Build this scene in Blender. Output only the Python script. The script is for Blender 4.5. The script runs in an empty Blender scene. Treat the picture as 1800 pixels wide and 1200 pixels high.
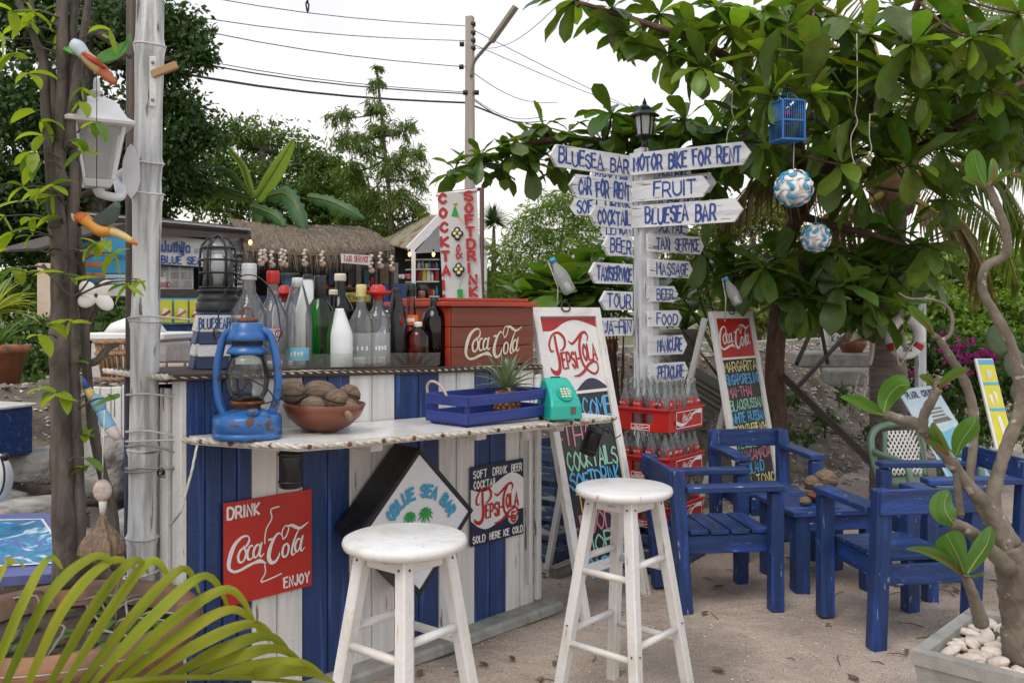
import bpy, bmesh, math, random
import numpy as np
from mathutils import Vector, Matrix, Quaternion, Euler
R_ = random.Random(7)
S = bpy.context.scene
C = S.collection
PI = math.pi
# ---------- camera ----------
F, HY, CZ = 1600.0, 545.0, 1.32          # focal length in photo pixels, eye-level row, eye height
cam = bpy.data.cameras.new('camera'); co = bpy.data.objects.new('camera', cam); C.objects.link(co)
co.location = (0, 0, CZ); co.rotation_euler = (PI/2, 0, 0)
cam.sensor_width = 36; cam.lens = 36*F/1800; cam.shift_y = -(600-HY)/1800
cam.clip_start = .05; cam.clip_end = 2000
cam.dof.use_dof = True; cam.dof.focus_distance = 3.4; cam.dof.aperture_fstop = 11
S.camera = co
# ---------- sky, sun, exposure ----------
SUN_EL, SUN_AZ = math.radians(56), math.radians(205)   # soft bright sky over the sea, behind and left of the viewer (azimuth from +Y towards +X)
w = bpy.data.worlds.new('World'); S.world = w; w.use_nodes = True
nt = w.node_tree; bg = nt.nodes['Background']
sky = nt.nodes.new('ShaderNodeTexSky'); sky.sky_type = 'NISHITA'; sky.sun_disc = False
sky.sun_elevation = SUN_EL; sky.sun_rotation = SUN_AZ
sky.air_density = 1.0; sky.dust_density = 3.0; sky.ozone_density = 1.0
hs = nt.nodes.new('ShaderNodeHueSaturation'); hs.inputs['Saturation'].default_value = .30
nt.links.new(sky.outputs[0], hs.inputs['Color'])
# thin even high cloud veils the whole sky: near white, a little warmer near the horizon
mx = nt.nodes.new('ShaderNodeMix'); mx.data_type = 'RGBA'; mx.inputs[0].default_value = .72
tc = nt.nodes.new('ShaderNodeTexCoord'); sp = nt.nodes.new('ShaderNodeSeparateXYZ'); nt.links.new(tc.outputs['Generated'], sp.inputs[0])
cr = nt.nodes.new('ShaderNodeValToRGB'); nt.links.new(sp.outputs[2], cr.inputs[0])
cr.color_ramp.elements[0].position = .0; cr.color_ramp.elements[0].color = (12.9, 11.6, 10.7, 1)
cr.color_ramp.elements[1].position = .5; cr.color_ramp.elements[1].color = (9.2, 9.9, 11.2, 1)
nt.links.new(hs.outputs[0], mx.inputs[6]); nt.links.new(cr.outputs[0], mx.inputs[7])
cn_ = nt.nodes.new('ShaderNodeTexNoise'); cn_.inputs['Scale'].default_value = 2.2; cn_.inputs['Detail'].default_value = 5; cn_.inputs['Distortion'].default_value = .6; cm_ = nt.nodes.new('ShaderNodeMapping'); cm_.inputs['Scale'].default_value = (1, 1, 3.5)
nt.links.new(tc.outputs['Generated'], cm_.inputs[0]); nt.links.new(cm_.outputs[0], cn_.inputs['Vector']); cg_ = nt.nodes.new('ShaderNodeMapRange'); cg_.inputs['From Min'].default_value = .3; cg_.inputs['From Max'].default_value = .7; cg_.inputs['To Min'].default_value = .94; cg_.inputs['To Max'].default_value = 1.12; nt.links.new(cn_.outputs['Fac'], cg_.inputs['Value'])
vm_ = nt.nodes.new('ShaderNodeVectorMath'); vm_.operation = 'SCALE'; nt.links.new(mx.outputs[2], vm_.inputs[0]); nt.links.new(cg_.outputs[0], vm_.inputs['Scale']); nt.links.new(vm_.outputs[0], bg.inputs[0]); bg.inputs[1].default_value = .095
sl = bpy.data.lights.new('sun', 'SUN'); so = bpy.data.objects.new('sun', sl); C.objects.link(so)
sl.energy = 1.25; sl.angle = math.radians(30); sl.color = (1, .89, .76)
sd = Vector((math.sin(SUN_AZ)*math.cos(SUN_EL), math.cos(SUN_AZ)*math.cos(SUN_EL), math.sin(SUN_EL)))
so.rotation_euler = sd.to_track_quat('Z', 'Y').to_euler(); so.location = sd*60
S.view_settings.view_transform = 'Standard'; S.view_settings.look = 'None'
S.view_settings.exposure = 0.3; S.view_settings.gamma = 1.0; S.view_settings.use_curve_mapping = False
S.render.engine = 'CYCLES'
cy = S.cycles; cy.max_bounces = 7; cy.transparent_max_bounces = 24; cy.diffuse_bounces = 3; cy.glossy_bounces = 3
cy.caustics_reflective = False; cy.caustics_refractive = False; cy.use_denoising = True; cy.sample_clamp_indirect = 6

# ---------- helpers ----------
def P(px, py, d): return Vector(((px-900)/F*d, d, CZ-(py-HY)/F*d))     # survey of the place: bearing and height read off at a known distance
MW = {}
def V(*a): return Vector(a)
def tag(o, label=None, cat=None, group=None, kind=None):
    if label: o['label'] = label
    if cat: o['category'] = cat
    if group: o['group'] = group
    if kind: o['kind'] = kind
    return o
def thing(name, label, cat, loc=(0, 0, 0), rz=0, group=None, rot=None):
    o = bpy.data.objects.new(name, None); C.objects.link(o); o.empty_display_size = .05
    o.location = loc; o.rotation_euler = rot if rot else (0, 0, rz)
    MW[o.name] = Matrix.Translation(Vector(loc)) @ (Euler(rot).to_matrix().to_4x4() if rot else Matrix.Rotation(rz, 4, 'Z'))
    return tag(o, label, cat, group)
def kids(o): return [c for c in C.objects if c.parent == o]
_KIDS = {}
def cpt(o, parent=None, loc=None, rz=None, label=None):
    c = o.copy(); C.objects.link(c); c.parent = parent
    if loc is not None: c.location = loc
    if rz is not None: c.rotation_euler = (0, 0, rz)
    if label: c['label'] = label
    MW[c.name] = Matrix.Translation(c.location) @ c.rotation_euler.to_matrix().to_4x4() if parent is None else MW[parent.name]
    for k in _KIDS.get(o.name, []): cpt(k, c)
    if parent is not None: _KIDS.setdefault(parent.name, []).append(c)
    return c
def setp(o, parent):
    o.parent = parent
    if parent is not None: _KIDS.setdefault(parent.name, []).append(o)
def inst(name, me, M, parent=None):
    o = bpy.data.objects.new(name, me); C.objects.link(o); setp(o, parent)
    if parent is not None: M = MW[parent.name].inverted() @ M
    o.matrix_basis = M; MW[o.name] = MW[parent.name] if parent is not None else M
    return o
def crom(pts, n=5, closed=False):
    pts = [Vector(p) for p in pts]
    if len(pts) < 3: return pts
    out = []; N = len(pts)
    for i in range(N if closed else N-1):
        if closed: a, b, c, d = pts[(i-1) % N], pts[i], pts[(i+1) % N], pts[(i+2) % N]
        else: a, b, c, d = pts[max(i-1, 0)], pts[i], pts[i+1], pts[min(i+2, N-1)]
        for k in range(n):
            t = k/n
            out.append(.5*((2*b)+(c-a)*t+(2*a-5*b+4*c-d)*t*t+(3*b-a-3*c+d)*t**3))
    if not closed: out.append(pts[-1])
    return out
FONT = {'A': '00 39 60;13 53', 'B': '00 09;~09 39 58 56 35 05;~05 45 63 51 30 00', 'C': '~57 39 17 04 12 30 52', 'D': '00 09;~09 39 67 63 40 00',
 'E': '59 09 00 50;05 45', 'F': '59 09 00;05 45', 'G': '~57 39 17 04 12 30 52 54;54 34', 'H': '00 09;60 69;05 65', 'I': '00 09', 'J': '~49 42 20 02',
 'K': '00 09;59 04 50', 'L': '09 00 50', 'M': '00 09 34 69 60', 'N': '00 09 50 59', 'O': '~39 17 04 12 30 52 65 57 39', 'P': '00 09;~09 39 58 55 34 04',
 'Q': '~39 17 04 12 30 52 65 57 39;42 60', 'R': '00 09;~09 39 58 55 34 04;34 60', 'S': '~58 39 18 06 35 53 51 30 02', 'T': '09 69;39 30', 'U': '~09 03 11 30 51 63 69',
 'V': '09 30 69', 'W': '09 20 46 60 89', 'X': '00 59;09 50', 'Y': '09 34 69;34 30', 'Z': '09 59 00 50', '-': '05 45', '.': '00 01', '&': '~50 38 39 28 05 11 30 54',
 '5': '59 19 05;~05 36 54 51 30 02', '0': '~39 17 04 12 30 52 65 57 39', '1': '07 29 20', '2': '~08 39 57 33 00;00 50', '6': '~59 15 02 30 52 34 03',
 '@': '~65 36 23 42 65 64 78 39 05 21 50', "'": '09 07', '*': '03 36;06 33;18 11', 'a': '~55 25 03 20 51;55 50', 'e': '~03 54 46 15 02 30 51'}
class MB:
    def __init__(s, M=None): s.v = []; s.f = []; s.g = []; s.mi = []; s.sm = []; s.M = M or Matrix(); s.m = 0
    def add(s, vs, fs, gs=None, sm=False):
        b = len(s.v); M = s.M
        s.v += [M @ Vector(v) for v in vs]
        if gs is None:
            o = Vector((R_.random()*9, R_.random()*9, R_.random()*9)); gs = [Vector(v)+o for v in vs]
        s.g += gs; s.f += [tuple(b+i for i in f) for f in fs]; s.mi += [s.m]*len(fs); s.sm += [sm]*len(fs)
    def box(s, c, size, R=None, bev=.003):
        a = [x/2 for x in size]; e = min(bev, min(a)*.45); vs = []; loc = []
        order = sorted(range(3), key=lambda i: -size[i]); off = Vector((R_.random()*9, R_.random()*9, R_.random()*9))
        Rm = R if R is not None else Matrix.Identity(3); c = Vector(c)
        cs = [(x, y, z) for x in (-1, 1) for y in (-1, 1) for z in (-1, 1)]; idx = {k: i for i, k in enumerate(cs)}
        for k in cs:
            for ax in range(3):
                loc.append(Vector([k[i]*(a[i] if i == ax else a[i]-e) for i in range(3)]))
        fs = []
        for ax in range(3):
            i, j = [q for q in range(3) if q != ax]
            for sg in (-1, 1):
                q = []
                for u, v in ((-1, -1), (1, -1), (1, 1), (-1, 1)):
                    k = [0, 0, 0]; k[ax] = sg; k[i] = u; k[j] = v; q.append(idx[tuple(k)]*3+ax)
                fs.append(q)
            for u in (-1, 1):
                for v in (-1, 1):
                    k1 = [0, 0, 0]; k1[i] = u; k1[j] = v; k1[ax] = -1; k2 = list(k1); k2[ax] = 1
                    A, B = idx[tuple(k1)]*3, idx[tuple(k2)]*3
                    fs.append((A+i, B+i, B+j, A+j))
        for k in cs: b = idx[k]*3; fs.append((b, b+1, b+2))
        gs = [Vector([l[o] for o in order])+off for l in loc]
        s.add([c+Rm @ l for l in loc], fs, gs)
    def beam(s, p, q, w, h, up=(0, 0, 1), bev=.003):
        p, q = Vector(p), Vector(q); x = (q-p); L = x.length; x.normalize(); up = Vector(up)
        if abs(x.dot(up)) > .98: up = Vector((0, 1, 0)) if abs(x.y) < .9 else Vector((1, 0, 0))
        y = up.cross(x).normalized(); z = x.cross(y)
        s.box((p+q)/2, (L, w, h), Matrix((x, y, z)).transposed(), bev)
    def tube(s, pts, rad, seg=8, caps=True, closed=False, sq=1.0):
        pts = [Vector(p) for p in pts]; n = len(pts)
        if not hasattr(rad, '__len__'): rad = [rad]*n
        up = Vector((0, 0, 1)); vs = []; gs = []; L = 0; off = Vector((R_.random()*9, R_.random()*9, 0)); nrm = None
        for i in range(n):
            if closed: t = pts[(i+1) % n]-pts[(i-1) % n]
            else: t = pts[min(i+1, n-1)]-pts[max(i-1, 0)]
            if t.length < 1e-9: t = Vector((0, 0, 1))
            t.normalize()
            if nrm is None:
                nrm = t.cross(up if abs(t.z) < .95 else Vector((1, 0, 0))).normalized()
            nrm = (nrm-t*nrm.dot(t)).normalized(); b = t.cross(nrm)
            if i: L += (pts[i]-pts[i-1]).length
            for k in range(seg):
                a = 2*PI*k/seg; vs.append(pts[i]+nrm*math.cos(a)*rad[i]+b*math.sin(a)*rad[i]*sq)
                gs.append(Vector((L, math.cos(a)*rad[i], math.sin(a)*rad[i]))+off)
        fs = []
        for i in range(n if closed else n-1):
            for k in range(seg):
                a, b = i*seg, ((i+1) % n)*seg; k2 = (k+1) % seg
                fs.append((a+k, a+k2, b+k2, b+k))
        if caps and not closed: fs += [tuple(range(seg))[::-1], tuple((n-1)*seg+k for k in range(seg))]
        s.add(vs, fs, gs, True)
    def lathe(s, prof, c=(0, 0, 0), seg=20, R=None, sm=True, sx=1, sy=1, a0=0):
        Rm = R if R is not None else Matrix.Identity(3); c = Vector(c); vs = []; gs = []; n = len(prof); off = Vector((R_.random()*9, R_.random()*9, R_.random()*9))
        for r, z in prof:
            for k in range(seg):
                a = 2*PI*k/seg+a0; l = Vector((r*math.cos(a)*sx, r*math.sin(a)*sy, z)); vs.append(c+Rm @ l); gs.append(Vector((l.z, l.x, l.y))+off)
        fs = [(i*seg+k, i*seg+(k+1) % seg, (i+1)*seg+(k+1) % seg, (i+1)*seg+k) for i in range(n-1) for k in range(seg)]
        if prof[0][0] > 1e-5: fs.append(tuple(range(seg))[::-1])
        if prof[-1][0] > 1e-5: fs.append(tuple((n-1)*seg+k for k in range(seg)))
        s.add(vs, fs, gs, sm)
    def prism(s, poly, z0, z1):
        n = len(poly); vs = [Vector((x, y, z0)) for x, y in poly]+[Vector((x, y, z1)) for x, y in poly]
        s.add(vs, [tuple(range(n))[::-1], tuple(range(n, 2*n))]+[(i, (i+1) % n, n+(i+1) % n, n+i) for i in range(n)])
    def sph(s, c, r, seg=12, ring=8, R=None, nz=0):
        if not hasattr(r, '__len__'): r = (r, r, r)
        prof = [(math.sin(PI*i/ring), -math.cos(PI*i/ring)) for i in range(ring+1)]; prof[0] = (1e-6, -1); prof[-1] = (1e-6, 1)
        Rm = R if R is not None else Matrix.Identity(3); vs = []
        for a, z in prof:
            for k in range(seg):
                l = Vector((a*math.cos(2*PI*k/seg)*r[0], a*math.sin(2*PI*k/seg)*r[1], z*r[2]))
                if nz: l *= 1+R_.uniform(-nz, nz)
                vs.append(Vector(c)+Rm @ l)
        s.add(vs, [(i*seg+k, i*seg+(k+1) % seg, (i+1)*seg+(k+1) % seg, (i+1)*seg+k) for i in range(ring) for k in range(seg)], None, True)
    def ribbon(s, pts, w, z=0, cap=True):                     # brush stroke in the local XY plane
        pts = [Vector((p[0], p[1])) for p in pts]; n = len(pts)
        if not hasattr(w, '__len__'): w = [w]*n
        elif len(w) != n: w = list(np.interp(np.linspace(0, 1, n), np.linspace(0, 1, len(w)), w))
        vs = []; ts = []
        for i in range(n):
            t = (pts[min(i+1, n-1)]-pts[max(i-1, 0)])
            t = t.normalized() if t.length > 1e-9 else Vector((1, 0)); ts.append(t)
            if 0 < i < n-1:
                a = (pts[i]-pts[i-1]).normalized(); b = (pts[i+1]-pts[i]).normalized(); k = 1/max(.6, abs(a.dot(t)))
            else: k = 1
            nn = Vector((-t.y, t.x))*w[i]*.5*k
            zi = z+i*2.5e-5; vs += [(pts[i].x+nn.x, pts[i].y+nn.y, zi), (pts[i].x-nn.x, pts[i].y-nn.y, zi)]
        fs = [(2*i, 2*i+1, 2*i+3, 2*i+2) for i in range(n-1)]
        if cap:
            for i, sg in ((0, -1), (n-1, 1)):
                p, t, r = pts[i], ts[i]*sg, w[i]*.5; q = Vector((-t.y, t.x)); b = len(vs)
                vs += [(p.x+q.x*r*ca+t.x*r*sa, p.y+q.y*r*ca+t.y*r*sa, z+i*2.5e-5) for ca, sa in ((.7, .6), (0, .9), (-.7, .6))]
                fs.append((2*i, b, b+1, b+2, 2*i+1) if sg > 0 else (2*i+1, b, b+1, b+2, 2*i))
        s.add(vs, fs)
    def text(s, txt, x, y, h, lw=None, wd=None, z=0, jit=.0, sp=.22, asp=.62, slant=0, fit=None):
        """painted capitals: x,y lower left, h height, wd total width if given"""
        lw = lw or h*.14; zz = z; ww = []
        for ch in txt:
            if ch == ' ': ww.append(.45); continue
            mxx = max(int(p[0]) for st in FONT.get(ch, '00 50').split(';') for p in st.replace('~', '').split())
            ww.append(max(mxx/6*asp, .04))
        tot = sum(ww)+sp*(len(txt)-1)
        k = (wd/(tot*h)) if wd else 1; cx = x
        for ch, w_ in zip(txt, ww):
            if ch != ' ':
                dy = R_.uniform(-jit, jit)*h; sc = 1+R_.uniform(-jit, jit)*.8; rot = R_.uniform(-jit, jit)*.6+slant
                for st in FONT.get(ch, '00 50').split(';'):
                    sm = st[0] == '~'; pp = []
                    for p in st.replace('~', '').split():
                        u, v = int(p[0])/6*asp*h*k, int(p[1])/9*h*sc
                        pp.append((cx+u+v*rot, y+v+dy, 0))
                    if sm: pp = [(q.x, q.y) for q in crom(pp, 3)]
                    zz += .00012; s.ribbon(pp, [lw*(1+R_.uniform(-2.6, 2.2)*jit) for _ in range(4)] if jit else lw, zz)
            cx += (w_+sp)*h*k
        return zz
    def build(s, name, mats, parent=None, label=None, cat=None, group=None, kind=None, fixn=True, origin=None):
        if not isinstance(mats, (list, tuple)): mats = [mats]
        if parent is not None: T = MW[parent.name]
        else:
            if origin is None:
                xs = [v.x for v in s.v]; ys = [v.y for v in s.v]; zs = [v.z for v in s.v]
                origin = ((min(xs)+max(xs))/2, (min(ys)+max(ys))/2, min(zs))
            T = Matrix.Translation(Vector(origin))
        Ti = T.inverted()
        me = bpy.data.meshes.new(name); me.from_pydata([Ti @ v for v in s.v], [], s.f)
        for m in mats: me.materials.append(m)
        at = me.attributes.new('gc', 'FLOAT_VECTOR', 'POINT'); at.data.foreach_set('vector', np.array([tuple(g) for g in s.g], dtype=np.float32).ravel())
        me.polygons.foreach_set('material_index', s.mi); me.polygons.foreach_set('use_smooth', s.sm)
        if fixn and len(s.f) < 30000:
            bm = bmesh.new(); bm.from_mesh(me); bmesh.ops.recalc_face_normals(bm, faces=bm.faces); bm.to_mesh(me); bm.free()
        me.update()
        o = bpy.data.objects.new(name, me); C.objects.link(o)
        if parent is not None: setp(o, parent); MW[o.name] = T
        else: o.matrix_basis = T; MW[o.name] = T
        return tag(o, label, cat, group, kind)
def frame(o, x, y):                                     # matrix with origin o, local x and y axes in the world
    x = Vector(x).normalized(); z = x.cross(Vector(y)).normalized(); y = z.cross(x)
    return Matrix.Translation(Vector(o)) @ Matrix((x, y, z)).transposed().to_4x4()

# ---------- materials ----------
def _n(nt, t, **k):
    n = nt.nodes.new('ShaderNode'+t)
    for a, b in k.items(): setattr(n, a, b)
    return n
_M = {}
def mk(name, col, col2=None, rough=.6, scale=(6, 40, 40), det=4, lo=.35, hi=.7, wear=None, wsc=(3, 18, 18), wth=.62, wsoft=.04, bump=.15, bdist=.002, spec=.5,
       metal=0, island=0, objr=0, trans=0, tcol=None, coat=0, fine=0, stain=None, sth=.6, ssc=4):
    if name in _M: return _M[name]
    m = bpy.data.materials.new(name); m.use_nodes = True; t = m.node_tree; L = t.links.new; b = t.nodes['Principled BSDF']; out = t.nodes['Material Output']
    at = _n(t, 'Attribute', attribute_name='gc')
    def noise(sc, d=4, dist=0):
        mp = _n(t, 'Mapping'); mp.inputs['Scale'].default_value = sc if hasattr(sc, '__len__') else (sc,)*3; L(at.outputs['Vector'], mp.inputs[0])
        n = _n(t, 'TexNoise'); n.inputs['Scale'].default_value = 1; n.inputs['Detail'].default_value = d; n.inputs['Distortion'].default_value = dist; L(mp.outputs[0], n.inputs['Vector']); return n
    def mix(f, a, c):
        x = _n(t, 'Mix', data_type='RGBA')
        for s_, v in ((0, f), (6, a), (7, c)):
            if hasattr(v, 'links') or hasattr(v, 'is_linked'): L(v, x.inputs[s_])
            else: x.inputs[s_].default_value = v if s_ == 0 else (*v[:3], 1)
        return x.outputs[2]
    def ramp(src, a, c):
        r = _n(t, 'MapRange'); r.inputs['From Min'].default_value = a; r.inputs['From Max'].default_value = c; L(src, r.inputs['Value']); return r.outputs[0]
    n1 = noise(scale, det, .4)
    col2 = col2 or tuple(x*.72 for x in col)
    c = mix(ramp(n1.outputs['Fac'], lo, hi), col, col2)
    hgt = n1.outputs['Fac']
    if stain:
        c = mix(ramp(noise(ssc, 3, .5).outputs['Fac'], sth, sth+.12), c, stain)
    if wear:
        wf = ramp(noise(wsc, 6, .2).outputs['Fac'], wth, wth+wsoft); c = mix(wf, c, wear)
    if island or objr:
        hsv = _n(t, 'HueSaturation'); src = None
        if island: g = _n(t, 'NewGeometry'); src = g.outputs['Random Per Island']; am = island
        else: g = _n(t, 'ObjectInfo'); src = g.outputs['Random']; am = objr
        r = _n(t, 'MapRange'); r.inputs['To Min'].default_value = 1-am; r.inputs['To Max'].default_value = 1+am; L(src, r.inputs['Value']); L(r.outputs[0], hsv.inputs['Value'])
        r2 = _n(t, 'MapRange'); r2.inputs['To Min'].default_value = .5-.03*am/.3; r2.inputs['To Max'].default_value = .5+.012*am/.3
        ml = _n(t, 'Math', operation='FRACT'); m2 = _n(t, 'Math', operation='MULTIPLY'); m2.inputs[1].default_value = 7.31; L(src, m2.inputs[0]); L(m2.outputs[0], ml.inputs[0]); L(ml.outputs[0], r2.inputs['Value'])
        if trans or (island and col[1] > col[0]*1.2): L(r2.outputs[0], hsv.inputs['Hue'])
        L(c, hsv.inputs['Color']); c = hsv.outputs[0]
    L(c, b.inputs['Base Color'])
    b.inputs['Roughness'].default_value = rough; b.inputs['Metallic'].default_value = metal; b.inputs['Specular IOR Level'].default_value = spec
    if coat: b.inputs['Coat Weight'].default_value = coat; b.inputs['Coat Roughness'].default_value = .15
    if bump:
        bp = _n(t, 'Bump'); bp.inputs['Strength'].default_value = bump; bp.inputs['Distance'].default_value = bdist*5; L(hgt, bp.inputs['Height'])
        if fine:
            nf = noise(fine, 3); b2 = _n(t, 'Bump'); b2.inputs['Strength'].default_value = .4; b2.inputs['Distance'].default_value = bdist*3; L(nf.outputs['Fac'], b2.inputs['Height']); L(bp.outputs[0], b2.inputs['Normal']); bp = b2
        L(bp.outputs[0], b.inputs['Normal'])
    if trans:
        tr = _n(t, 'BsdfTranslucent'); ms = _n(t, 'MixShader'); ms.inputs[0].default_value = trans
        tm = _n(t, 'Mix', data_type='RGBA', blend_type='MULTIPLY'); tm.inputs[0].default_value = 1; L(c, tm.inputs[6]); tm.inputs[7].default_value = (*(tcol or (2.2, 2.0, .7)), 1)
        L(tm.outputs[2], tr.inputs[0]); L(b.outputs[0], ms.inputs[1]); L(tr.outputs[0], ms.inputs[2]); L(ms.outputs[0], out.inputs[0])
    _M[name] = m; return m
def glass(name, tint=(.93, .96, .95), edge=(.35, .42, .40), gloss=.05, amt=1.0, milky=0):
    """thin-walled empty glass: clear face on, denser and more mirror-like towards the silhouette"""
    if name in _M: return _M[name]
    m = bpy.data.materials.new(name); m.use_nodes = True; t = m.node_tree; L = t.links.new; t.nodes.remove(t.nodes['Principled BSDF']); out = t.nodes['Material Output']
    lw = _n(t, 'LayerWeight'); lw.inputs[0].default_value = .5; lw2 = _n(t, 'LayerWeight'); lw2.inputs[0].default_value = .25
    pw = _n(t, 'Math', operation='POWER'); pw.inputs[1].default_value = 2.2; L(lw.outputs['Facing'], pw.inputs[0])
    mx = _n(t, 'Mix', data_type='RGBA'); L(pw.outputs[0], mx.inputs[0]); mx.inputs[6].default_value = (*tint, 1); mx.inputs[7].default_value = (*edge, 1)
    tp = _n(t, 'BsdfTransparent'); L(mx.outputs[2], tp.inputs[0]); gl = _n(t, 'BsdfGlossy'); gl.inputs['Roughness'].default_value = gloss
    fr = _n(t, 'Math', operation='MULTIPLY_ADD'); L(lw2.outputs['Fresnel'], fr.inputs[0]); fr.inputs[1].default_value = .9*amt; fr.inputs[2].default_value = .03
    ms = _n(t, 'MixShader'); L(fr.outputs[0], ms.inputs[0]); L(tp.outputs[0], ms.inputs[1]); L(gl.outputs[0], ms.inputs[2]); last = ms
    if milky:
        df = _n(t, 'BsdfDiffuse'); df.inputs[0].default_value = (.8, .82, .82, 1); m2 = _n(t, 'MixShader'); m2.inputs[0].default_value = milky
        L(last.outputs[0], m2.inputs[1]); L(df.outputs[0], m2.inputs[2]); last = m2
    L(last.outputs[0], out.inputs[0]); _M[name] = m; return m
def emit(name, col, st):
    m = bpy.data.materials.new(name); m.use_nodes = True; b = m.node_tree.nodes['Principled BSDF']; b.inputs['Base Color'].default_value = (*col, 1)
    b.inputs['Emission Color'].default_value = (*col, 1); b.inputs['Emission Strength'].default_value = st; return m
BLUE = (.011, .033, .115); BLUEC = (.030, .075, .34)
m_bluew = mk('blue_painted_wood', BLUE, (.017, .048, .165), rough=.42, wear=(.26, .32, .42), wth=.665, wsoft=.03, wsc=(12, 70, 70), bump=.2, fine=120, stain=(.018, .065, .30), sth=.54, ssc=(3, 20, 20))
m_bluep = mk('blue_bar_paint', (.011, .034, .118), (.017, .050, .175), rough=.45, wear=(.05, .12, .38), wth=.56, wsoft=.14, wsc=(2.2, 45, 45), bump=.22, fine=140)
m_whitep = mk('whitewashed_plank', (.74, .73, .70), (.58, .57, .54), rough=.62, scale=(2.5, 38, 38), wear=(.20, .18, .15), wth=.655, wsoft=.03, wsc=(4, 34, 34), bump=.25, fine=90)
m_white = mk('white_gloss_paint', (.74, .73, .71), (.66, .65, .62), rough=.33, scale=(3, 14, 14), wear=(.42, .37, .31), wth=.66, wsoft=.06, wsc=(9, 60, 60), bump=.10, coat=.15, stain=(.64, .61, .55), sth=.52, ssc=(6, 9, 9), fine=70)
m_signw = mk('weathered_white_sign', (.68, .69, .71), (.42, .42, .43), rough=.75, scale=(3.5, 26, 26), lo=.45, hi=.8, wear=(.16, .14, .12), wth=.62, wsc=(5, 50, 50), bump=.35, fine=80)
m_txtblue = mk('blue_lettering_paint', (.012, .038, .19), (.04, .10, .34), rough=.5, scale=30, bump=0)
m_black = mk('black_paint', (.010, .010, .011), (.022, .022, .024), rough=.45, scale=30, bump=.1)
m_blackm = mk('black_plastic', (.012, .012, .013), (.02, .02, .022), rough=.3, scale=30, bump=.05)
m_red = mk('red_enamel', (.47, .018, .010), (.40, .014, .009), rough=.35, scale=6, bump=.03, coat=.2, wear=(.20, .03, .02), wth=.76, wsc=40)
m_redp = mk('red_plastic', (.52, .016, .010), (.40, .014, .010), rough=.4, scale=12, bump=.05, wear=(.25, .03, .02), wth=.68, wsc=25)
m_wht = mk('white_print', (.78, .77, .75), (.72, .71, .69), rough=.5, scale=20, bump=0)
m_cream = mk('cream_print', (.72, .66, .52), (.62, .56, .42), rough=.5, scale=20, bump=0)
m_redtxt = mk('red_print', (.42, .018, .016), (.36, .015, .015), rough=.5, scale=20, bump=0)
m_navy = mk('navy_print', (.010, .016, .045), (.014, .02, .055), rough=.4, scale=20, bump=0)
m_rope = mk('rope_fibre', (.66, .62, .54), (.30, .26, .20), rough=.9, scale=(60, 60, 60), bump=.5, stain=(.25, .16, .09), sth=.62, ssc=6)
m_rust = mk('rusty_iron', (.22, .075, .025), (.08, .03, .015), rough=.85, scale=60, bump=.4)
m_wire = mk('dull_wire', (.33, .33, .33), (.2, .2, .2), rough=.4, metal=.6, scale=30, bump=.1)
m_wood = mk('brown_raw_wood', (.22, .13, .07), (.12, .07, .04), rough=.8, scale=(4, 50, 50), bump=.4)
m_wooddk = mk('dark_wood', (.055, .036, .026), (.03, .02, .015), rough=.75, scale=(4, 50, 50), bump=.4)
m_grey = mk('grey_weathered_wood', (.27, .25, .22), (.14, .125, .11), rough=.85, scale=(3, 40, 40), bump=.5)
m_terra = mk('terracotta', (.36, .13, .06), (.22, .085, .045), rough=.8, scale=(14, 14, 14), bump=.25, stain=(.10, .075, .05), sth=.55, ssc=7)
m_conc = mk('concrete', (.36, .35, .32), (.25, .24, .22), rough=.9, scale=14, bump=.35, fine=160, stain=(.15, .14, .12), sth=.6, ssc=5)
m_clear = glass('clear_glass', (.985, .99, .985), (.70, .75, .73), milky=.075, amt=1.5); m_milk = glass('clouded_glass', (.97, .98, .975), (.6, .65, .63), milky=.28); m_green = glass('green_glass', (.05, .50, .12), (.01, .12, .03)); m_dkgreen = glass('dark_green_glass', (.06, .16, .06), (.01, .04, .015))
m_brown = glass('amber_glass', (.75, .42, .28), (.25, .08, .04)); m_dark = glass('smoked_glass', (.10, .11, .12), (.02, .022, .025))
# ---------- ground ----------
UL = V(-.689, -.725, 0); NL = V(.725, -.689, 0)      # along the bar towards the left corner; outward from its front
BR = V(.10, 3.98, 0)                                  # right front foot of the bar
def sdist(x, y): return (y-(.95*x+6.6))*.725          # signed distance behind the crest of the bank
def nz(x, y, f=1.0): return math.sin(x*1.7*f+1.3*math.sin(y*1.1*f))*math.cos(y*1.9*f+.7*math.sin(x*2.3*f))
def gz(x, y):
    s = sdist(x, y)
    s += .10*nz(x, y, 1.1)
    t = min(1, max(0, (s+1.35)/1.35)); z = .95*(t*t*(3-2*t))
    if s > .2: z -= .5*min(1, (s-.2)/5)
    if s < -1.2: z += .012*nz(x, y, 3)
    elif s < .1: z += .035*nz(x, y, 4)+.02*nz(y, x, 9)
    return z
def gridsheet(name, mat, xs, ys, zf, kind='structure', keep=None):
    nx, ny = len(xs), len(ys); vs = [(x, y, zf(x, y)) for y in ys for x in xs]
    fs = [(j*nx+i, j*nx+i+1, (j+1)*nx+i+1, (j+1)*nx+i) for j in range(ny-1) for i in range(nx-1) if keep is None or keep((xs[i]+xs[i+1])/2, (ys[j]+ys[j+1])/2)]
    b = MB(); b.add([Vector(v) for v in vs], fs, [Vector(v) for v in vs], True)
    return b.build(name, mat, kind=kind, fixn=False, origin=(0, 0, 0))
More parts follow.
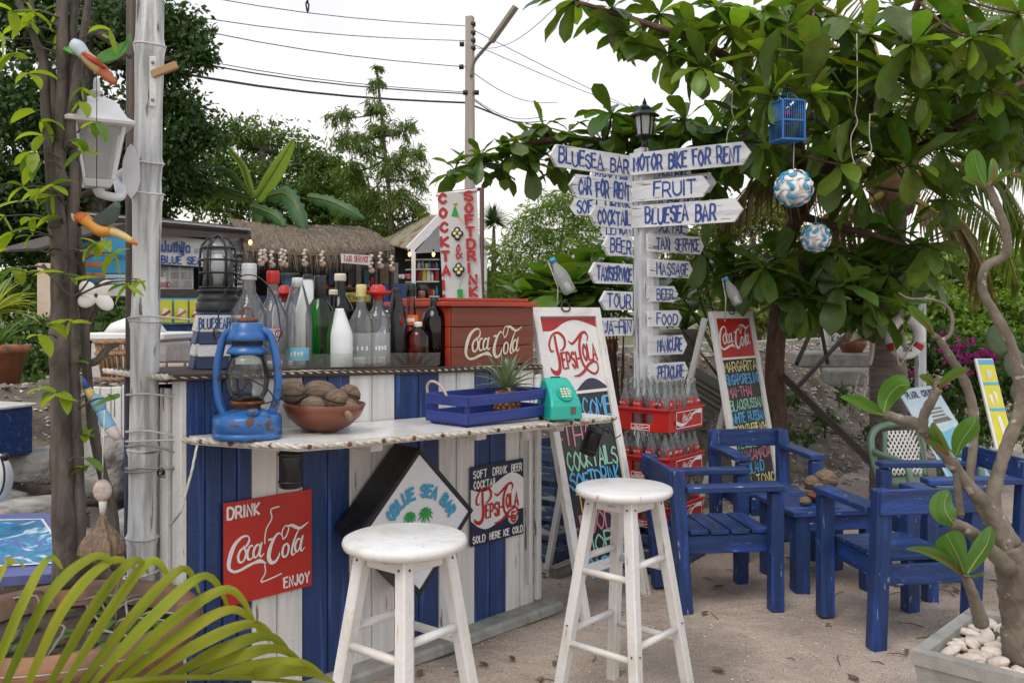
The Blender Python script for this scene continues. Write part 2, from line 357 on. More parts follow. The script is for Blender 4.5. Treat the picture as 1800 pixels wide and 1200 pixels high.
def sandmat():
    m = bpy.data.materials.new('beach_sand'); m.use_nodes = True; t = m.node_tree; L = t.links.new; b = t.nodes['Principled BSDF']
    at = _n(t, 'Attribute', attribute_name='gc')
    def nn(sc, d, dist=0):
        n = _n(t, 'TexNoise'); n.inputs['Scale'].default_value = sc; n.inputs['Detail'].default_value = d; n.inputs['Distortion'].default_value = dist; L(at.outputs['Vector'], n.inputs['Vector']); return n
    def rp(src, els):
        r = _n(t, 'ValToRGB'); e = r.color_ramp.elements
        while len(e) < len(els): e.new(.5)
        for i, (p, c) in enumerate(els): e[i].position = p; e[i].color = (*c, 1)
        L(src, r.inputs[0]); return r.outputs[0]
    a = rp(nn(2.2, 6, .4).outputs['Fac'], [(.35, (.30, .245, .205)), (.62, (.46, .385, .325))])
    g = rp(nn(210, 3).outputs['Fac'], [(.34, (.45, .43, .41)), (.46, (1, 1, 1)), (.70, (1.25, 1.22, 1.2))])
    mxx = _n(t, 'Mix', data_type='RGBA', blend_type='MULTIPLY'); mxx.inputs[0].default_value = 1; L(a, mxx.inputs[6]); L(g, mxx.inputs[7])
    vo = _n(t, 'TexVoronoi'); vo.inputs['Scale'].default_value = 95; L(at.outputs['Vector'], vo.inputs['Vector'])
    vr = _n(t, 'MapRange'); vr.inputs['From Min'].default_value = .22; vr.inputs['From Max'].default_value = .12; L(vo.outputs['Distance'], vr.inputs['Value'])
    sx = _n(t, 'SeparateColor'); L(vo.outputs['Color'], sx.inputs[0]); gt = _n(t, 'Math', operation='GREATER_THAN'); gt.inputs[1].default_value = .80; L(sx.outputs[0], gt.inputs[0])
    ml = _n(t, 'Math', operation='MULTIPLY'); L(vr.outputs[0], ml.inputs[0]); L(gt.outputs[0], ml.inputs[1])
    mx2 = _n(t, 'Mix', data_type='RGBA'); L(ml.outputs[0], mx2.inputs[0]); L(mxx.outputs[2], mx2.inputs[6]); mx2.inputs[7].default_value = (.62, .56, .48, 1)
    L(mx2.outputs[2], b.inputs['Base Color']); b.inputs['Roughness'].default_value = .95; b.inputs['Specular IOR Level'].default_value = .2
    h = _n(t, 'Math', operation='ADD'); L(nn(120, 5).outputs['Fac'], h.inputs[0]); s3 = _n(t, 'Math', operation='MULTIPLY'); s3.inputs[1].default_value = 3.5; L(nn(14, 3).outputs['Fac'], s3.inputs[0]); L(s3.outputs[0], h.inputs[1])
    bp = _n(t, 'Bump'); bp.inputs['Strength'].default_value = .8; bp.inputs['Distance'].default_value = .008; L(h.outputs[0], bp.inputs['Height']); L(bp.outputs[0], b.inputs['Normal'])
    return m
m_sand = sandmat()
m_soil = mk('shelly_bank_soil', (.085, .068, .050), (.19, .155, .12), rough=.95, scale=9, det=8, bump=.9, bdist=.006, fine=60, stain=(.06, .055, .035), sth=.55, ssc=2.5, wear=(.5, .46, .42), wsc=45, wth=.69, wsoft=.02)
m_turf = mk('verge_turf', (.09, .12, .035), (.17, .15, .07), rough=.95, scale=5, det=8, bump=.8, bdist=.005, stain=(.13, .10, .07), sth=.5, ssc=1.5)
m_asph = mk('old_asphalt', (.19, .185, .18), (.13, .128, .125), rough=.9, scale=20, det=8, bump=.3, fine=150)
def fr(a, b, n): return [a+(b-a)*i/n for i in range(n+1)]
sandxs = [-60, -20, -8]+fr(-5, 5, 90)+[8, 20, 60]; sandys = [-60, -20, -5, -1]+fr(1.0, 9.0, 80)+[12, 30, 60]
gridsheet('ground', m_sand, sandxs, sandys, lambda x, y: (.012*nz(x, y, 3)+.006*nz(y, x, 8) if abs(x) < 8 and y < 9 else 0)-(.25 if sdist(x, y) > -.3 else 0), keep=lambda x, y: sdist(x, y) < 1.2)
# bank, verge and land beyond share one skewed grid: rows run parallel to the road
def skew(name, mat, s0, s1, ns, t0, t1, ntt, off=0, zf=None):
    vs = []; gs = []
    for j in range(ns+1):
        s = s0+(s1-s0)*j/ns
        for i in range(ntt+1):
            t = t0+(t1-t0)*i/ntt; x = -s*.689+t*.725; y = 6.6+s*.725+t*.689+.0*s
            z = (zf(x, y, s) if zf else gz(x, y))+off-(.006 if s < -1.2 else 0); vs.append(V(x, y, z)); gs.append(V(x, y, z*1.2))
    fs = [(j*(ntt+1)+i, j*(ntt+1)+i+1, (j+1)*(ntt+1)+i+1, (j+1)*(ntt+1)+i) for j in range(ns) for i in range(ntt)]
    b = MB(); b.add(vs, fs, gs, True); return b.build(name, mat, kind='structure', fixn=False, origin=(0, 0, 0))
skew('embankment', m_soil, -1.75, .28, 34, -9, 14, 260, off=0)
skew('verge', m_turf, .28, 1.6, 10, -20, 40, 60, off=.0)
skew('road', m_asph, 1.6, 5.4, 8, -40, 80, 60, off=.004)
skew('land', m_turf, 5.4, 300, 40, -260, 320, 60, off=.0, zf=lambda x, y, s: .45)
b = MB()                                               # kerb of the road
for i in range(24):
    t = -12+i*1.2; p = lambda t: V(-1.6*.689+t*.725, 6.6+1.6*.725+t*.689, 0)
    a, c = p(t), p(t+1.18); z = gz(a.x, a.y)+.05; b.beam(a+V(0, 0, z), c+V(0, 0, z), .14, .14, bev=.012)
b.build('kerb', m_conc, kind='structure')
# scattered shell fragments, pebbles and twigs
m_shell = mk('shell_fragment', (.60, .54, .47), (.42, .34, .27), rough=.7, scale=30, bump=.1, island=.25)
m_stone = mk('bank_pebble', (.35, .32, .29), (.20, .18, .16), rough=.9, scale=30, bump=.3, island=.45)
m_twig = mk('dry_twig', (.13, .075, .045), (.08, .045, .03), rough=.9, scale=20, bump=.2, island=.4)
def scatter(name, mat, n, posf, r0, r1, flat=.35, label=None, seed=1):
    rg = random.Random(seed); vs = []; fs = []
    for i in range(n):
        x, y, z = posf(rg); r = rg.uniform(r0, r1)*(.6 if rg.random() < .6 else 1); q = Euler((rg.uniform(-.5, .5), rg.uniform(-.5, .5), rg.uniform(0, 6.3))).to_matrix(); b0 = len(vs); k = 5
        top = [q @ V(math.cos(a)*r*rg.uniform(.7, 1.2), math.sin(a)*r*.6*rg.uniform(.7, 1.2), 0) for a in [2*PI*j/k for j in range(k)]]
        vs += [V(x, y, z)+p for p in top]; vs += [V(x, y, z)+q @ V(rg.uniform(-.2, .2)*r, 0, r*flat), V(x, y, z)-q @ V(0, 0, r*flat)]
        for j in range(k): fs += [(b0+j, b0+(j+1) % k, b0+k), (b0+(j+1) % k, b0+j, b0+k+1)]
    b = MB(); b.add(vs, fs); return b.build(name, mat, kind='stuff', fixn=False, origin=(0, 0, 0))
def psand(rg):
    while 1:
        x = rg.uniform(-1.2, 3.2); y = rg.uniform(2.4, 6.3)
        if sdist(x, y) < -1.2: return x, y, .012*nz(x, y, 3)+.006*nz(y, x, 8)+.001
def pbank(rg):
    s = rg.uniform(-1.6, .2); t = rg.uniform(-4.5, 7.5); x = -s*.689+t*.725; y = 6.6+s*.725+t*.689; return x, y, gz(x, y)+.002
scatter('shell_fragments', m_shell, 7000, psand, .003, .009, seed=3)
scatter('bank_shells', m_shell, 5200, pbank, .008, .030, seed=4)
scatter('bank_pebbles', m_stone, 3000, pbank, .012, .045, flat=.5, seed=5)
b = MB(); rg = random.Random(8)
for i in range(170):
    x, y, z = psand(rg) if i % 3 else pbank(rg); a = rg.uniform(0, PI); l = rg.uniform(.01, .06); c, s_ = math.cos(a)*l, math.sin(a)*l
    b.tube([(x-c, y-s_, z+.003), (x+rg.uniform(-.01, .01), y, z+.009), (x+c, y+s_, z+.004)], [.0018, .002, .001], 4)
b.build('twigs', m_twig, kind='stuff')

def plit(rg):
    if rg.random() < .35: return pbank(rg)
    x, y, z = psand(rg); return x, y, z+.004
m_litter = mk('dead_leaf', (.11, .06, .03), (.20, .12, .06), rough=.8, scale=30, bump=.2, island=.4)
b = MB(); rg = random.Random(21)
for i in range(170):
    x, y, z = plit(rg); a = rg.uniform(0, 6.3); L = rg.uniform(.012, .035) if i % 14 else .05; c, s_ = math.cos(a), math.sin(a); q = [V(x, y, z)+V(c*u*L-s_*v*L*.4, s_*u*L+c*v*L*.4, abs(v)*L*.25+.003+.2*L*u*u) for u in (-1, -.3, .4, 1) for v in ((-1, 0, 1) if abs(u) < .9 else (-.1, 0, .1))]
    b.add(q, [(3*j+k, 3*j+k+1, 3*j+k+4, 3*j+k+3) for j in range(3) for k in (0, 1)], None, True)
b.build('leaf_litter', m_litter, kind='stuff', fixn=False)
# ---------- painted marks ----------
def script_marks(mb, strokes, x, y, wd, x0, y0, span, shear=0, z=0, wk=1.0):
    k = wd/span
    for i, (pts, ws, sm) in enumerate(strokes):
        q = [V((px-x0)*k+x, -(py+shear*(px-x0)-y0)*k+y, 0) for px, py in pts]
        n0 = len(q); q2 = crom(q, 5) if sm else q
        w = list(np.interp(np.linspace(0, 1, len(q2)), np.linspace(0, 1, len(ws)), [a*k*wk for a in ws]))
        mb.ribbon([(p.x, p.y) for p in q2], w, z+i*.00012)
_CC = [([(447,303),(432,297),(405,305),(372,335),(350,378),(338,425),(341,455),(360,468)], (5,9,13,20,24,22,16,12), 1),
 ([(343,458),(365,470),(400,464),(440,446),(480,430)], (12,13,14,16,12), 1), ([(478,432),(505,425),(525,430),(543,440)], (13,22,14,3), 1),
 ([(447,303),(448,322),(438,340),(425,352),(417,345)], (5,12,13,9,4), 1), ([(418,355),(400,368),(388,395),(392,420),(408,425),(425,405),(430,375),(420,356)], (9,12,14,13,9,11,12,9), 1),
 ([(470,352),(460,345),(445,360),(437,390),(443,412),(458,412),(475,395)], (5,9,12,14,12,8,4), 1), ([(505,345),(490,345),(474,370),(472,398),(485,405),(500,385),(508,350)], (8,12,13,12,9,8,8), 1),
 ([(517,335),(507,375),(506,395),(516,402),(530,388)], (11,13,12,8,4), 1), ([(558,322),(581,317)], (11,11), 0),
 ([(632,300),(612,290),(585,320),(563,370),(557,410),(570,435),(595,432),(615,405),(618,388)], (4,9,15,22,24,20,14,10,5), 1),
 ([(640,322),(655,310),(668,285),(672,262),(658,252),(640,268),(633,295),(640,322)], (6,8,8,7,6,7,8,6), 1),
 ([(662,256),(690,252),(715,262),(740,268),(765,255),(792,237)], (6,15,18,13,10,3), 1), ([(662,345),(645,355),(635,385),(640,408),(655,410),(668,390),(672,360),(662,345)], (9,12,14,12,9,11,12,9), 1),
 ([(738,268),(718,300),(702,340),(691,380),(693,402),(705,400),(716,388)], (5,9,13,14,11,7,4), 1), ([(742,325),(727,325),(712,352),(712,380),(724,388),(738,365),(745,330)], (8,12,13,12,9,8,8), 1),
 ([(757,308),(745,355),(744,378),(752,385),(768,368)], (11,13,12,8,4), 1)]
def coke(mb, x, y, wd, z=0, wk=1.0): script_marks(mb, _CC, x, y, wd, 335, 474, 457, .14, z, wk)
_PP = [([(140,655),(166,648),(188,622),(186,588),(152,562),(110,566),(80,590),(62,625),(68,655),(92,655)], (5,12,18,20,15,11,12,15,13,5), 1),
 ([(116,580),(116,640),(122,700),(116,748),(92,770),(60,762),(46,742)], (18,20,22,24,26,22,8), 1),
 ([(218,605),(245,622),(285,602),(330,572),(368,562),(386,585),(372,612)], (4,15,15,17,15,12,4), 1),
 ([(335,578),(308,620),(299,680),(312,735),(352,772),(396,788),(428,768),(430,735),(402,722),(352,738),(312,768),(262,790),(214,792)], (16,19,20,17,14,13,12,11,12,16,18,14,3), 1)]
def pepsi(mb, x, y, wd, z=0):
    k = wd/400; script_marks(mb, _PP, x, y, wd, 42, 795, 400, 0, z)
    mb.text('EPSI', x+102*k, y+46*k, 82*k, 13*k, 118*k, z+.001, asp=.45, sp=.22); mb.text('-', x+230*k, y+55*k, 70*k, 12*k, 14*k, z+.001)
    mb.text('OLA', x+282*k, y+82*k, 84*k, 14*k, 112*k, z+.001, asp=.6, sp=.16)
def poly(mb, pts, z=0): mb.add([V(p[0], p[1], z) for p in pts], [tuple(range(len(pts)))])
def wave(x0, x1, f, n=18): return [(x0+(x1-x0)*i/n, f(i/n)) for i in range(n+1)]
def cf(pts): q = crom([V(a, c, 0) for a, c in pts], 5); return lambda x: float(np.interp(x, [p.x for p in q], [p.y for p in q]))
def band(mb, xa, xb, f, g, z, n=18):                      # area between two curves
    a = wave(xa, xb, f, n); c = wave(xa, xb, g, n); vs = [V(p[0], p[1], z) for p in a]+[V(p[0], p[1], z) for p in c]
    mb.add(vs, [(i, i+1, n+2+i, n+1+i) for i in range(n)])
m_tri = {k: mk('print_'+k, v, tuple(x*.88 for x in v), rough=.55, scale=25, bump=0) for k, v in dict(cyan=(.05, .34, .60), aqua=(.18, .50, .66), green=(.02, .30, .05), chalkgreen=(.28, .58, .42),
      chalkblue=(.10, .42, .72), chalkyellow=(.72, .66, .28), chalkgold=(.66, .45, .10), chalkpink=(.58, .20, .26), yellow=(.66, .62, .05), orange=(.60, .16, .02), skyblue=(.25, .48, .72), pale=(.55, .68, .74)).items()}

# ---------- the bar ----------
def uz(u): return 1.079+.026*u
def pu(px): d = 3.681/(.95-(px-900)/F); return (3.98-d)/.725
def bw(u, o=0, z=0): return BR+UL*u+NL*o+V(0, 0, z)
bar = thing('bar_counter', 'wooden bar counter of vertical blue and white planks with rope-edged white shelf', 'bar counter', bw(.8, -.3))
edges = [(330,362,0),(362,392,0),(392,418,0),(418,443,0),(443,488,1),(488,533,1),(533,577,0),(577,615,0),(615,655,1),(655,695,1),(695,737,0),(737,772,0),(772,803,1),(803,835,1),(835,862,0),(862,890,0),(890,915,1),(915,939,1)]
for i, (a, c, wt) in enumerate(edges):
    ua, uc = pu(a), pu(c); g = .0018; b = MB(); z0 = .035+R_.uniform(0, .015); zt = uz((ua+uc)/2)-.014
    b.box(bw((ua+uc)/2, -.010-R_.uniform(0, .003), (z0+zt)/2), (abs(ua-uc)-2*g, .02, zt-z0), Matrix((UL, NL, V(0, 0, 1))).transposed(), .0025)
    b.build('plank', m_whitep if wt else m_bluep, bar, ('white plank' if wt else 'blue plank'))
for i, (o, wd, col, zt) in enumerate([(-.035, .06, 1, 1.10), (-.10, .05, 1, 1.06), (-.175, .085, 1, .99), (-.27, .09, 1, 1.0), (-.37, .09, 0, 1.08)]):
    b = MB(); b.box(bw(1.612+.012*(i % 2), o, .03+zt/2), (.02, wd, zt-.03), Matrix((UL, NL, V(0, 0, 1))).transposed(), .003); b.build('side_plank', m_whitep if col else m_bluep, bar)
b = MB()
b.box(bw(.8, -.43, .55), (1.6, .02, 1.02), Matrix((UL, NL, V(0, 0, 1))).transposed()); b.build('back_panel', m_bluep, bar)
b = MB(); b.box(bw(.008, -.22, .55), (.016, .40, 1.02), Matrix((UL, NL, V(0, 0, 1))).transposed()); b.build('end_panel', m_whitep, bar)
b = MB(); b.beam(bw(-.006, .012, .06), bw(-.006, .012, 1.04), .03, .02, up=NL); b.build('corner_post', m_whitep, bar)
b = MB(); a_, c_ = bw(-.03, -.21, uz(-.03)-.008), bw(1.66, -.21, uz(1.66)-.008); b.beam(a_, c_, .46, .022, up=(0, 0, 1)); b.build('counter_top', m_wooddk, bar)
b = MB(); b.box(bw(.78, -.24, .022), (1.75, .66, .05), Matrix((UL, NL, V(0, 0, 1))).transposed(), .012); b.build('base_slab', m_conc, bar)
# shelf: two boards, trapezoid, left corner cut
def shz(u): return .872+.038*u/1.5*1.0+.006
sh = [(-.02, .0), (-.02, .36), (.0, .415), (.7, .40), (1.30, .385), (1.44, .36), (1.60, .03), (1.60, 0)]
def shelfbm(poly_, t0, t1):
    mb = MB(); n = len(poly_); vs = [bw(u, o, shz(u)+t0) for u, o in poly_]+[bw(u, o, shz(u)+t1) for u, o in poly_]
    mb.add(vs, [tuple(range(n))[::-1], tuple(range(n, 2*n))]+[(i, (i+1) % n, n+(i+1) % n, n+i) for i in range(n)], [Vector((p.x*.69+p.y*.72, p.x, p.z)) for p in vs]); return mb
shelfbm([(-.02, .004), (-.02, .19), (1.527, .19), (1.60, .03), (1.60, .004)], -.012, .013).build('shelf_board', m_white, bar)
shelfbm([(-.02, .193), (-.02, .36), (.0, .415), (.72, .40), (.72, .193)], -.013, .012).build('shelf_board', m_white, bar)
shelfbm([(.723, .193), (.723, .40), (1.30, .385), (1.44, .36), (1.525, .193)], -.012, .012).build('shelf_board', m_white, bar)
for u in (.18, .62, 1.1):
    b = MB(); b.beam(bw(u, .01, shz(u)-.03), bw(u, .30, shz(u)-.03), .05, .035); b.build('shelf_bracket', m_whitep, bar)
def rope(pts, r, tw=.035, name='rope', parent=None, mat=None, **k):
    pts = [Vector(p) for p in pts]; fine = []
    for i in range(len(pts)-1):
        n = max(2, int((pts[i+1]-pts[i]).length/.006))
        fine += [pts[i].lerp(pts[i+1], j/n) for j in range(n)]
    fine.append(pts[-1]); mb = MB(); L = 0; T = []
    for i in range(len(fine)):
        if i: L += (fine[i]-fine[i-1]).length
        T.append(L)
    for s in range(3):
        q = []
        for i, p in enumerate(fine):
            t = (fine[min(i+1, len(fine)-1)]-fine[max(i-1, 0)]).normalized(); a = T[i]/tw*2*PI/3*1.0+s*2*PI/3
            nn = t.cross(V(0, 0, 1) if abs(t.z) < .9 else V(1, 0, 0)).normalized(); q.append(p+(nn*math.cos(a)+t.cross(nn)*math.sin(a))*r*.44)
        mb.tube(q, r*.64, 6)
    return mb.build(name, mat or m_rope, parent, **k)
rp = [bw(u, o+.012, shz(u)+.002+R_.uniform(-.002, .002)) for u, o in [(1.62, .0), (1.615, .03), (1.53, .20), (1.445, .355), (1.30, .385), (1.1, .39), (.9, .398), (.7, .402), (.45, .407), (.2, .412), (.0, .417), (-.035, .40), (-.035, .30), (-.03, .05)]]
rope(rp, .009, parent=bar)
for i, (u, o) in enumerate([(1.60, .06), (1.56, .16), (1.49, .27), (1.42, .367), (1.29, .387), (1.16, .39), (1.04, .394), (.92, .398), (.80, .400), (.66, .403), (.53, .406), (.40, .409), (.27, .411), (.14, .414), (.02, .416)]):
    b = MB(); b.sph(bw(u, o+.021, shz(u)+.003), .0075, 7, 5, nz=.15); b.build('rope_staple', m_rust, bar)
rope([bw(u, .012, uz(u)-.006+.003*math.sin(u*7)) for u in (1.66, 1.5, 1.2, .9, .6, .3, 0, -.03)]+[bw(-.04, -.3, uz(0)-.006)], .0085, parent=bar)
rope([bw(1.672, .012, uz(1.66)-.006), bw(1.675, -.25, uz(1.66)-.008), bw(1.675, -.44, uz(1.66)-.006)], .010, parent=bar)
b = MB(); b.beam(bw(.56, -.012, uz(.6)+.006), bw(1.42, -.012, uz(1.42)+.006), .012, .010); b.build('glass_rail', m_wooddk, bar)
b = MB(); b.m = 0
b.beam(bw(.54, -.018, uz(.6)+.034), bw(1.40, -.018, uz(1.4)+.034), .003, .048, bev=.0005); b.build('glass_guard', glass('guard_glass', (.94, .96, .95), (.6, .68, .65), milky=.025), bar)
b = MB(); b.box(bw(.06, .02, .45), (.012, .02, .62), Matrix((UL, NL, V(0, 0, 1))).transposed()); b.build('trim_strip', m_whitep, bar)
for u, o, z, tilt in ((1.395, .25, .865, 0), (-.06, .24, .80, .35)):       # two black can lights under the shelf
    t = thing('can_light', 'black can spotlight hanging under the ' + ('left end of the shelf above the red sign' if u > 1 else 'right tip of the white shelf'), 'spotlight', bw(u, o, z-.09), 0, 'black can lights under the bar shelf')
    M = Matrix.Translation(bw(u, o, z-.09)) @ Matrix.Rotation(tilt, 4, 'Y')
    b = MB(M); b.lathe([(.0, .0), (.030, .0), (.036, .004), (.036, .10), (.032, .125), (.0, .125)], seg=20); b.lathe([(.037, .016), (.039, .02), (.037, .024)], seg=20); b.lathe([(.037, .098), (.040, .104), (.037, .11)], seg=20); b.build('housing', m_blackm, t)
    b = MB(M); b.beam((-.045, 0, .125), (.055, 0, .125), .02, .012); b.tube([(.04, 0, .125), (.06, 0, .118)], .004); b.tube([(0, 0, .13), (0, 0, .15)], .008); b.build('bracket', m_blackm, t)
    b = MB(M); b.tube([(.02, .0, .13), (.05, .02, .14), (.10, .05, .10), (.12, .07, .12)], .003, 5); b.build('cable', m_blackm, t)

# ---------- signs on the bar front ----------
def wallM(px, pyc, off=.012):                            # frame on the bar front: x runs right (towards the road), y up
    u = pu(px); d = 3.98-.725*u; return frame(bw(u, off, CZ-(pyc-HY)/F*d), -UL, (0, 0, 1))
def plate(t, M, w, h, th, mat, name='plate'):
    b = MB(M); b.box((0, 0, -th/2), (w, h, th), None, .002); return b.build(name, mat, t)
M = wallM(470.5, 958); t = thing('advertising_sign', 'red square metal cola sign reading drink and enjoy on bar front', 'sign', M.translation)
plate(t, M, .33, .332, .004, m_red)
b = MB(M); coke(b, -.150, -.058, .30, .0008); b.build('script_logo', m_wht, t)
for a_ in (('DRINK', -.152, .113, .036, .0075, .112), ('ENJOY', .055, -.150, .033, .0065, .098)): b = MB(M); b.text(*a_, .0008, asp=.5); b.build('lettering', m_wht, t)
b = MB(M)
b.ribbon([(p.x, p.y) for p in crom([V(.035, .125, 0), (.005, .12, 0), (.008, .09, 0), (-.012, .06, 0), (-.018, .03, 0), (-.018, .012, 0)], 4)], .0045, .0006); b.build('bottle_outline', m_wht, t); b = MB(M)
b.ribbon([(p.x, p.y) for p in crom([V(-.018, -.058, 0), (-.016, -.085, 0), (-.030, -.112, 0), (.045, -.100, 0)], 4)], .0045, .0006); b.build('bottle_outline', m_wht, t)
M = wallM(871.5, 880); t = thing('advertising_sign', 'navy and white metal cola sign with soft drink beer cocktail lettering on bar front', 'sign', M.translation)
plate(t, M, .316, .323, .004, m_navy)
b = MB(M); top = lambda q: .085-.055*math.cos(q*2.3*PI-.2)-.01+ .055*(q); bot = lambda q: -.075-.03*math.cos(q*2*PI+.6)+.10*max(0, q-.55)
band(b, -.1565, .1565, cf([(0, .071), (.14, .056), (.30, .055), (.52, .088), (.72, .110), (.86, .104), (1, .078)]), cf([(0, -.055), (.12, -.085), (.28, -.103), (.45, -.092), (.62, -.068), (.8, -.052), (1, -.050)]), .0006)
b.lathe([(.0, .0009), (.031, .0009), (.031, .001)], (.092, -.078, 0), 20); b.build('white_wave', m_wht, t)
b = MB(M); pepsi(b, -.140, -.088, .266, .0018); b.text('5', .079, -.098, .040, .009, .024, .0022); b.build('script_logo', m_red, t)
for a_ in (('SOFT', -.142, .113, .030, .0055, .075), ('DRINK', -.030, .113, .030, .0055, .082), ('BEER', .082, .113, .030, .0055, .062), ('COCKTAIL', -.140, .070, .030, .0055, .130), ('SOLD', -.145, -.150, .027, .0055, .068), ('HERE ICE COLD', -.048, -.150, .027, .0055, .195)):
    b = MB(M); b.text(*a_, .001, asp=.5); b.build('lettering', m_wht, t)
# lightbox, a square turned on its point
dk = (3.681-1.379*.16)/(.95-(738-900)/F); cc = V((738-900)/F*dk, dk, CZ-(917-HY)/F*dk); M = frame(cc, -UL, (0, 0, 1)) @ Matrix.Rotation(PI/4, 4, 'Z')
t = thing('lightbox_sign', 'black-sided diamond lightbox sign with blue letters and two green palms', 'sign', cc); hs_ = .1905
b = MB(M); b.box((0, 0, -.078), (2*hs_, 2*hs_, .14), None, .004); b.build('housing', m_black, t)
b = MB(M)
for s in (-1, 1): b.box((s*(hs_-.009), 0, -.003), (.018, 2*hs_, .012)); b.box((0, s*(hs_-.009), -.0035), (2*hs_-.037, .018, .011))
b.build('frame', m_black, t)
b = MB(M); b.box((0, 0, -.0045), (2*hs_-.036, 2*hs_-.036, .006), None, .001); b.build('face_panel', mk('acrylic_white', (.72, .74, .76), (.68, .70, .73), rough=.2, bump=0), t)
M2 = frame(cc, -UL, (0, 0, 1))
def arc_text(mat, name, dx, z):
    b = MB(); s = 'OBLUE SEA BAR'; n = len(s)
    for i, ch in enumerate(s):
        if ch == ' ': continue
        a = math.radians(142-i*9.6); r = .150; c, sn = math.cos(a)*r, math.sin(a)*r-.058
        b.M = M2 @ Matrix.Translation((c+dx, sn-dx, z)) @ Matrix.Rotation(a-PI/2, 4, 'Z'); b.text(ch, -.011, 0, .040, .010, .021)
    b.build(name, mat, t)
arc_text(m_tri['green'], 'lettering_shadow', .0022, .0022); arc_text(m_tri['cyan'], 'lettering', 0, .0040)
for px_, sc in ((-.048, .9), (.026, 1.1)):
    b = MB(M2)
    for a in (-60, -25, 5, 35, 70, 100, 130, 165, 200, 240):
        q = math.radians(a); ca, sa = math.cos(q)*.034*sc, math.sin(q)*.030*sc
        b.ribbon([(px_, .022), (px_+ca*.6, .022+sa*.6+.006), (px_+ca, .022+sa-.004)], [.004, .009, .001], .0022+R_.random()*.0008)
    b.ribbon([(px_, .02), (px_-.004, -.02), (px_+.002, -.045)], [.004, .005, .007], .0019); b.build('palm_emblem', m_tri['green'], t)
b = MB(M2); b.text('SEAFOOD', -.06, -.115, .028, .005, .12, .002); b.build('small_lettering', m_tri['cyan'], t)

# ---------- things on the counter top ----------
def BD(px, o): k = (px-900)/F; d = (3.681+1.379*o)/(.95-k); return V(k*d, d, 0), (3.98-(k*d*0+d)+0)/1  # point o metres behind the front at a bearing
def ontop(px, o):
    p, _ = BD(px, o); u = (p-BR).dot(UL); return V(p.x, p.y, uz(u)+.0035)
def bottle(label, px, o, top, wpx, kind, mat, cap=None, caph=.03, lab=None, group='bottles lined up on the bar'):
    p = ontop(px, o); H = CZ-(top-HY)/F*p.y-p.z; r = wpx/2*p.y/F*1.12
    t = thing('bottle', label, 'bottle', p, R_.random()*.3, group); Hn = H-(.004)
    if kind == 'round': pr = [(r*.93, 0), (r, .006), (r, Hn*.50), (r*.97, Hn*.56), (r*.62, Hn*.66), (r*.38, Hn*.73), (r*.34, Hn*.86), (r*.36, Hn)]
    elif kind == 'wine': pr = [(r*.93, 0), (r, .006), (r, Hn*.58), (r*.94, Hn*.64), (r*.62, Hn*.71), (r*.40, Hn*.77), (r*.36, Hn*.9), (r*.38, Hn)]
    elif kind == 'slope': pr = [(r*.95, 0), (r, .008), (r, Hn*.52), (r*.93, Hn*.62), (r*.60, Hn*.82), (r*.34, Hn*.97), (r*.33, Hn)]
    elif kind == 'square': pr = [(r*.95, 0), (r, .005), (r, Hn*.60), (r*.90, Hn*.68), (r*.50, Hn*.74), (r*.38, Hn*.80), (r*.36, Hn)]
    elif kind == 'squat': pr = [(r*.93, 0), (r, .005), (r, Hn*.68), (r*.85, Hn*.80), (r*.4, Hn*.86), (r*.30, Hn*.92), (r*.30, Hn)]
    elif kind == 'neck': pr = [(r*.93, 0), (r, .005), (r*1.02, Hn*.40), (r*.75, Hn*.50), (r*.42, Hn*.60), (r*.34, Hn*.75), (r*.34, Hn)]
    M = Matrix.Translation(p) @ Matrix.Rotation(.3 if kind in ('square',) else 0, 4, 'Z')
    b = MB(M); b.lathe([(1e-5, 0)]+pr, seg=(20 if kind != 'square' and kind != 'squat' else 8), sm=True, a0=PI/8); b.build('glass_body', mat, t)
    rn = pr[-1][0]
    if cap and cap != 'hat':
        b = MB(M); b.lathe([(rn*1.12, Hn-caph), (rn*1.16, Hn-caph+.002), (rn*1.13, Hn-.003), (rn*1.05, Hn+.002), (1e-5, Hn+.003)], seg=18)
        for q in range(3): b.lathe([(rn*1.14, Hn-caph*.3-q*.006), (rn*1.20, Hn-caph*.3-q*.006+.0015), (rn*1.14, Hn-caph*.3-q*.006+.003)], seg=18)
        b.build('cap', cap, t)
    if cap == 'hat':
        b = MB(M); b.lathe([(rn*.9, Hn-.045), (rn*1.1, Hn-.03), (rn*1.2, Hn-.02), (rn*2.6, Hn-.018), (rn*2.9, Hn-.004), (rn*2.7, Hn-.006), (rn*1.7, Hn-.008), (rn*1.5, Hn+.010), (rn*.9, Hn+.018), (1e-5, Hn+.019)], seg=20); b.build('sombrero_cap', m_redcap, t)
    if lab:
        lm, z0, z1, span = lab; b = MB(M); rr = r*1.006; n = 10; a0 = math.atan2(-p.y, -p.x)-span/2
        sq = 1
        vs = [V(rr*math.cos(a0+span*i/n), rr*math.sin(a0+span*i/n), z) for z in (z0*Hn, z1*Hn) for i in range(n+1)]
        b.add(vs, [(i, i+1, n+2+i, n+1+i) for i in range(n)], None, True); b.build('label', lm, t)
        # a line of dark print round the label
        b = MB(M); rr = r*1.012; zc = (z0*.5+z1*.5)*Hn
        for q in range(4):
            a = a0+span*(.25+q*.14); b.box((rr*math.cos(a), rr*math.sin(a), zc), (.0015, .007, .016 if q % 2 else .012), Matrix.Rotation(a, 3, 'Z'), .0003)
        b.build('print', m_navy if lm is m_wht else m_wht, t)
    return t
m_redcap = mk('red_cap', (.55, .02, .012), rough=.35, bump=0); m_silv = mk('silver_cap', (.72, .72, .72), rough=.3, bump=.03); m_ycap = mk('pale_yellow_cap', (.68, .60, .25), rough=.4, bump=0)
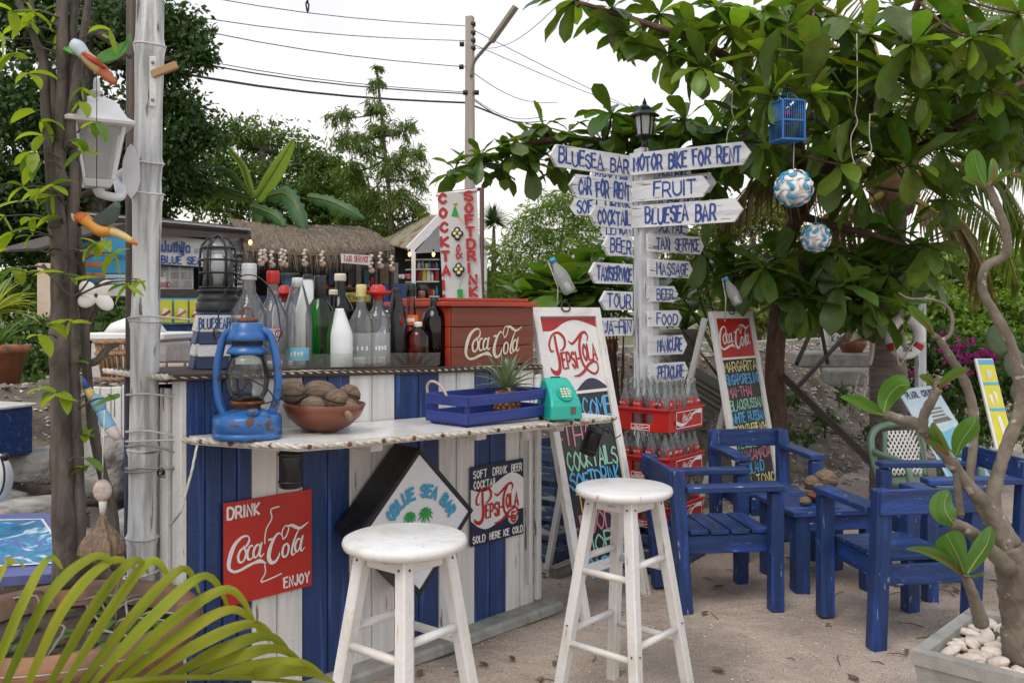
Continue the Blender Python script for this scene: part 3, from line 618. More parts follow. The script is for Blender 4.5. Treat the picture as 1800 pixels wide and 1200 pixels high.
m_teal = glass('teal_cap_glass', (.35, .75, .72), (.1, .4, .4)); m_milkw = mk('opal_white_bottle', (.76, .80, .79), (.70, .74, .73), rough=.22, scale=10, bump=0, coat=.3)
m_blk = mk('black_bottle_glaze', (.010, .010, .012), rough=.2, bump=0)
bottle('clear rum bottle with tall silver white cap behind blue lantern', 438, .13, 462, 56, 'round', m_clear, m_silv, .055, (m_wht, .06, .30, 1.6))
bottle('clear bottle with tall bright red cap behind lantern handle', 480, .11, 475, 48, 'round', m_clear, m_redcap, .042, (mk('faded_red_label', (.45, .20, .20), (.6, .5, .5), rough=.5, scale=40, bump=0), .30, .42, .9))
bottle('bottle with red sombrero cap half hidden behind the red capped bottle', 500, .30, 508, 38, 'squat', m_clear, 'hat')
bottle('clear coconut liqueur bottle with white cap and palm label', 523, .10, 487, 46, 'slope', m_clear, m_silv, .030, (m_tri['aqua'], .10, .24, 1.7))
bottle('white bottle with dark foil neck at the back of the row', 541, .30, 481, 40, 'slope', m_milkw, m_blk, .05)
bottle('bright green wine bottle with dark foil neck', 562, .12, 483, 44, 'wine', m_green, m_blk, .085)
bottle('tall dark green wine bottle with cream cork behind white bottle', 598, .34, 480, 42, 'wine', m_dkgreen, m_cream, .028)
bottle('dark bottle with pale cork just behind the opal bottle', 586, .24, 508, 32, 'wine', m_dkgreen, m_cream, .018)
bottle('opal white bottle with narrow shoulders at front of row', 597, .08, 540, 41, 'slope', m_milkw)
bottle('clear bottle with pale yellow cap', 635, .10, 499, 40, 'round', m_clear, m_ycap, .045, (m_milk, .05, .42, 2.6))
bottle('squared clear tequila bottle with red sombrero cap right of yellow cap', 664, .08, 507, 42, 'square', m_clear, 'hat', .03, (m_milk, .06, .45, 1.6))
bt_ = bottle('slim black bottle with diagonal red ribbon', 697, .12, 505, 34, 'slope', m_blk, m_blk, .03)
b = MB(); p0 = ontop(697, .12); H0 = CZ-(505-HY)/F*p0.y-p0.z; q0 = -Vector((p0.x, p0.y, 0)).normalized()
b.tube([p0+q0*.012+V(0, 0, H0*.86), p0+q0*.026+V(.012, 0, H0*.70), p0+q0*.036+V(.022, 0, H0*.52)], .007, 6, sq=.3); b.build('ribbon', m_redcap, bt_)
bottle('clear long-necked bottle with teal cap and orange neck label', 722, .14, 497, 40, 'neck', m_brown, m_teal, .05, (m_tri['orange'], .50, .62, 1.2))
bottle('squat faceted amber decanter at front right of the row', 735, .07, 565, 38, 'squat', m_brown, m_wht, .012)
bottle('smoked dark bottle with yellow neck ring beside red box', 763, .09, 523, 40, 'squat', m_dark, m_blk, .05)
bottle('stubby clear spirit bottle between black and yellow capped bottles', 680, .30, 545, 36, 'round', m_clear, m_silv, .02)

# cola ice box
t = thing('ice_box', 'red-brown wooden ice box with white cola script and lid on bar', 'ice box', bw(.23, -.2, 1.09))
u0, u1 = pu(938), pu(795); zb = uz(.2)+.004; M = frame(bw((u0+u1)/2, 0, zb), -UL, (0, 0, 1)); wd = u1-u0
m_boxp = mk('red_brown_box_paint', (.20, .045, .022), (.16, .035, .018), rough=.5, scale=(3, 30, 30), bump=.15, wear=(.32, .10, .05), wth=.72); m_boxs = mk('bright_red_side_paint', (.42, .050, .018), (.30, .035, .014), rough=.45, scale=(3, 30, 30), bump=.15)
for i in range(3):
    b = MB(M); b.box((0, .0415+i*.0815, -.008), (wd, .080, .016)); b.build('front_board', m_boxp, t)
    b = MB(M); b.box((-wd/2+.008, .0415+i*.0815, -.205), (.016, .080, .376)); b.build('side_board', m_boxs, t)
    b = MB(M); b.box((wd/2-.008, .0415+i*.0815, -.205), (.016, .080, .376)); b.build('side_board', m_boxp, t)
b = MB(M); b.box((0, .122, -.40), (wd, .24, .014)); b.build('back_board', m_boxp, t)
b = MB(M); b.box((-.004, .256, -.20), (wd+.030, .020, .43)); b.box((0, .274, -.21), (wd-.02, .014, .38)); b.build('lid', m_boxs, t)
b = MB(M); coke(b, -.170, .035, .335, .0010); b.build('script_logo', m_cream, t)

# lighthouse with ship's lamp
k0 = V((345-900)/F*3.06, 3.06, 0); phi = math.radians(-26+3)
zc0 = uz(1.45)+.004; Lc = frame(V(k0.x, k0.y, zc0), (math.cos(.42), math.sin(.42), 0), (0, 0, 1))   # x along the right face
t = thing('model_lighthouse', 'small model lighthouse tower of blue and white shingles lettered on its front', 'lighthouse model', V(k0.x, k0.y, zc0))
a = .175; hh = [.0, .042, .084, .126, .18]
m_shb = mk('navy_shingle', (.015, .03, .09), (.03, .05, .13), rough=.5, scale=20, bump=.2, wear=(.2, .22, .25), wth=.68, wsc=40)
b = MB(Lc); b.box((a/2, .088, -a/2), (a-.02, .174, a-.02)); b.build('core', m_shb, t)
for i in range(4):
    h0, h1 = hh[i], hh[i+1]; ins = .004*i
    for face in range(4):
        wt = (i+face) % 2 == 0 if face % 2 == 0 else (i+face) % 2 == 0
        if face == 0: wt = i in (1, 3)
        if face == 3: wt = i in (0, 2)
        Mf = Lc @ Matrix.Translation((a/2, 0, -a/2)) @ Matrix.Rotation(-face*PI/2, 4, 'Y') @ Matrix.Translation((0, (h0+h1)/2, a/2-ins)) @ Matrix.Rotation(-.22 if not (face == 0 and i == 3) else -.04, 4, 'X')
        b = MB(Mf); b.box((0, 0, .002), (a-2*ins, h1-h0+.004, .012)); o = b.build('shingle', m_whitep if wt else m_shb, t)
        if face == 0 and i == 3:
            b2 = MB(Mf); b2.text('BLUESEABAR', -.078, -.016, .034, .0048, .128, .0088, jit=.04, asp=.5); b2.build('lettering', m_txtblue, t)
b = MB(Lc); b.box((a/2, .187, -a/2), (a-.03, .012, a-.03)); b.build('platform', m_shb, t)
ct = Lc @ V(a/2-.008, .193, -a/2)
t = thing('ship_lamp', 'black caged ship lamp with clear glass on top of the model lighthouse', 'lamp', ct)
M = Matrix.Translation(ct)
b = MB(M); b.lathe([(1e-5, 0), (.074, 0), (.076, .004), (.074, .03), (.068, .034), (.070, .040), (.070, .052), (.062, .056), (.062, .066), (.068, .070), (.068, .078), (.05, .080), (1e-5, .080)], seg=26); b.build('base', m_black, t)
b = MB(M); b.lathe([(.050, .080), (.050, .20), (.046, .225), (.034, .245), (.016, .256), (1e-5, .258)], seg=24); b.build('globe', m_clear, t)
b = MB(M); b.lathe([(1e-5, .08), (.016, .08), (.016, .12), (.022, .14), (.022, .18), (.012, .20), (1e-5, .202)], seg=14); b.build('bulb', m_milkw, t)
b = MB(M)
for z, r in ((.085, .060), (.135, .061), (.180, .060), (.222, .056)): b.tube([(r*math.cos(q*PI/12), r*math.sin(q*PI/12), z) for q in range(24)], .0042, 6, closed=True)
for q in range(6):
    a_ = q*PI/3+.25; b.tube([(.060*math.cos(a_), .060*math.sin(a_), .08), (.061*math.cos(a_), .061*math.sin(a_), .18), (.056*math.cos(a_), .056*math.sin(a_), .225), (.035*math.cos(a_), .035*math.sin(a_), .255), (0, 0, .268)], .0042, 6)
b.build('cage', m_black, t)

# ---------- things on the shelf ----------
lc = V((435-900)/F*2.80, 2.80, 0); lu = (lc-BR).dot(UL); lc.z = shz(lu)+.0135
m_lblue = mk('lantern_blue_enamel', (.010, .095, .31), (.016, .125, .39), rough=.38, scale=14, bump=.1, wear=(.07, .035, .018), wsc=(26, 26, 26), wth=.615, wsoft=.02, coat=.25, spec=.6)
t = thing('hurricane_lantern', 'blue enamel hurricane oil lantern with rust spots and wire handle on shelf', 'lantern', lc); M = Matrix.Translation(lc)
b = MB(M); b.lathe([(1e-5, 0), (.100, 0), (.105, .004), (.104, .018), (.101, .020), (.104, .023), (.103, .062), (.098, .069), (.060, .082), (.045, .088), (1e-5, .088)], seg=36); b.build('fuel_tank', m_lblue, t)
b = MB(M); b.lathe([(1e-5, .07), (.017, .07), (.018, .088), (.015, .094), (1e-5, .095)], c=(.035, -.066, 0), seg=16); b.build('filler_cap', m_lblue, t)
b = MB(M); b.lathe([(.034, .085), (.040, .090), (.040, .100), (.050, .104), (.052, .112), (.038, .118), (.030, .124)], seg=24); b.build('burner', m_rust, t)
b = MB(M); b.lathe([(.046, .112), (.060, .140), (.066, .175), (.064, .205), (.056, .235), (.050, .255)], seg=28); b.build('globe', glass('lantern_glass', (.82, .84, .80), (.30, .33, .30)), t)
for sx in (-1, 1):
    b = MB(M); b.tube(crom([(sx*.072, 0, .072), (sx*.086, 0, .105), (sx*.094, 0, .16), (sx*.092, 0, .22), (sx*.082, 0, .275), (sx*.068, 0, .315), (sx*.040, 0, .332), (sx*.015, 0, .335)], 4), .0125, 10); b.build('side_tube', m_lblue, t)
b = MB(M); b.lathe([(.050, .255), (.062, .258), (.060, .268), (.050, .280), (.046, .284)], seg=28); b.build('globe_collar', m_lblue, t)
b = MB(M); b.lathe([(.046, .280), (.046, .302), (.0461, .302)], seg=24); b.build('vent_ring', mk('pierced_vent', (.03, .03, .025), (.10, .06, .03), rough=.8, scale=120, bump=.4), t)
b = MB(M); b.lathe([(.060, .297), (.064, .300), (.056, .318), (.050, .330), (.048, .350), (.044, .353), (1e-5, .356)], seg=28); b.build('hood', m_lblue, t)
b = MB(M); b.lathe([(.032, .354), (.033, .362), (.022, .368), (1e-5, .37)], seg=20); b.tube(crom([(-.018, 0, .366), (-.012, 0, .392), (.0, 0, .398), (.014, 0, .388), (.018, 0, .366)], 4), .0028, 6); b.build('chimney_top', m_rust, t)
b = MB(M); hd = [(math.cos(q)*.095+.004, .0, .345+math.sin(q)*.155) for q in np.linspace(PI-.05, .05, 22)]; b.tube([(-.098, 0, .30), (-.105, 0, .325)]+hd+[(.105, 0, .325), (.095, 0, .295)], .0023, 6)
for s in (-1, 1): b.tube([(s*.096+math.cos(q)*.011, 0, .318+math.sin(q)*.011) for q in np.linspace(0, 6.2, 10)], .002, 5)
b.build('bail_handle', m_blackm, t)
b = MB(M); b.tube(crom([(.098, -.02, .105), (.075, -.045, .150), (.02, -.062, .185), (-.05, -.055, .200)], 5), .0022, 6); b.tube([(-.052, -.03, .118), (.0, -.064, .150), (.055, -.045, .215)], .002, 5); b.tube([(math.cos(q)*.018-.008, -.058, .135+math.sin(q)*.014) for q in np.linspace(0, 6.28, 14)], .0018, 5); b.tube([(.03, -.03, .10), (.13, -.05, .125), (.122, -.055, .135), (.112, -.05, .12)], .0022, 5); b.build('globe_guard_wire', m_blackm, t)
# bowl of husks
bc = V((570-900)/F*2.99, 2.99, 0); bc.z = shz((bc-BR).dot(UL))+.0135
t = thing('wooden_bowl', 'round reddish brown wooden bowl on shelf beside blue lantern', 'bowl', bc); M = Matrix.Translation(bc)
m_bowl = mk('turned_red_wood', (.20, .058, .022), (.12, .03, .012), rough=.35, scale=(30, 6, 6), bump=.08, coat=.3)
b = MB(M); b.lathe([(1e-5, 0), (.045, 0), (.085, .020), (.118, .050), (.136, .090), (.132, .093), (.112, .056), (.08, .030), (1e-5, .018)], seg=40, sy=.92); b.build('body', m_bowl, t)
b = MB(M); b.lathe([(1e-5, -.004), (.017, -.004), (.017, .004), (.013, .006), (1e-5, .004)], c=(.095, -.092, .062), seg=12, R=Matrix.Rotation(-1.1, 3, 'X') @ Matrix.Rotation(.6, 3, 'Y')); b.build('knot_handle', mk('pale_knot', (.30, .20, .12), rough=.6, scale=40), t)
m_husk = mk('fibrous_husk', (.13, .085, .055), (.25, .18, .12), rough=.9, scale=(8, 90, 90), bump=.8, bdist=.004, det=6)
def husk(px, py, d, rpx, lab, grp, e=1.25, rz=0., tilt=0., seam=1):
    c = P(px, py, d); r = rpx*d/F; t = thing('husk_nut', lab, 'nut', c-V(0, 0, r), 0, grp)
    M = Matrix.Translation(c) @ Matrix.Rotation(rz, 4, 'Z') @ Matrix.Rotation(tilt, 4, 'Y')
    b = MB(M); n = 20; k = 12; vs = []
    for i in range(k+1):
        ph = PI*i/k
        for j in range(n):
            a_ = 2*PI*j/n; rr = r*(1-.10*seam*math.exp(-((math.sin(a_-.2)*math.sin(ph))/.07)**2))*(1+.025*math.sin(a_*7+ph*3))
            vs.append(V(-math.cos(ph)*rr*e, math.sin(ph)*math.cos(a_)*rr, math.sin(ph)*math.sin(a_)*rr))
    gs = [V(v.x, v.y, v.z)+V(px, py, 0) for v in vs]
    b.add(vs, [(i*n+j, i*n+(j+1) % n, (i+1)*n+(j+1) % n, (i+1)*n+j) for i in range(k) for j in range(n)], gs, True); b.build('shell', m_husk, t)
    b = MB(M); b.tube([(math.cos(q)*r*e*.985, math.cos(.2)*0+.20*r*math.sin(q)*.0+r*.955*math.sin(q)*.98, .20*r*math.sin(q)) for q in np.linspace(0, 2*PI, 25)[:-1]], .0035, 5, closed=True); b.build('seam', m_wooddk, t)
G = 'husk nuts in the wooden bowl'
for a_ in [(515, 689, 2.95, 22, 'round split husk nut at the left of the wooden bowl', G, 1.05, .1, 0), (563, 692, 3.04, 24, 'large husk nut at top back of the wooden bowl', G, 1.35, .1, .1), (551, 716, 2.93, 20, 'striped husk nut low at the front of the wooden bowl', G, 1.25, .4, .1),
           (592, 703, 2.95, 20, 'pale striped husk nut right of centre in wooden bowl', G, 1.1, 1.0, .1), (614, 694, 3.02, 19, 'husk nut with deep groove at upper right of the wooden bowl', G, 1.15, 1.2, .3), (612, 717, 2.96, 17, 'smallest husk nut at lower right of the wooden bowl', G, 1.2, .4, .5)]: husk(*a_)
# slatted blue crate
zsh = lambda q: shz((q-BR).dot(UL))+.0135
cA = V((822-900)/F*3.18, 3.18, 0); cB = V((962-900)/F*3.50, 3.50, 0); e1 = (cB-cA).normalized(); cz = zsh(cA); wl = (cB-cA).length; e2 = V(-e1.y, e1.x, 0); e2 = (e2*.93-e1*.36).normalized(); e2 = V(-e1.y, e1.x, 0)
t = thing('slatted_crate', 'blue painted slatted wooden crate holding a pineapple on shelf', 'crate', V(cA.x, cA.y, cz))
M = frame(V(cA.x, cA.y, cz-.002), e1, e2); dp = .20
m_crb = mk('crate_blue_paint', (.018, .035, .19), (.03, .05, .24), rough=.6, scale=(3, 40, 40), bump=.3)
for z in (.030, .092):
    b = MB(M); b.box((wl/2, -.004, z), (wl, .010, .038)); b.build('slat', m_crb, t); b = MB(M); b.box((wl/2, dp+.004, z), (wl, .010, .038)); b.build('slat', m_crb, t)
    b = MB(M); b.box((-.006, dp/2, z), (.010, dp+.015, .038)); b.build('slat', m_crb, t); b = MB(M); b.box((wl+.006, dp/2, z), (.010, dp+.015, .038)); b.build('slat', m_crb, t)
for x in (.010, wl-.010):
    for y in (.012, dp-.012): b = MB(M); b.box((x, y, .058), (.018, .018, .104)); b.build('corner_block', m_crb, t)
for i in range(4): b = MB(M); b.box((wl/2, .03+i*.047, .006), (wl, .036, .008)); b.build('bottom_slat', m_crb, t)
hk = M @ V(.02, dp*.85, .10)
b = MB(); hp = P(740, 690, 3.30); b.tube(crom([P(752, 690, 3.27), P(751, 678, 3.27), P(758, 670, 3.26), P(770, 674, 3.24), P(779, 684, 3.20), P(785, 695, 3.17)], 4), .005, 8); o = b.build('metal_hook', mk('rusty_pale_hook', (.45, .40, .34), (.3, .2, .12), rough=.5, scale=60), None, None); tag(o, 'bent pale metal hook hanging over the left end of the blue crate', 'hook')
# pineapple
pc = M @ V(wl*.72, dp*.5, .012); t = thing('pineapple', 'pineapple with spiky green crown lying in the blue crate', 'pineapple', pc); Mp = Matrix.Translation(pc+V(0, 0, .0))
b = MB(Mp); k = 0
b.lathe([(1e-5, .0), (.030, .004), (.045, .03), (.047, .06), (.036, .092), (1e-5, .10)], seg=16)
for i in range(6):
    for j in range(12):
        a_ = 2*PI*(j+.5*(i % 2))/12; z = .014+i*.014; r = (.036, .044, .047, .047, .044, .038)[i]
        b.sph((r*math.cos(a_), r*math.sin(a_), z), (.0085, .0085, .008), 6, 4)
b.build('fruit', mk('pineapple_rind', (.32, .13, .02), (.14, .06, .015), rough=.6, scale=80, bump=.3, island=.3), t)
m_pleaf = mk('pineapple_leaf', (.11, .16, .09), (.20, .26, .16), rough=.6, scale=(8, 40, 40), bump=.2, island=.3, trans=.15)
def blade(mb, base, d0, L, w, droop, n=6, fold=.25, side=None):
    d0 = Vector(d0).normalized(); s = d0.cross(V(0, 0, 1)); s = s.normalized() if s.length > .05 else V(1, 0, 0)
    if side is not None: s = side
    p = Vector(base); vs = []; gs = []; d = d0.copy(); off = R_.random()*9
    for i in range(n+1):
        u = i/n; ww = w*(math.sin(PI*min(1, .18+u*.82))**.8)*(1 if u < 1 else .02); nn = s.cross(d).normalized()
        vs += [p-s*ww*.5+nn*ww*fold, p, p+s*ww*.5+nn*ww*fold]; gs += [V(u*L+off, -ww*.5, 0), V(u*L+off, 0, 0), V(u*L+off, ww*.5, 0)]
        p = p+d*(L/n); d = (d+V(0, 0, -1)*droop/n).normalized()
    fs = [(3*i+k, 3*i+k+1, 3*i+k+4, 3*i+k+3) for i in range(n) for k in (0, 1)]
    mb.add(vs, fs, gs, True)
for i in range(34):
    lv = i/34; a_ = i*2.4; el = .25+1.15*lv; L = .105+.055*math.sin(lv*PI)-.01*lv
    b = MB(Mp); blade(b, (.012*math.cos(a_)*(1-lv), .012*math.sin(a_)*(1-lv), .095+lv*.025), (math.cos(a_)*math.cos(el), math.sin(a_)*math.cos(el), math.sin(el)), L, .019, .7*(1-lv)+.1); b.build('crown_leaf', m_pleaf, t, fixn=False)
# teal telephone
m_tel = mk('teal_plastic', (.010, .36, .27), (.012, .40, .31), rough=.32, scale=6, bump=.02, coat=.15)
tc_ = V((984-900)/F*3.50, 3.50, 0); tcz = zsh(tc_); t = thing('telephone', 'teal green push-button payphone at the right end of the shelf', 'telephone', V(tc_.x, tc_.y, tcz))
M = frame(V(tc_.x, tc_.y, tcz+.008), (-UL*.80+V(.35, -.28, 0)).normalized(), (0, 0, 1))  # x across the front, y up, z towards viewer
def loft(mb, secs):
    n = len(secs[0]); vs = [Vector(p) for s_ in secs for p in s_]
    fs = [(i*n+j, i*n+(j+1) % n, (i+1)*n+(j+1) % n, (i+1)*n+j) for i in range(len(secs)-1) for j in range(n)]+[tuple(range(n))[::-1], tuple((len(secs)-1)*n+j for j in range(n))]
    mb.add(vs, fs, None, False)
def rr(w_, y, z0, z1, r=.012, k=4):
    out = []
    for cx, cz, a0 in ((w_-r, z1-r, 0), (-w_+r, z1-r, 90), (-w_+r, z0+r, 180), (w_-r, z0+r, 270)):
        for i in range(k+1): q = math.radians(a0+90*i/k); out.append((cx+r*math.cos(q), y, cz+r*math.sin(q)))
    return out
b = MB(M); loft(b, [rr(.062, 0, -.09, .07), rr(.066, .004, -.095, .075), rr(.064, .05, -.092, .072), rr(.060, .075, -.088, .060), rr(.054, .115, -.082, .020), rr(.050, .140, -.078, -.020), rr(.044, .150, -.070, -.035)]); b.build('body', m_tel, t)
nrm = V(0, .05, .06).normalized(); Mk = M @ frame((.004, .098, .044), (1, 0, 0), V(0, .04, -.04).normalized())
b = MB(Mk)
b.lathe([(.036, -.001), (.037, .001), (.034, .0015), (.033, .0)], seg=26, sx=.85); b.build('keypad_ring', m_tel, t)
for i in range(3):
    for j in range(4): b = MB(Mk); b.box(((i-1)*.013, (j-1.5)*.012, .0025), (.009, .0075, .005), None, .001); b.build('key', m_cream, t)
b = MB(M); b.box((.026, .034, .0735), (.021, .030, .002)); b.build('coin_return', mk('dull_steel', (.22, .2, .17), rough=.4, metal=.7, bump=.05), t)
b = MB(M); b.beam((-.02, .151, -.05), (.022, .151, -.05), .008, .002); b.build('coin_slot', m_blackm, t)
for x in (-.05, .05):
    for z in (-.07, .055): b = MB(M); b.lathe([(1e-5, -.008), (.011, -.008), (.011, .001), (1e-5, .001)], c=(x, 0, z), seg=12, R=Matrix.Rotation(-PI/2, 3, 'X')); b.build('foot', m_blackm, t)
b = MB(M); b.tube([(-.060+.006*math.cos(i*1.1), .045+i*.0009, -.02+.006*math.sin(i*1.1)) for i in range(70)], .0018, 4); b.build('coiled_cord', m_tel, t)

# ---------- bar stools ----------
def stool(px, dist, rot, label, grp='white wooden bar stools'):
    c = V((px-900)/F*dist, dist, 0); t = thing('bar_stool', label, 'bar stool', c, rot, grp); M = MW[t.name]; H = .735
    b = MB(M); b.lathe([(1e-5, H-.030), (.148, H-.030), (.158, H-.024), (.162, H-.014), (.159, H-.004), (.150, H), (1e-5, H+.001)], seg=48); b.build('seat', m_white, t)
    T, Fo = [], []
    for i in range(4):
        a_ = i*PI/2; T.append(V(math.cos(a_)*.105, math.sin(a_)*.105, H-.03)); Fo.append(V(math.cos(a_)*.228, math.sin(a_)*.228, 0))
        b = MB(M); tang = V(-math.sin(a_+PI/4), math.cos(a_+PI/4), 0); b.beam(Fo[i]-V(0, 0, .01), T[i], .036, .036, up=V(math.cos(a_+PI/4), math.sin(a_+PI/4), 0), bev=.004); b.build('leg', m_white, t)
    for i in range(4):
        j = (i+1) % 4; b = MB(M); b.beam(T[i].lerp(T[j], .12)-V(0, 0, .022), T[j].lerp(T[i], .12)-V(0, 0, .022), .020, .038); b.build('apron', m_white, t)
        for z in ((.50, .26) if i % 2 == 0 else (.46, .22)):
            k = z/(H-.03); b = MB(M); b.tube([Fo[i].lerp(T[i], k), Fo[j].lerp(T[j], k)], .0115, 12); b.build('rung', m_white, t)
    for i in range(4):
        b = MB(M)
        for z in (H-.055, .24+.04*(i % 2)):
            k = z/(H-.03); p = Fo[i].lerp(T[i], k); a_ = i*PI/2; q = V(math.cos(a_+PI/4), math.sin(a_+PI/4), 0); q2 = V(math.cos(a_-PI/4), math.sin(a_-PI/4), 0)
            b.sph(p+q*.019, (.0035,)*3, 6, 4); b.sph(p+q2*.019, (.0035,)*3, 6, 4)
        b.build('screw', m_rust, t)
stool(712, 2.36, -PI/2+.10, 'round white bar stool nearest the diamond sign'); stool(1097, 3.03, -PI/2+.06, 'round white bar stool standing before the chalkboard')
# ---------- signpost ----------
pb = V((1136-900)/F*5.2, 5.2, 0); t = sp_ = thing('signpost', 'tall whitewashed wooden signpost crowded with hand-lettered arrow boards', 'signpost', pb)
D1 = V(.77, .64, 0).normalized(); D2 = V(.82, -.57, 0).normalized()      # the two plank planes that cross at the post
for o_, w_, z1 in ((-.030, .052, 2.24), (.026, .055, 2.22)):
    b = MB(); q = pb+V(o_*1.0, -abs(o_)*.15, 0); b.box(q+V(0, 0, z1/2), (w_, .085, z1), Matrix.Rotation(.35 if o_ < 0 else -.5, 3, 'Z')); b.build('post', m_signw, t)
b = MB(); b.box(pb+V(.052, .035, 1.02), (.05, .03, 1.9), Matrix.Rotation(.6, 3, 'Z')); b.build('post_batten', m_signw, t)
def arrow(txt, plane, side, pxa, pxb, ymid, hpx, near, rot=0, label=None, tx=None, jt=.06):
    """plane D1/D2, side +1 arm to the right / -1 to the left; extents from bearings, height from row at the post"""
    D = D1 if plane == 1 else D2; off = V(D.y, -D.x, 0)*(.082 if near else -.045)
    o = pb+off
    def hit(px): k = (px-900)/F; return (k*o.y-o.x)/(D.x-k*D.y)
    sa, sb = hit(pxa), hit(pxb); pa = o+D*sa; dref = (o+D*(sa if side > 0 else sb)).y
    z = CZ-(ymid-HY)/F*dref; h = hpx/F*dref; L = sb-sa; tip = min(.045, h*.38)
    M = frame(V(pa.x, pa.y, z), D, (0, 0, 1)) @ Matrix.Rotation(rot, 4, 'Z')
    if side > 0: out = [(0, -h/2), (L-tip, -h/2), (L, .0), (L-tip, h/2), (0, h/2)]
    else: out = [(0, 0), (tip, -h/2), (L, -h/2), (L, h/2), (tip, h/2)]
    e = .0025; b = MB(M); b.prism([(x+R_.uniform(-e, e), y+R_.uniform(-e, e)) for x, y in out], -.018, 0)
    o_ = b.build('sign_board', m_signw, t, label or ('white arrow board lettered '+txt.lower()))
    if txt:
        b = MB(M); x0, x1 = tx or ((.03 if plane == 2 or not near else .065, L-tip-.01) if side > 0 else (tip+.012, L-.015)); b.text(txt, x0, -h*.34, h*.66, h*.098, x1-x0, .0012, jit=jt*1.5, asp=.52, sp=.16); b.build('lettering', m_txtblue, o_)
    return M
arrow('BLUESEA BAR', 1, -1, 968, 1108, 292, 37, 1); arrow('MOTOR BIKE FOR RENT', 2, 1, 1106, 1320, 289, 38, 1)
arrow('CAR FOR RENT', 1, -1, 1003, 1110, 338, 40, 1); arrow('COCKTAIL', 1, -1, 1038, 1111, 385, 36, 1)
arrow('FRUIT', 2, 1, 1111, 1248, 337, 36, 1, tx=(.135, .385)); arrow('BLUESEA BAR', 2, 1, 1111, 1305, 381, 39, 1, tx=(.085, .50))
arrow('LMOKUBIKE', 1, 1, 1150, 1217, 300, 26, 0, tx=(.01, .3)); arrow('RENT', 2, 1, 1165, 1258, 328, 34, 0); arrow('CAR FOR RENT', 1, 1, 1138, 1236, 347, 26, 0); arrow('COCKTAIL', 1, 1, 1142, 1212, 397, 27, 0)
arrow('COCKTAIL', 2, -1, 1033, 1112, 309, 30, 0); arrow('SOFT DRINK', 2, -1, 1001, 1112, 355, 34, 0); arrow('LEMON', 2, -1, 1054, 1112, 401, 28, 0)
arrow('BEER', 1, -1, 1061, 1112, 434, 34, 1); arrow('TAXISERVICE', 1, -1, 1037, 1113, 482, 35, 1); arrow('TOUR', 1, -1, 1056, 1112, 529, 33, 1); arrow('HUA-HIN', 1, -1, 1036, 1112, 574, 31, 1)
arrow('TAXI SERVICE', 1, 1, 1140, 1238, 426, 32, 1); arrow('MASSAGE', 1, 1, 1141, 1218, 471, 31, 1); arrow('BEER', 1, 1, 1141, 1192, 516, 28, 1)
arrow('FOOD', 1, 1, 1141, 1199, 560, 29, 1); arrow('MANICURE', 1, 1, 1142, 1208, 607, 34, 1); arrow('PEDICURE', 1, 1, 1143, 1211, 656, 33, 1)
# coach lamp on the post
def coach_lamp(t, M, k, mat, gl, base=True):
    b = MB(M); b.lathe([(.030*k, 0), (.036*k, .004*k), (.034*k, .012*k), (.020*k, .022*k), (.022*k, .05*k), (.016*k, .06*k), (.045*k, .075*k), (.060*k, .085*k), (.058*k, .092*k), (1e-5, .092*k)], seg=6, sm=False); b.build('lamp_base', mat, t)
    b = MB(M); pr = [(.050*k, .092*k), (.066*k, .215*k)]; b.lathe([(.048*k, .093*k), (.063*k, .214*k)], seg=6, sm=False); b.build('pane', gl, t)
    b = MB(M)
    for i in range(6): a_ = i*PI/3; b.tube([(pr[0][0]*math.cos(a_), pr[0][0]*math.sin(a_), pr[0][1]), (pr[1][0]*math.cos(a_), pr[1][0]*math.sin(a_), pr[1][1])], .006*k, 5)
    b.build('frame_bar', mat, t)
    b = MB(M); b.lathe([(.066*k, .212*k), (.100*k, .216*k), (.102*k, .224*k), (.062*k, .250*k), (.050*k, .272*k), (.022*k, .292*k), (.012*k, .296*k), (.016*k, .306*k), (.010*k, .318*k), (1e-5, .345*k)], seg=6, sm=False); b.build('lamp_roof', mat, t)
lp = pb+V(-.01, 0, 2.24); t = thing('coach_lamp', 'black six-sided coach lamp with frosted panes crowning the signpost', 'lamp', lp)
coach_lamp(t, Matrix.Translation(lp), .86, m_black, glass('frosted_lamp', (.75, .78, .74), (.4, .45, .42), milky=.55))

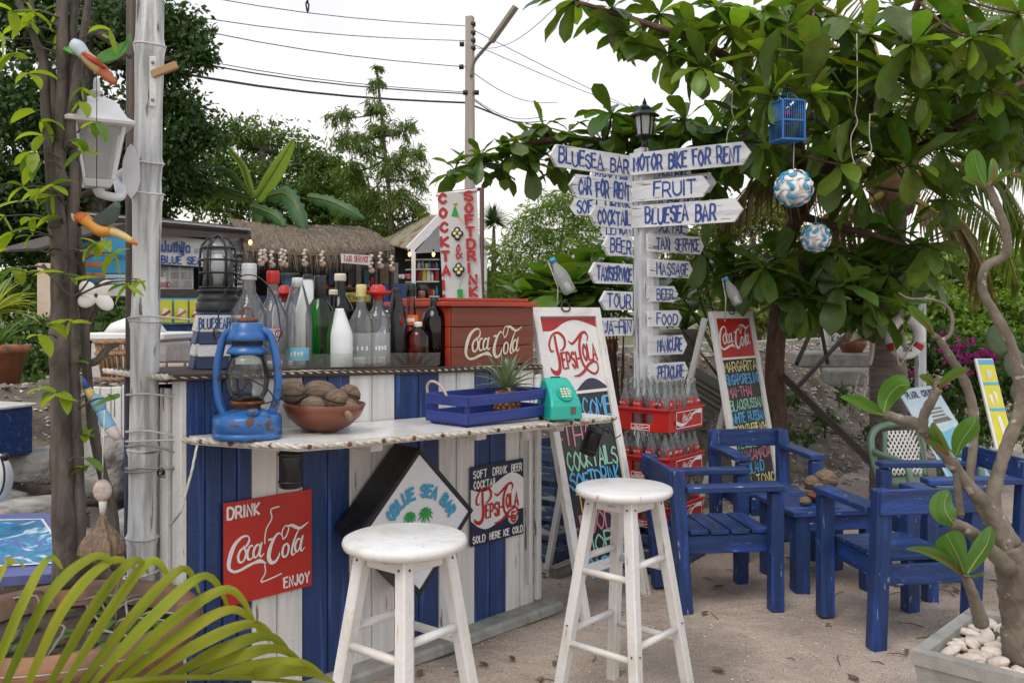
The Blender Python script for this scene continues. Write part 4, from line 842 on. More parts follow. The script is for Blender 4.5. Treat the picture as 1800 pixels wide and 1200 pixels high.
# ---------- chalkboards ----------
def aboard(name, label, FL, FR, back, hz, zpan, parts):
    """FL, FR feet; back = lean vector at the top; returns builder matrices"""
    FL, FR, back = Vector(FL), Vector(FR), Vector(back); ex = (FR-FL); w = ex.length; ex.normalize(); up = V(back.x, back.y, hz); L = up.length
    t = thing(name, label, 'chalkboard', (FL+FR)/2); M = frame(FL, ex, up)     # x across, y up the board
    rw = .042
    for x in (rw/2, w-rw/2): b = MB(M); b.box((x, L/2, 0), (rw, L, .030)); b.build('frame_rail', m_white, t)
    b = MB(M); b.box((w/2, L-.022, .001), (w-2*rw-.002, .044, .028)); b.build('frame_rail', m_white, t); b = MB(M); b.box((w/2, zpan-.02, .001), (w-2*rw-.002, .042, .028)); b.build('frame_rail', m_white, t)
    b = MB(M); b.box((w/2, (L+zpan)/2, -.004), (w-2*rw, L-zpan-.05, .008), None, .0005); b.build('panel', m_black, t)
    # rear prop frame
    bk = V(-ex.y, ex.x, 0); bk = bk if bk.dot(back) > 0 else -bk
    for q in (FL, FR): b = MB(); b.beam(q+bk*(.62)+V(0, 0, 0), q+back*.97+V(0, 0, hz*.97)+bk*.03, .034, .024, up=ex); b.build('rear_leg', m_whitep, t)
    b = MB(M); n = [(math.cos(q)*.030*(1.0-.25*math.sin(q)), math.sin(q)*.028) for q in np.linspace(-1.2, PI+1.2, 16)]
    b.tube([(w/2-.02+x, L+.004+y*.9, .018) for x, y in n], .0035, 6, closed=True); b.build('hanging_loop', m_blackm, t)
    return t, M, w, L
t, M, w, L = aboard('chalkboard', 'white-framed chalkboard with cola panel on top standing right of the bar', (.30, 3.86, 0), (.635, 4.22, 0), (-.23, .19, 0), 1.33, .22, None)
pt = L-.046; pbm = pt-.345; xa, xb = .043, w-.043
b = MB(M); b.box((w/2, (pt+pbm)/2, .0005), (xb-xa, pt-pbm, .002), None, .0002); b.build('cola_panel', m_wht, t)
b = MB(M); band(b, xa, xb, lambda q: pt-.001, cf([(0, pt-.062), (.2, pt-.060), (.42, pt-.024), (.62, pt-.012), (.82, pt-.026), (1, pt-.048)]), .0020); b.build('wave_band', m_redtxt, t)
b = MB(M); band(b, xa, xb, lambda q: pbm+.004+.052*math.sin(PI*min(1, max(0, q*1.7-.75))), lambda q: pbm+.001, .0020); b.build('wave_band', m_navy, t)
b = MB(M); pepsi(b, xa+.022, pbm+.068, (xb-xa)*.87, .0024); b.build('script_logo', m_redtxt, t)
b = MB(M); b.box((w/2, pbm-.006, .003), (xb-xa, .014, .006)); b.build('divider', m_wht, t)
rows = [('WELCOME', 'chalkblue'), ('THAI', 'chalkpink'), ('COCKTAILS', 'chalkgreen'), ('SOFTDRINK', 'chalkblue'), ('TOUR', 'chalkgold'), ('FOOD', 'chalkpink'), ('MOBIKE', 'chalkgreen'), ('CARFORR', 'chalkblue')]
y = pbm-.125
for i, (s, c) in enumerate(rows):
    h = .078 if i > 1 else .085; b = MB(M); wd_ = (xb-xa-.05) if len(s) > 5 else (xb-xa-.05)*.62
    b.text(s, xa+.03 if i < 4 else xa+.05, y, h, .0105, wd_ if i != 0 else (xb-xa-.03), .0022, jit=.08, asp=.55, sp=.12)
    if i % 2: b.text('*', xa+.006, y+.02, .022, .004, .018, .003)
    b.build('chalk_lettering', m_tri[c], t); y -= (.110 if i < 2 else .094)
t, M, w, L = aboard('chalkboard', 'white-framed cocktail menu chalkboard with red cola panel behind the blue chairs', (1.37, 5.35, 0), (1.715, 5.71, 0), (-.185, .154, 0), 1.31, .22, None)
pt = L-.046; pbm = pt-.24; xa, xb = .043, w-.043
b = MB(M); b.box((w/2, (pt+pbm)/2, .0005), (xb-xa, pt-pbm, .002), None, .0002); b.build('cola_panel', m_red, t)
b = MB(M); coke(b, xa+.015, pbm+.055, xb-xa-.03, .002, wk=1.1); b.build('script_logo', m_wht, t)
b = MB(M); b.box((w/2, pbm-.006, .003), (xb-xa, .014, .006)); b.build('divider', m_wht, t)
y = pbm-.088
for s, c in [('MARGARITA', 'chalkyellow'), ('SINGAPORESLING', 'chalkblue'), ('MAI-THAI', 'chalkpink'), ('BLACKRUSSIAN', 'chalkgreen'), ('WHITE RUSSIAN', 'chalkblue'), ('SEXONTHEBEACH', 'chalkyellow'), ('TEQUILA', 'chalkgreen'), ('PINACAMADA', 'chalkpink'), ('MC.BLAND', 'chalkblue'), ('GIN TONIC', 'chalkyellow')]:
    b = MB(M); b.text(s, xa+.02, y, .060, .0085, (xb-xa-.03)*(1 if len(s) > 8 else .72), .0022, jit=.07, asp=.5, sp=.1); b.text('*', xa+.003, y+.02, .016, .003, .014, .003); b.build('chalk_lettering', m_tri[c], t); y -= .0775

# ---------- cola crates and bottles ----------
cn = V((1176-900)/F*4.55, 4.55, 0); dA = V(.62, .78, 0).normalized(); dB = V(-.80, .60, 0).normalized(); la, lb_ = .37, .31
gb = MB(); gb.lathe([(1e-5, .0), (.026, .0), (.029, .006), (.0275, .05), (.0285, .075), (.0285, .145), (.0255, .160), (.016, .187), (.0115, .208), (.0112, .235), (.0135, .238), (.0135, .248), (.011, .250)], seg=14)
proto = None
def crate(z, rows, cols, label, order, phi_=0.):
    c = cn+V(0, 0, z); t = thing('bottle_crate', label, 'crate', c, 0, 'red cola crates stacked beside the signpost'); M = frame(c, dA, dB); h = .118
    for (x, y, lx, ly) in ((la/2, .004, la, .008), (la/2, lb_-.004, la, .008)):
        b = MB(M); b.box((x, y, h/2), (lx, ly, h)); b.build('side_wall', m_redp, t)
    for x in (.004, la-.004):
        for (zz, hh) in ((.02, .04), (h-.014, .028)): b = MB(M); b.box((x, lb_/2, zz), (.008, lb_-.016, hh)); b.build('end_rail', m_redp, t)
        for yy in (.05, lb_-.05): b = MB(M); b.box((x, yy, .065), (.008, .084, .05)); b.build('end_upright', m_redp, t)
    b = MB(M); b.box((la/2, lb_/2, .004), (la-.016, lb_-.016, .006)); b.build('base', m_redp, t)
    b = MB(M)
    for i in range(1, cols): b.box((la*i/cols, lb_/2, .045), (.003, lb_-.02, .07), None, .0005)
    b.build('divider', m_redp, t)
    b = MB(M); b.box((la/2, -.004, h-.006), (la+.016, .008, .012)); b.box((-.004, lb_/2, h-.006), (.008, lb_+.016, .012)); b.build('rim', m_redp, t)
    Mf = frame(c, dA, (0, 0, 1)); b = MB(Mf); x0, x1, y0, y1 = .06, la-.035, .018, .100
    for (a1, c1, a2, c2) in ((x0, y0, x1, y0), (x0, y1, x1, y1)): b.ribbon([(a1, c1), (a2, c2)], .004, .0095)
    for xx in (x0, x1): b.ribbon([(xx, y0), (xx, y1)], .004, .0092)
    b.ribbon([(p.x, p.y) for p in crom([V(x0+.006, y0+.028, 0), V(x0+.06, y0+.014, 0), V(x0+.12, y0+.026, 0), V(x0+.19, y0+.066, 0), V(x1-.006, y1-.012, 0)], 5)], [.020, .018, .006, .010, .022], .0090)
    coke(b, x0+.065, y0+.030, .105, .0100, wk=1.2); b.build('printed_logo', m_wht, t)
    Me = frame(c+dB*lb_, -dB, (0, 0, 1)); b = MB(Me)
    for xx in (.10, .205): b.ribbon([(xx, .008), (xx, .036)], .003, .0095)
    for yy in (.008, .036): b.ribbon([(.10, yy), (.205, yy)], .003, .0097)
    coke(b, .12, .015, .055, .0098, wk=1.3); b.ribbon([(.105, .016), (.15, .012), (.20, .026)], [.006, .003, .006], .0094); b.build('printed_logo', m_wht, t)
    global proto
    for j in range(rows):
        for i in range(cols):
            p = M @ V(la*(i+.5)/cols, lb_*(j+.5)/rows, .008); rz = R_.uniform(0, 6)
            ow = ('first', 'second', 'third', 'fourth', 'fifth', 'sixth'); lab = 'empty cola bottle, %s from the near corner in the %s row of the %s crate' % (ow[i], ('front', 'second', 'third', 'back')[j], order)
            if proto is None:
                proto = thing('cola_bottle', lab, 'bottle', p, 0, 'empty cola bottles in the %s crate' % order); sv = gb; g2 = MB(Matrix.Translation(p)); g2.v = [p+v for v in gb.v]; g2.f, g2.g, g2.mi, g2.sm = gb.f, gb.g, gb.mi, gb.sm
                g2.build('glass_body', glass('bottle_glass', (.93, .96, .95), (.55, .62, .60), milky=.07, amt=1.3), proto)
                g2 = MB(Matrix.Translation(p)); n = 7
                for a0 in (-.95, PI-.95):
                    g2 = MB(Matrix.Translation(p)); vs = [V(.0292*math.cos(a0+1.9*q/n), .0292*math.sin(a0+1.9*q/n), zz) for zz in (.113, .146) for q in range(n+1)]; g2.add(vs, [(q, q+1, n+2+q, n+1+q) for q in range(n)], None, True); g2.build('label', m_redp, proto)
                g2 = MB(Matrix.Translation(p))
                for a0 in (0, PI):
                    g2 = MB(Matrix.Translation(p))
                    for q in range(5): a_ = a0+(q-2)*.26; g2.tube([(.0298*math.cos(a_-.06), .0298*math.sin(a_-.06), .125), (.0298*math.cos(a_), .0298*math.sin(a_), .136+.004*(q % 2)), (.0298*math.cos(a_+.06), .0298*math.sin(a_+.06), .127)], .0016, 4)
                    g2.build('label_script', m_wht, proto)
                bo = proto; bo.rotation_euler = (0, 0, 0)
            else: bo = cpt(proto, None, p, rz)
            bo['label'] = lab; bo['group'] = 'empty cola bottles in the %s crate' % order
    return t
crate(.703, 4, 6, 'top red plastic cola crate of the stack full of empty bottles', 'top'); crate(.458, 4, 6, 'middle red plastic cola crate with white logo under the top crate', 'middle'); crate(.213, 3, 5, 'bottom red plastic crate of the stack behind the blue chair', 'bottom')
m_oldb = mk('old_blue_crate', (.02, .045, .12), (.06, .09, .13), rough=.7, scale=(3, 30, 30), bump=.4, wear=(.30, .30, .28), wth=.60, wsc=(4, 30, 30))
def oldcrate(c, ex, ey, lx, ly, h, rowsn, label):
    t = thing('wooden_crate', label, 'crate', c); M = frame(c, ex, ey)
    for i in range(rowsn):
        z = h*(i+.5)/rowsn; hh = h/rowsn*.72
        for yy in (0, ly): b = MB(M); b.box((lx/2, yy, z), (lx, .012, hh)); b.build('slat', m_oldb, t)
        for xx in (-.007, lx+.007): b = MB(M); b.box((xx, ly/2, z), (.012, ly, hh)); b.build('slat', m_oldb, t)
    for xx in (.014, lx-.014):
        for yy in (.016, ly-.016): b = MB(M); b.box((xx, yy, h/2), (.022, .022, h-.004)); b.build('corner_post', m_oldb, t)
    b = MB(M); b.box((lx/2, ly/2, .012), (lx-.02, ly-.02, .010)); b.build('bottom', m_oldb, t)
oldcrate(cn+V(-.03, -.03, .0), dA, dB, .44, .36, .20, 3, 'weathered blue wooden crate under the red cola crates')
oldcrate(V(.23, 4.72, 0), V(.69, .72, 0), V(-.72, .69, 0), .30, .30, .62, 6, 'tall old blue slatted crate between the bar and the chalkboard')
b = MB(); b.beam(V(.20, 4.46, .03), V(.62, 5.0, .04), .05, .06); tag(b.build('timber_offcut', m_grey), 'grey timber offcut lying on the sand behind the chalkboard', 'timber')

# ---------- blue chairs and table ----------
def chair(label, c, rz, w=.46, dpt=.45):
    """local: x = forward (facing), y = left; origin centre on ground"""
    t = thing('slatted_armchair', label, 'armchair', c, rz, 'low blue slatted armchairs'); M = MW[t.name]; lw = .062
    hx, hy = dpt/2, w/2; ah, bh, sh_ = .545, .64, .34
    for sy in (-1, 1):
        b = MB(M); b.box((hx-.02, sy*(hy-.025), ah/2-.012), (.058, lw, ah-.022), None, .004); b.build('front_leg', m_bluew, t)
        b = MB(M); b.beam((-hx+.02, sy*(hy-.025), 0), (-hx-.02, sy*(hy-.025), bh-.01), .058, lw, up=(0, 1, 0), bev=.004); b.build('back_leg', m_bluew, t)
        b = MB(M); b.box((.012, sy*(hy-.022), ah), (dpt-.01, .088, .027), None, .004); b.build('armrest', m_bluew, t)
        b = MB(M); b.box((0, sy*(hy-.045-.035), sh_-.052), (dpt-.07, .022, .080)); b.build('side_rail', m_bluew, t)
    b = MB(M); b.box((hx-.002, 0, sh_-.052), (.022, w-.13, .085)); b.build('front_rail', m_bluew, t)
    b = MB(M); b.box((-hx+.01, 0, sh_-.05), (.022, w-.11, .080)); b.build('back_rail', m_bluew, t)
    b = MB(M); b.beam((-hx-.046, -hy+.0, bh-.055), (-hx-.046, hy-.0, bh-.055), .024, .098, up=(0, 0, 1), bev=.004); b.build('backrest', m_bluew, t)
    for i in range(4):
        b = MB(M); x = hx-.068-i*.095; b.box((x, 0, sh_+.002+R_.uniform(-.001, .001)), (.084, w-.125 if i > 0 else w-.125, .020)); b.build('seat_slat', m_bluew, t)
    return t
chair('blue slatted armchair nearest the white stool, facing right', V(.93, 4.18, 0), math.radians(7)); chair('blue slatted armchair in front of the menu chalkboard, facing the camera', V(1.385, 5.0, 0), math.radians(-84), .45)
chair('nearest blue slatted armchair with its back to the camera', V(1.585, 3.775, 0), math.radians(99), .45, .44); chair('blue slatted armchair behind the frangipani, facing left', V(2.09, 4.37, 0), math.radians(183), .50)
tcn = V(1.49, 4.44, 0); t = thing('low_table', 'small low blue plank table between the four armchairs', 'table', tcn, .16); M = MW[t.name]
for i in range(4): b = MB(M); b.box((0, -.165+i*.11, .378), (.46, .107, .024)); b.build('top_board', m_bluew, t)
for sx in (-1, 1):
    for sy in (-1, 1): b = MB(M); b.box((sx*.175, sy*.165, .182), (.07, .07, .366)); b.build('leg', m_bluew, t)
    b = MB(M); b.box((sx*.19, 0, .33), (.02, .27, .07)); b.build('apron', m_bluew, t); b = MB(M); b.box((0, sx*.19, .33), (.30, .02, .07)); b.build('apron', m_bluew, t)
bc = P(1446, 869, 4.42); bc.z = .391; t = thing('clay_dish', 'clay dish of fibrous nuts on the low blue table', 'dish', bc); b = MB(Matrix.Translation(bc)); b.lathe([(1e-5, 0), (.045, 0), (.075, .030), (.082, .045), (.078, .045), (.066, .028), (1e-5, .012)], seg=28); b.build('body', m_terra, t)
G = 'fibrous nuts in the clay dish'
for a_ in [(1427, 848, 4.40, 13, 'small round fibrous nut at left of the clay dish', G, 1.05, 0, 0, .4), (1452, 843, 4.42, 19, 'large round fibrous nut in middle of the clay dish', G, 1.1, .4, .3, .3), (1440, 858, 4.36, 10, 'smallest nut at the front of the clay dish', G, 1.1, 1.0, 0, .4)]: husk(*a_)
b = MB(); b.sph(P(1415, 868, 4.33), (.030, .026, .022), 12, 8); o = b.build('wood_chip', m_husk); o.location.z = .391; tag(o, 'half husk shell lying left of the clay dish on blue table', 'husk')

# green plastic chair with white lattice
m_gp = mk('green_resin', (.13, .21, .15), (.10, .17, .12), rough=.4, scale=10, bump=.03)
gc_ = V((1600-900)/F*5.55, 5.55, 0); t = thing('plastic_chair', 'faded green plastic garden chair with white lattice back', 'chair', gc_, .55); M = MW[t.name] @ Matrix.Rotation(-.35, 4, 'Z')
bk = [(-.21, .0, .30), (-.225, .04, .42), (-.21, .08, .54), (-.14, .10, .60), (0, .105, .615), (.14, .10, .60), (.21, .08, .54), (.225, .04, .42), (.21, .0, .30)]
b = MB(M); b.tube(crom(bk, 4), .022, 8); b.build('back_frame', m_gp, t)
b = MB(M)
for s in (-1, 1): b = MB(M); b.tube(crom([(s*.12, .02, .30), (s*.13, .06, .42), (s*.11, .095, .57)], 4), [.016]*9, 8); b.build('back_stile', m_gp, t)
b = MB(M); n = 7
for i in range(-6, 12):
    for s in (-1, 1):
        x0, z0 = -.115+(i/8)*.23, .31; pts = []
        for q in range(9):
            x = x0+s*q*.0225+(0 if s > 0 else 0); z = z0+q*.033
            if abs(x) <= .115 and z < .585: pts.append((x, .03+.22*(z-.31), z))
        if len(pts) > 1: b.tube(pts, .0055, 4)
b.build('lattice_back', m_wht, t)
b = MB(M); b.box((0, -.16, .29), (.42, .38, .022), None, .01); b.build('seat', m_gp, t)
for s in (-1, 1):
    b = MB(M); b.tube(crom([(s*.215, .05, .46), (s*.235, -.05, .455), (s*.24, -.22, .45), (s*.235, -.31, .42), (s*.23, -.33, .33), (s*.22, -.33, .28)], 4), .020, 8); b.build('armrest', m_gp, t)
    for y, yo in ((-.32, -.36), (.0, .06)): b = MB(M); b.beam((s*.21, yo, 0), (s*.195, y, .29), .04, .03); b.build('leg', m_gp, t)

# ---------- signs and clutter behind the chairs ----------
def tilted(name, label, cat, c0, ex, up, w_, h_, th, mat, edge=None):
    t = thing(name, label, cat, c0); M = frame(c0, ex, up); b = MB(M); b.box((w_/2, h_/2, -th/2), (w_, h_, th)); b.build('board', mat, t); return t, M
bl = P(1670, 800, 5.6); tl = P(1622, 702, 5.8); tr = P(1690, 692, 5.9)
t, M = tilted('cruise_signboard', 'pale blue pearl cruises signboard leaning behind the blue armchair', 'sign', P(1685, 870, 5.4), tr-tl, tl-P(1685, 870, 5.4), .30, .74, .012, m_tri['pale'])
b = MB(M); b.text('PEARL CRUISES', .035, .665, .045, .006, .25, .001, asp=.5); b.build('lettering', m_navy, t)
b = MB(M); b.prism([(.12, .47), (.27, .48), (.25, .51), (.13, .50)], .001, .003)
for z in (.52, .545, .57): b.ribbon([(.14, z), (.24, z+.004)], .012, .002)
b.build('boat_picture', m_grey, t)
b = MB(M); band(b, .01, .29, lambda q: .42+.01*math.sin(q*9), lambda q: .03, .0012); b.build('sea_picture', m_tri['aqua'], t)
b = MB(); b.beam(P(1612, 706, 5.85), P(1560, 800, 5.95), .05, .025); b.beam(P(1612, 706, 5.84), P(1625, 704, 5.84), .05, .03); o = b.build('rear_prop', m_grey, t)
y0_ = P(1765, 830, 5.3); t, M = tilted('yellow_signboard', 'narrow yellow pictured signboard leaning at the far right', 'sign', P(1752, 790, 5.3), V(1, .1, 0), P(1702, 632, 5.5)-P(1752, 790, 5.3), .115, .56, .018, m_wht)
b = MB(M); b.box((.062, .28, .001), (.095, .545, .003)); b.build('printed_face', m_tri['yellow'], t)
b = MB(M)
for yy in (.535, .40, .24): b = MB(M); b.box((.062, yy, .003), (.095, .018 if yy < .5 else .03, .003)); b.build('blue_stripe', m_tri['chalkblue'], t)
b = MB(M); b.box((.065, .46, .0035), (.03, .055, .003)); b.build('picture', m_cream, t)
b = MB(M); b.prism([(.03, .33), (.045, .25), (.05, .33)], .003, .005); b.prism([(.06, .36), (.075, .26), (.082, .34)], .003, .005); b.prism([(.05, .2), (.06, .08), (.09, .05), (.07, .2)], .003, .005); b.build('picture', m_wht, t)
# brown timber post and diagonal prop in front of the bank
b = MB(); b.tube([P(1372, 860, 6.2), P(1366, 720, 6.2), P(1357, 600, 6.2), P(1350, 520, 6.25)], [.085, .08, .075, .07], 12)
m_bark = mk('brown_bark', (.075, .045, .030), (.15, .09, .058), rough=.9, scale=(14, 30, 30), bump=.8, bdist=.004)
b = MB(); b.beam(P(1375, 660, 6.1), P(1532, 812, 5.85), .03, .045); tag(b.build('diagonal_prop', m_wooddk), 'dark diagonal timber prop running down past the green chair', 'timber')
b = MB(); b.beam(P(1400, 640, 6.8), P(1447, 535, 7.2), .025, .03); b.beam(P(1402, 680, 6.8), P(1500, 575, 7.4), .025, .03); b.beam(P(1440, 560, 7.1), P(1455, 640, 7.1), .025, .025); o = b.build('handrail', m_wooddk); tag(o, 'dark slanting timber handrail climbing the bank behind the menu board', 'handrail')
b = MB(); 
for i in range(5): a_ = P(1195, 640, 6.3); 
t = thing('plank_pile', 'pile of old greenish planks leaning on the bank behind the signpost', 'timber', P(1290, 720, 6.3))
for i in range(5):
    b = MB(); q = V(.10*i, -.06*i, .0); b.beam(P(1170, 628+i*9, 7.0)+V(0, 0, .02), P(1320+i*3, 715+i*13, 6.15)+V(0, 0, .02), .10, .02, up=(.2, -.5, .8)); b.build('plank', mk('mossy_plank%s' % ('' if i % 2 else 'dark'), (.30, .29, .20) if i % 2 else (.16, .14, .12), (.16, .16, .10), rough=.9, scale=(2, 30, 30), bump=.4), t)
# potted plants along the verge
def pot(px, pytop, d, r, h, label, mat=None, rim=True, group=None, kind='bowl'):
    c = P(px, pytop, d)-V(0, 0, h); t = thing('plant_pot', label, 'plant pot', c, 0, group); M = Matrix.Translation(c)
    pr = {'bowl': [(1e-5, 0), (r*.55, 0), (r*.60, h*.05), (r*.98, h*.5), (r, h*.72), (r*.88, h*.9), (r*1.06, h*.93), (r*1.08, h), (r*.92, h), (r*.85, h*.85), (1e-5, h*.84)], 'cone': [(1e-5, 0), (r*.62, 0), (r*.95, h*.86), (r*1.05, h*.87), (r*1.07, h), (r*.9, h), (r*.86, h*.88), (1e-5, h*.86)]}[kind]
    b = MB(M); b.lathe(pr, seg=28); b.build('pot', mat or m_terra, t); b = MB(M); b.lathe([(r*.84, h*.87), (r*.4, h*.9), (1e-5, h*.91)], seg=14); b.build('soil', mk('potting_soil', (.04, .03, .02), (.07, .05, .035), rough=1, scale=60, bump=.8), t); return t, c, M
m_lf = {}
def leafmat(n, c, tr=.35, rough=.45, am=.3): 
    if n not in m_lf: m_lf[n] = mk('leaf_'+n, c, tuple(x*1.35 for x in c), rough=rough, scale=(8, 8, 8), bump=0, island=am, trans=tr, tcol=(1.9, 1.8, .8), spec=.4)
    return m_lf[n]
def tuft(t, c, n, L, w, mat, spread=.5, droop=.5, name='leaf', up=1, rg=None):
    rg = rg or R_
    for i in range(n):
        a_ = i*2.4+rg.uniform(-.4, .4); el = rg.uniform(.5, 1.45) if spread > .4 else rg.uniform(1.1, 1.5)
        b = MB(); blade(b, c, (math.cos(a_)*math.cos(el), math.sin(a_)*math.cos(el), math.sin(el)), L*rg.uniform(.7, 1.1), w, droop); b.build(name, mat, t, fixn=False)
t, c, M = pot(1062, 594, 7.3, .115, .19, 'round terracotta pot with small plant on a blue block by the road'); tuft(t, c+V(0, 0, .18), 7, .10, .025, leafmat('midgreen', (.07, .16, .03)))
b = MB(); q = P(1066, 628, 7.3); b.box(q-V(0, 0, .13), (.15, .15, .245), Matrix.Rotation(.6, 3, 'Z')); tag(b.build('blue_block', m_bluep), 'blue painted block on the verge under the round terracotta pot', 'block')
t, c, M = pot(1203, 578, 6.9, .155, .25, 'tall grey cement pot with leafy plant behind the signpost', m_conc, kind='cone'); tuft(t, c+V(0, 0, .24), 16, .24, .07, leafmat('midgreen', (.07, .16, .03)))
t, c, M = pot(1498, 592, 7.6, .115, .15, 'brown glazed pot of striped snake plant on the concrete ledge', mk('brown_glaze', (.13, .045, .018), (.2, .08, .03), rough=.35, scale=10, bump=.1)); tuft(t, c+V(0, 0, .14), 14, .22, .035, mk('striped_leaf', (.20, .26, .06), (.38, .36, .10), rough=.5, scale=(10, 60, 60), trans=.2, island=.2, bump=0), spread=.2, droop=.15)
b = MB(); q = P(1450, 607, 7.9); t = thing('milestone', 'white kilometre stone with black lettering beside the snake plant', 'milestone', q)
M = frame(q, (1, .25, 0), (0, 0, 1)); b = MB(M); b.box((.09, .12, 0), (.22, .27, .10), None, .012); b.build('stone', m_wht, t)
b = MB(M); b.text('CHA-AM', -.005, .20, .030, .006, .11, .052, asp=.5); b.text('5', .045, .115, .06, .009, .035, .052); b.text('K.M.', .035, .035, .050, .007, .10, .052, asp=.5); b.build('lettering', m_black, t)
for (x0, x1, y_, d, lab) in ((1395, 1545, 618, 7.8, 'upper concrete ledge on the bank under the milestone'), (1450, 1575, 648, 7.3, 'lower concrete step on the bank beside the palm trunk')):
    b = MB(); a_, c_ = P(x0, y_, d), P(x1, y_, d-.1); b.beam(a_-V(0, 0, .06), c_-V(0, 0, .06), .55, .12, bev=.015); tag(b.build('concrete_ledge', m_conc), lab, 'ledge')
# white posts and life ring by the palm
b = MB(); a_ = P(1618, 560, 6.0); b.beam(V(a_.x, 6.0, 0), V(a_.x, 6.0, 1.42), .055, .055); t = thing('ring_post', 'grey white timber post standing between the palm and the bougainvillea', 'post', V(a_.x, 6.0, 0)); b.build('post', m_signw, t)
b = MB(); b.beam(V(a_.x-.14, 5.96, .47), V(a_.x, 5.96, .50), .05, .03); b.build('crosspiece', m_signw, t)
t = thing('life_ring', 'white life ring with dark red bands hanging beside the palm trunk', 'life ring', P(1591, 620, 5.85))
for k_, (a0, a1, mt) in enumerate([(-2.35, -.75, m_wht), (-.72, -.42, m_redtxt), (-.39, 1.35, m_wht), (-2.72, -2.38, m_redtxt), (-4.4, -2.75, m_wht)]):
    pts = [P(1591, 590, 5.85)+V(math.cos(q)*.085, -.02*math.cos(q), math.sin(q)*.115) for q in np.linspace(a0, a1, 14)]
    b = MB(); b.tube(pts, .038+(.001 if mt is m_redtxt else 0), 12); b.build('ring_section' if mt is m_wht else 'red_band', mt, t)
b = MB(frame(P(1594, 614, 5.80), (1, 0, 0), (0, 0, 1))); b.text('ROYAL', -.02, -.012, .024, .004, .055, 0, asp=.5); b.build('lettering', m_black, t)
rope([P(1568, 560, 5.85), P(1571, 600, 5.80), P(1580, 640, 5.80), P(1583, 642, 5.8), P(1600, 610, 5.79), P(1622, 585, 5.85), P(1625, 560, 5.9)], .005, parent=t)
b = MB(); b.tube(crom([P(1502, 585, 6.0), P(1515, 592, 5.95), P(1532, 594, 5.95), P(1533, 618, 5.95), P(1528, 640, 5.98)], 4), .016, 8); b.lathe([(.008, 0), (.045, .06), (.052, .075)], c=P(1512, 592, 5.97), seg=14, R=Matrix.Rotation(-1.4, 3, 'Y')); tag(b.build('hanging_shell', mk('bleached_shell', (.62, .55, .46), (.45, .38, .30), rough=.6, scale=20)), 'bent bleached shell piece strung left of the palm trunk', 'shell ornament')
# strung shells
def dangle(label, pts, d, beads=0, r=.003, mat=None, cat='hanging string', name='hanging_string'):
    t = thing(name, label, cat, P(*pts[-1], d)); b = MB(); q = crom([P(x, y, d)+V(0, .03*math.sin(i), 0) for i, (x, y) in enumerate(pts)], 4); b.tube(q, r, 5); b.build('cord', mat or m_rope, t); return t, q
t, q = dangle('loop of pale cord hanging beside the palm trunk', [(1519, 665), (1520, 690), (1506, 690), (1510, 660), (1518, 655), (1522, 668), (1516, 700)], 5.9, r=.007)
# concrete planter with shells
c0 = V(1.20, 2.72, 0); e1 = V(.69, .725, 0); e2 = V(.725, -.69, 0); M = frame(c0, e2, e1); t = thing('planter_box', 'square tapered concrete planter filled with white seashells', 'planter', c0+(e1+e2)*.27); ls = .54; hp_ = .305
b = MB(M); tw = .035; o0, o1 = .04, 0
vs = []; rings = [(.05, 0), (0, hp_-.04), (-.006, hp_-.04), (-.006, hp_), (tw, hp_), (tw+.004, hp_-.060)]
for ins, z in rings: vs += [(ins, ins, z), (ls-ins, ins, z), (ls-ins, ls-ins, z), (ins, ls-ins, z)]
n = len(rings); b.add([V(*v) for v in vs], [(i*4+j, i*4+(j+1) % 4, (i+1)*4+(j+1) % 4, (i+1)*4+j) for i in range(n-1) for j in range(4)]+[((n-1)*4, (n-1)*4+1, (n-1)*4+2, (n-1)*4+3)]); b.build('box', m_conc, t)
m_cow = mk('pale_seashell', (.76, .70, .62), (.62, .48, .36), rough=.4, scale=(60, 30, 30), bump=.1, objr=.12)
sm_ = []
for v_ in range(4):
    b = MB(); k = 10; vs = []; rg = random.Random(v_)
    for i in range(7):
        ph = PI*i/6
        for j in range(k):
            a_ = 2*PI*j/k; rr_ = 1+.12*math.sin(a_*5+ph*2)*(v_ % 2); zz = math.sin(ph)*math.sin(a_); vs.append(V(-math.cos(ph)*.030*(1.15 if v_ else 1), math.sin(ph)*math.cos(a_)*.021*rr_*(1+.3*math.cos(ph)*(v_ == 2)), max(zz, -.35)*.016*rr_))
    b.add(vs, [(i*k+j, i*k+(j+1) % k, (i+1)*k+(j+1) % k, (i+1)*k+j) for i in range(6) for j in range(k)], [Vector(v)*1+V(v_, 0, 0) for v in vs], True)
    o = b.build('seashell', m_cow, None, origin=(0, 0, 0)); sm_.append(o.data); bpy.data.objects.remove(o)
rg = random.Random(5); cntr = 0; used = []
for lay in range(2):
    for _ in range(190):
        x, y = rg.uniform(.055, ls-.055), rg.uniform(.055, ls-.055)
        if any((x-a)**2+(y-c)**2 < .040**2 for a, c, l in used if l == lay): continue
        if (x-.27)**2+(y-.27)**2 < .0028: continue
        used.append((x, y, lay)); sc = rg.uniform(.85, 1.3)
        o = inst('seashell', sm_[rg.randrange(4)], M @ Matrix.Translation((x, y, hp_-.046+lay*.022)) @ Euler((rg.uniform(-.5, .5), rg.uniform(-.5, .5), rg.uniform(0, 6.3))).to_matrix().to_4x4() @ Matrix.Scale(sc, 4))
        tag(o, 'pale seashell in the concrete planter under the frangipani', 'seashell', 'seashells filling the concrete planter')
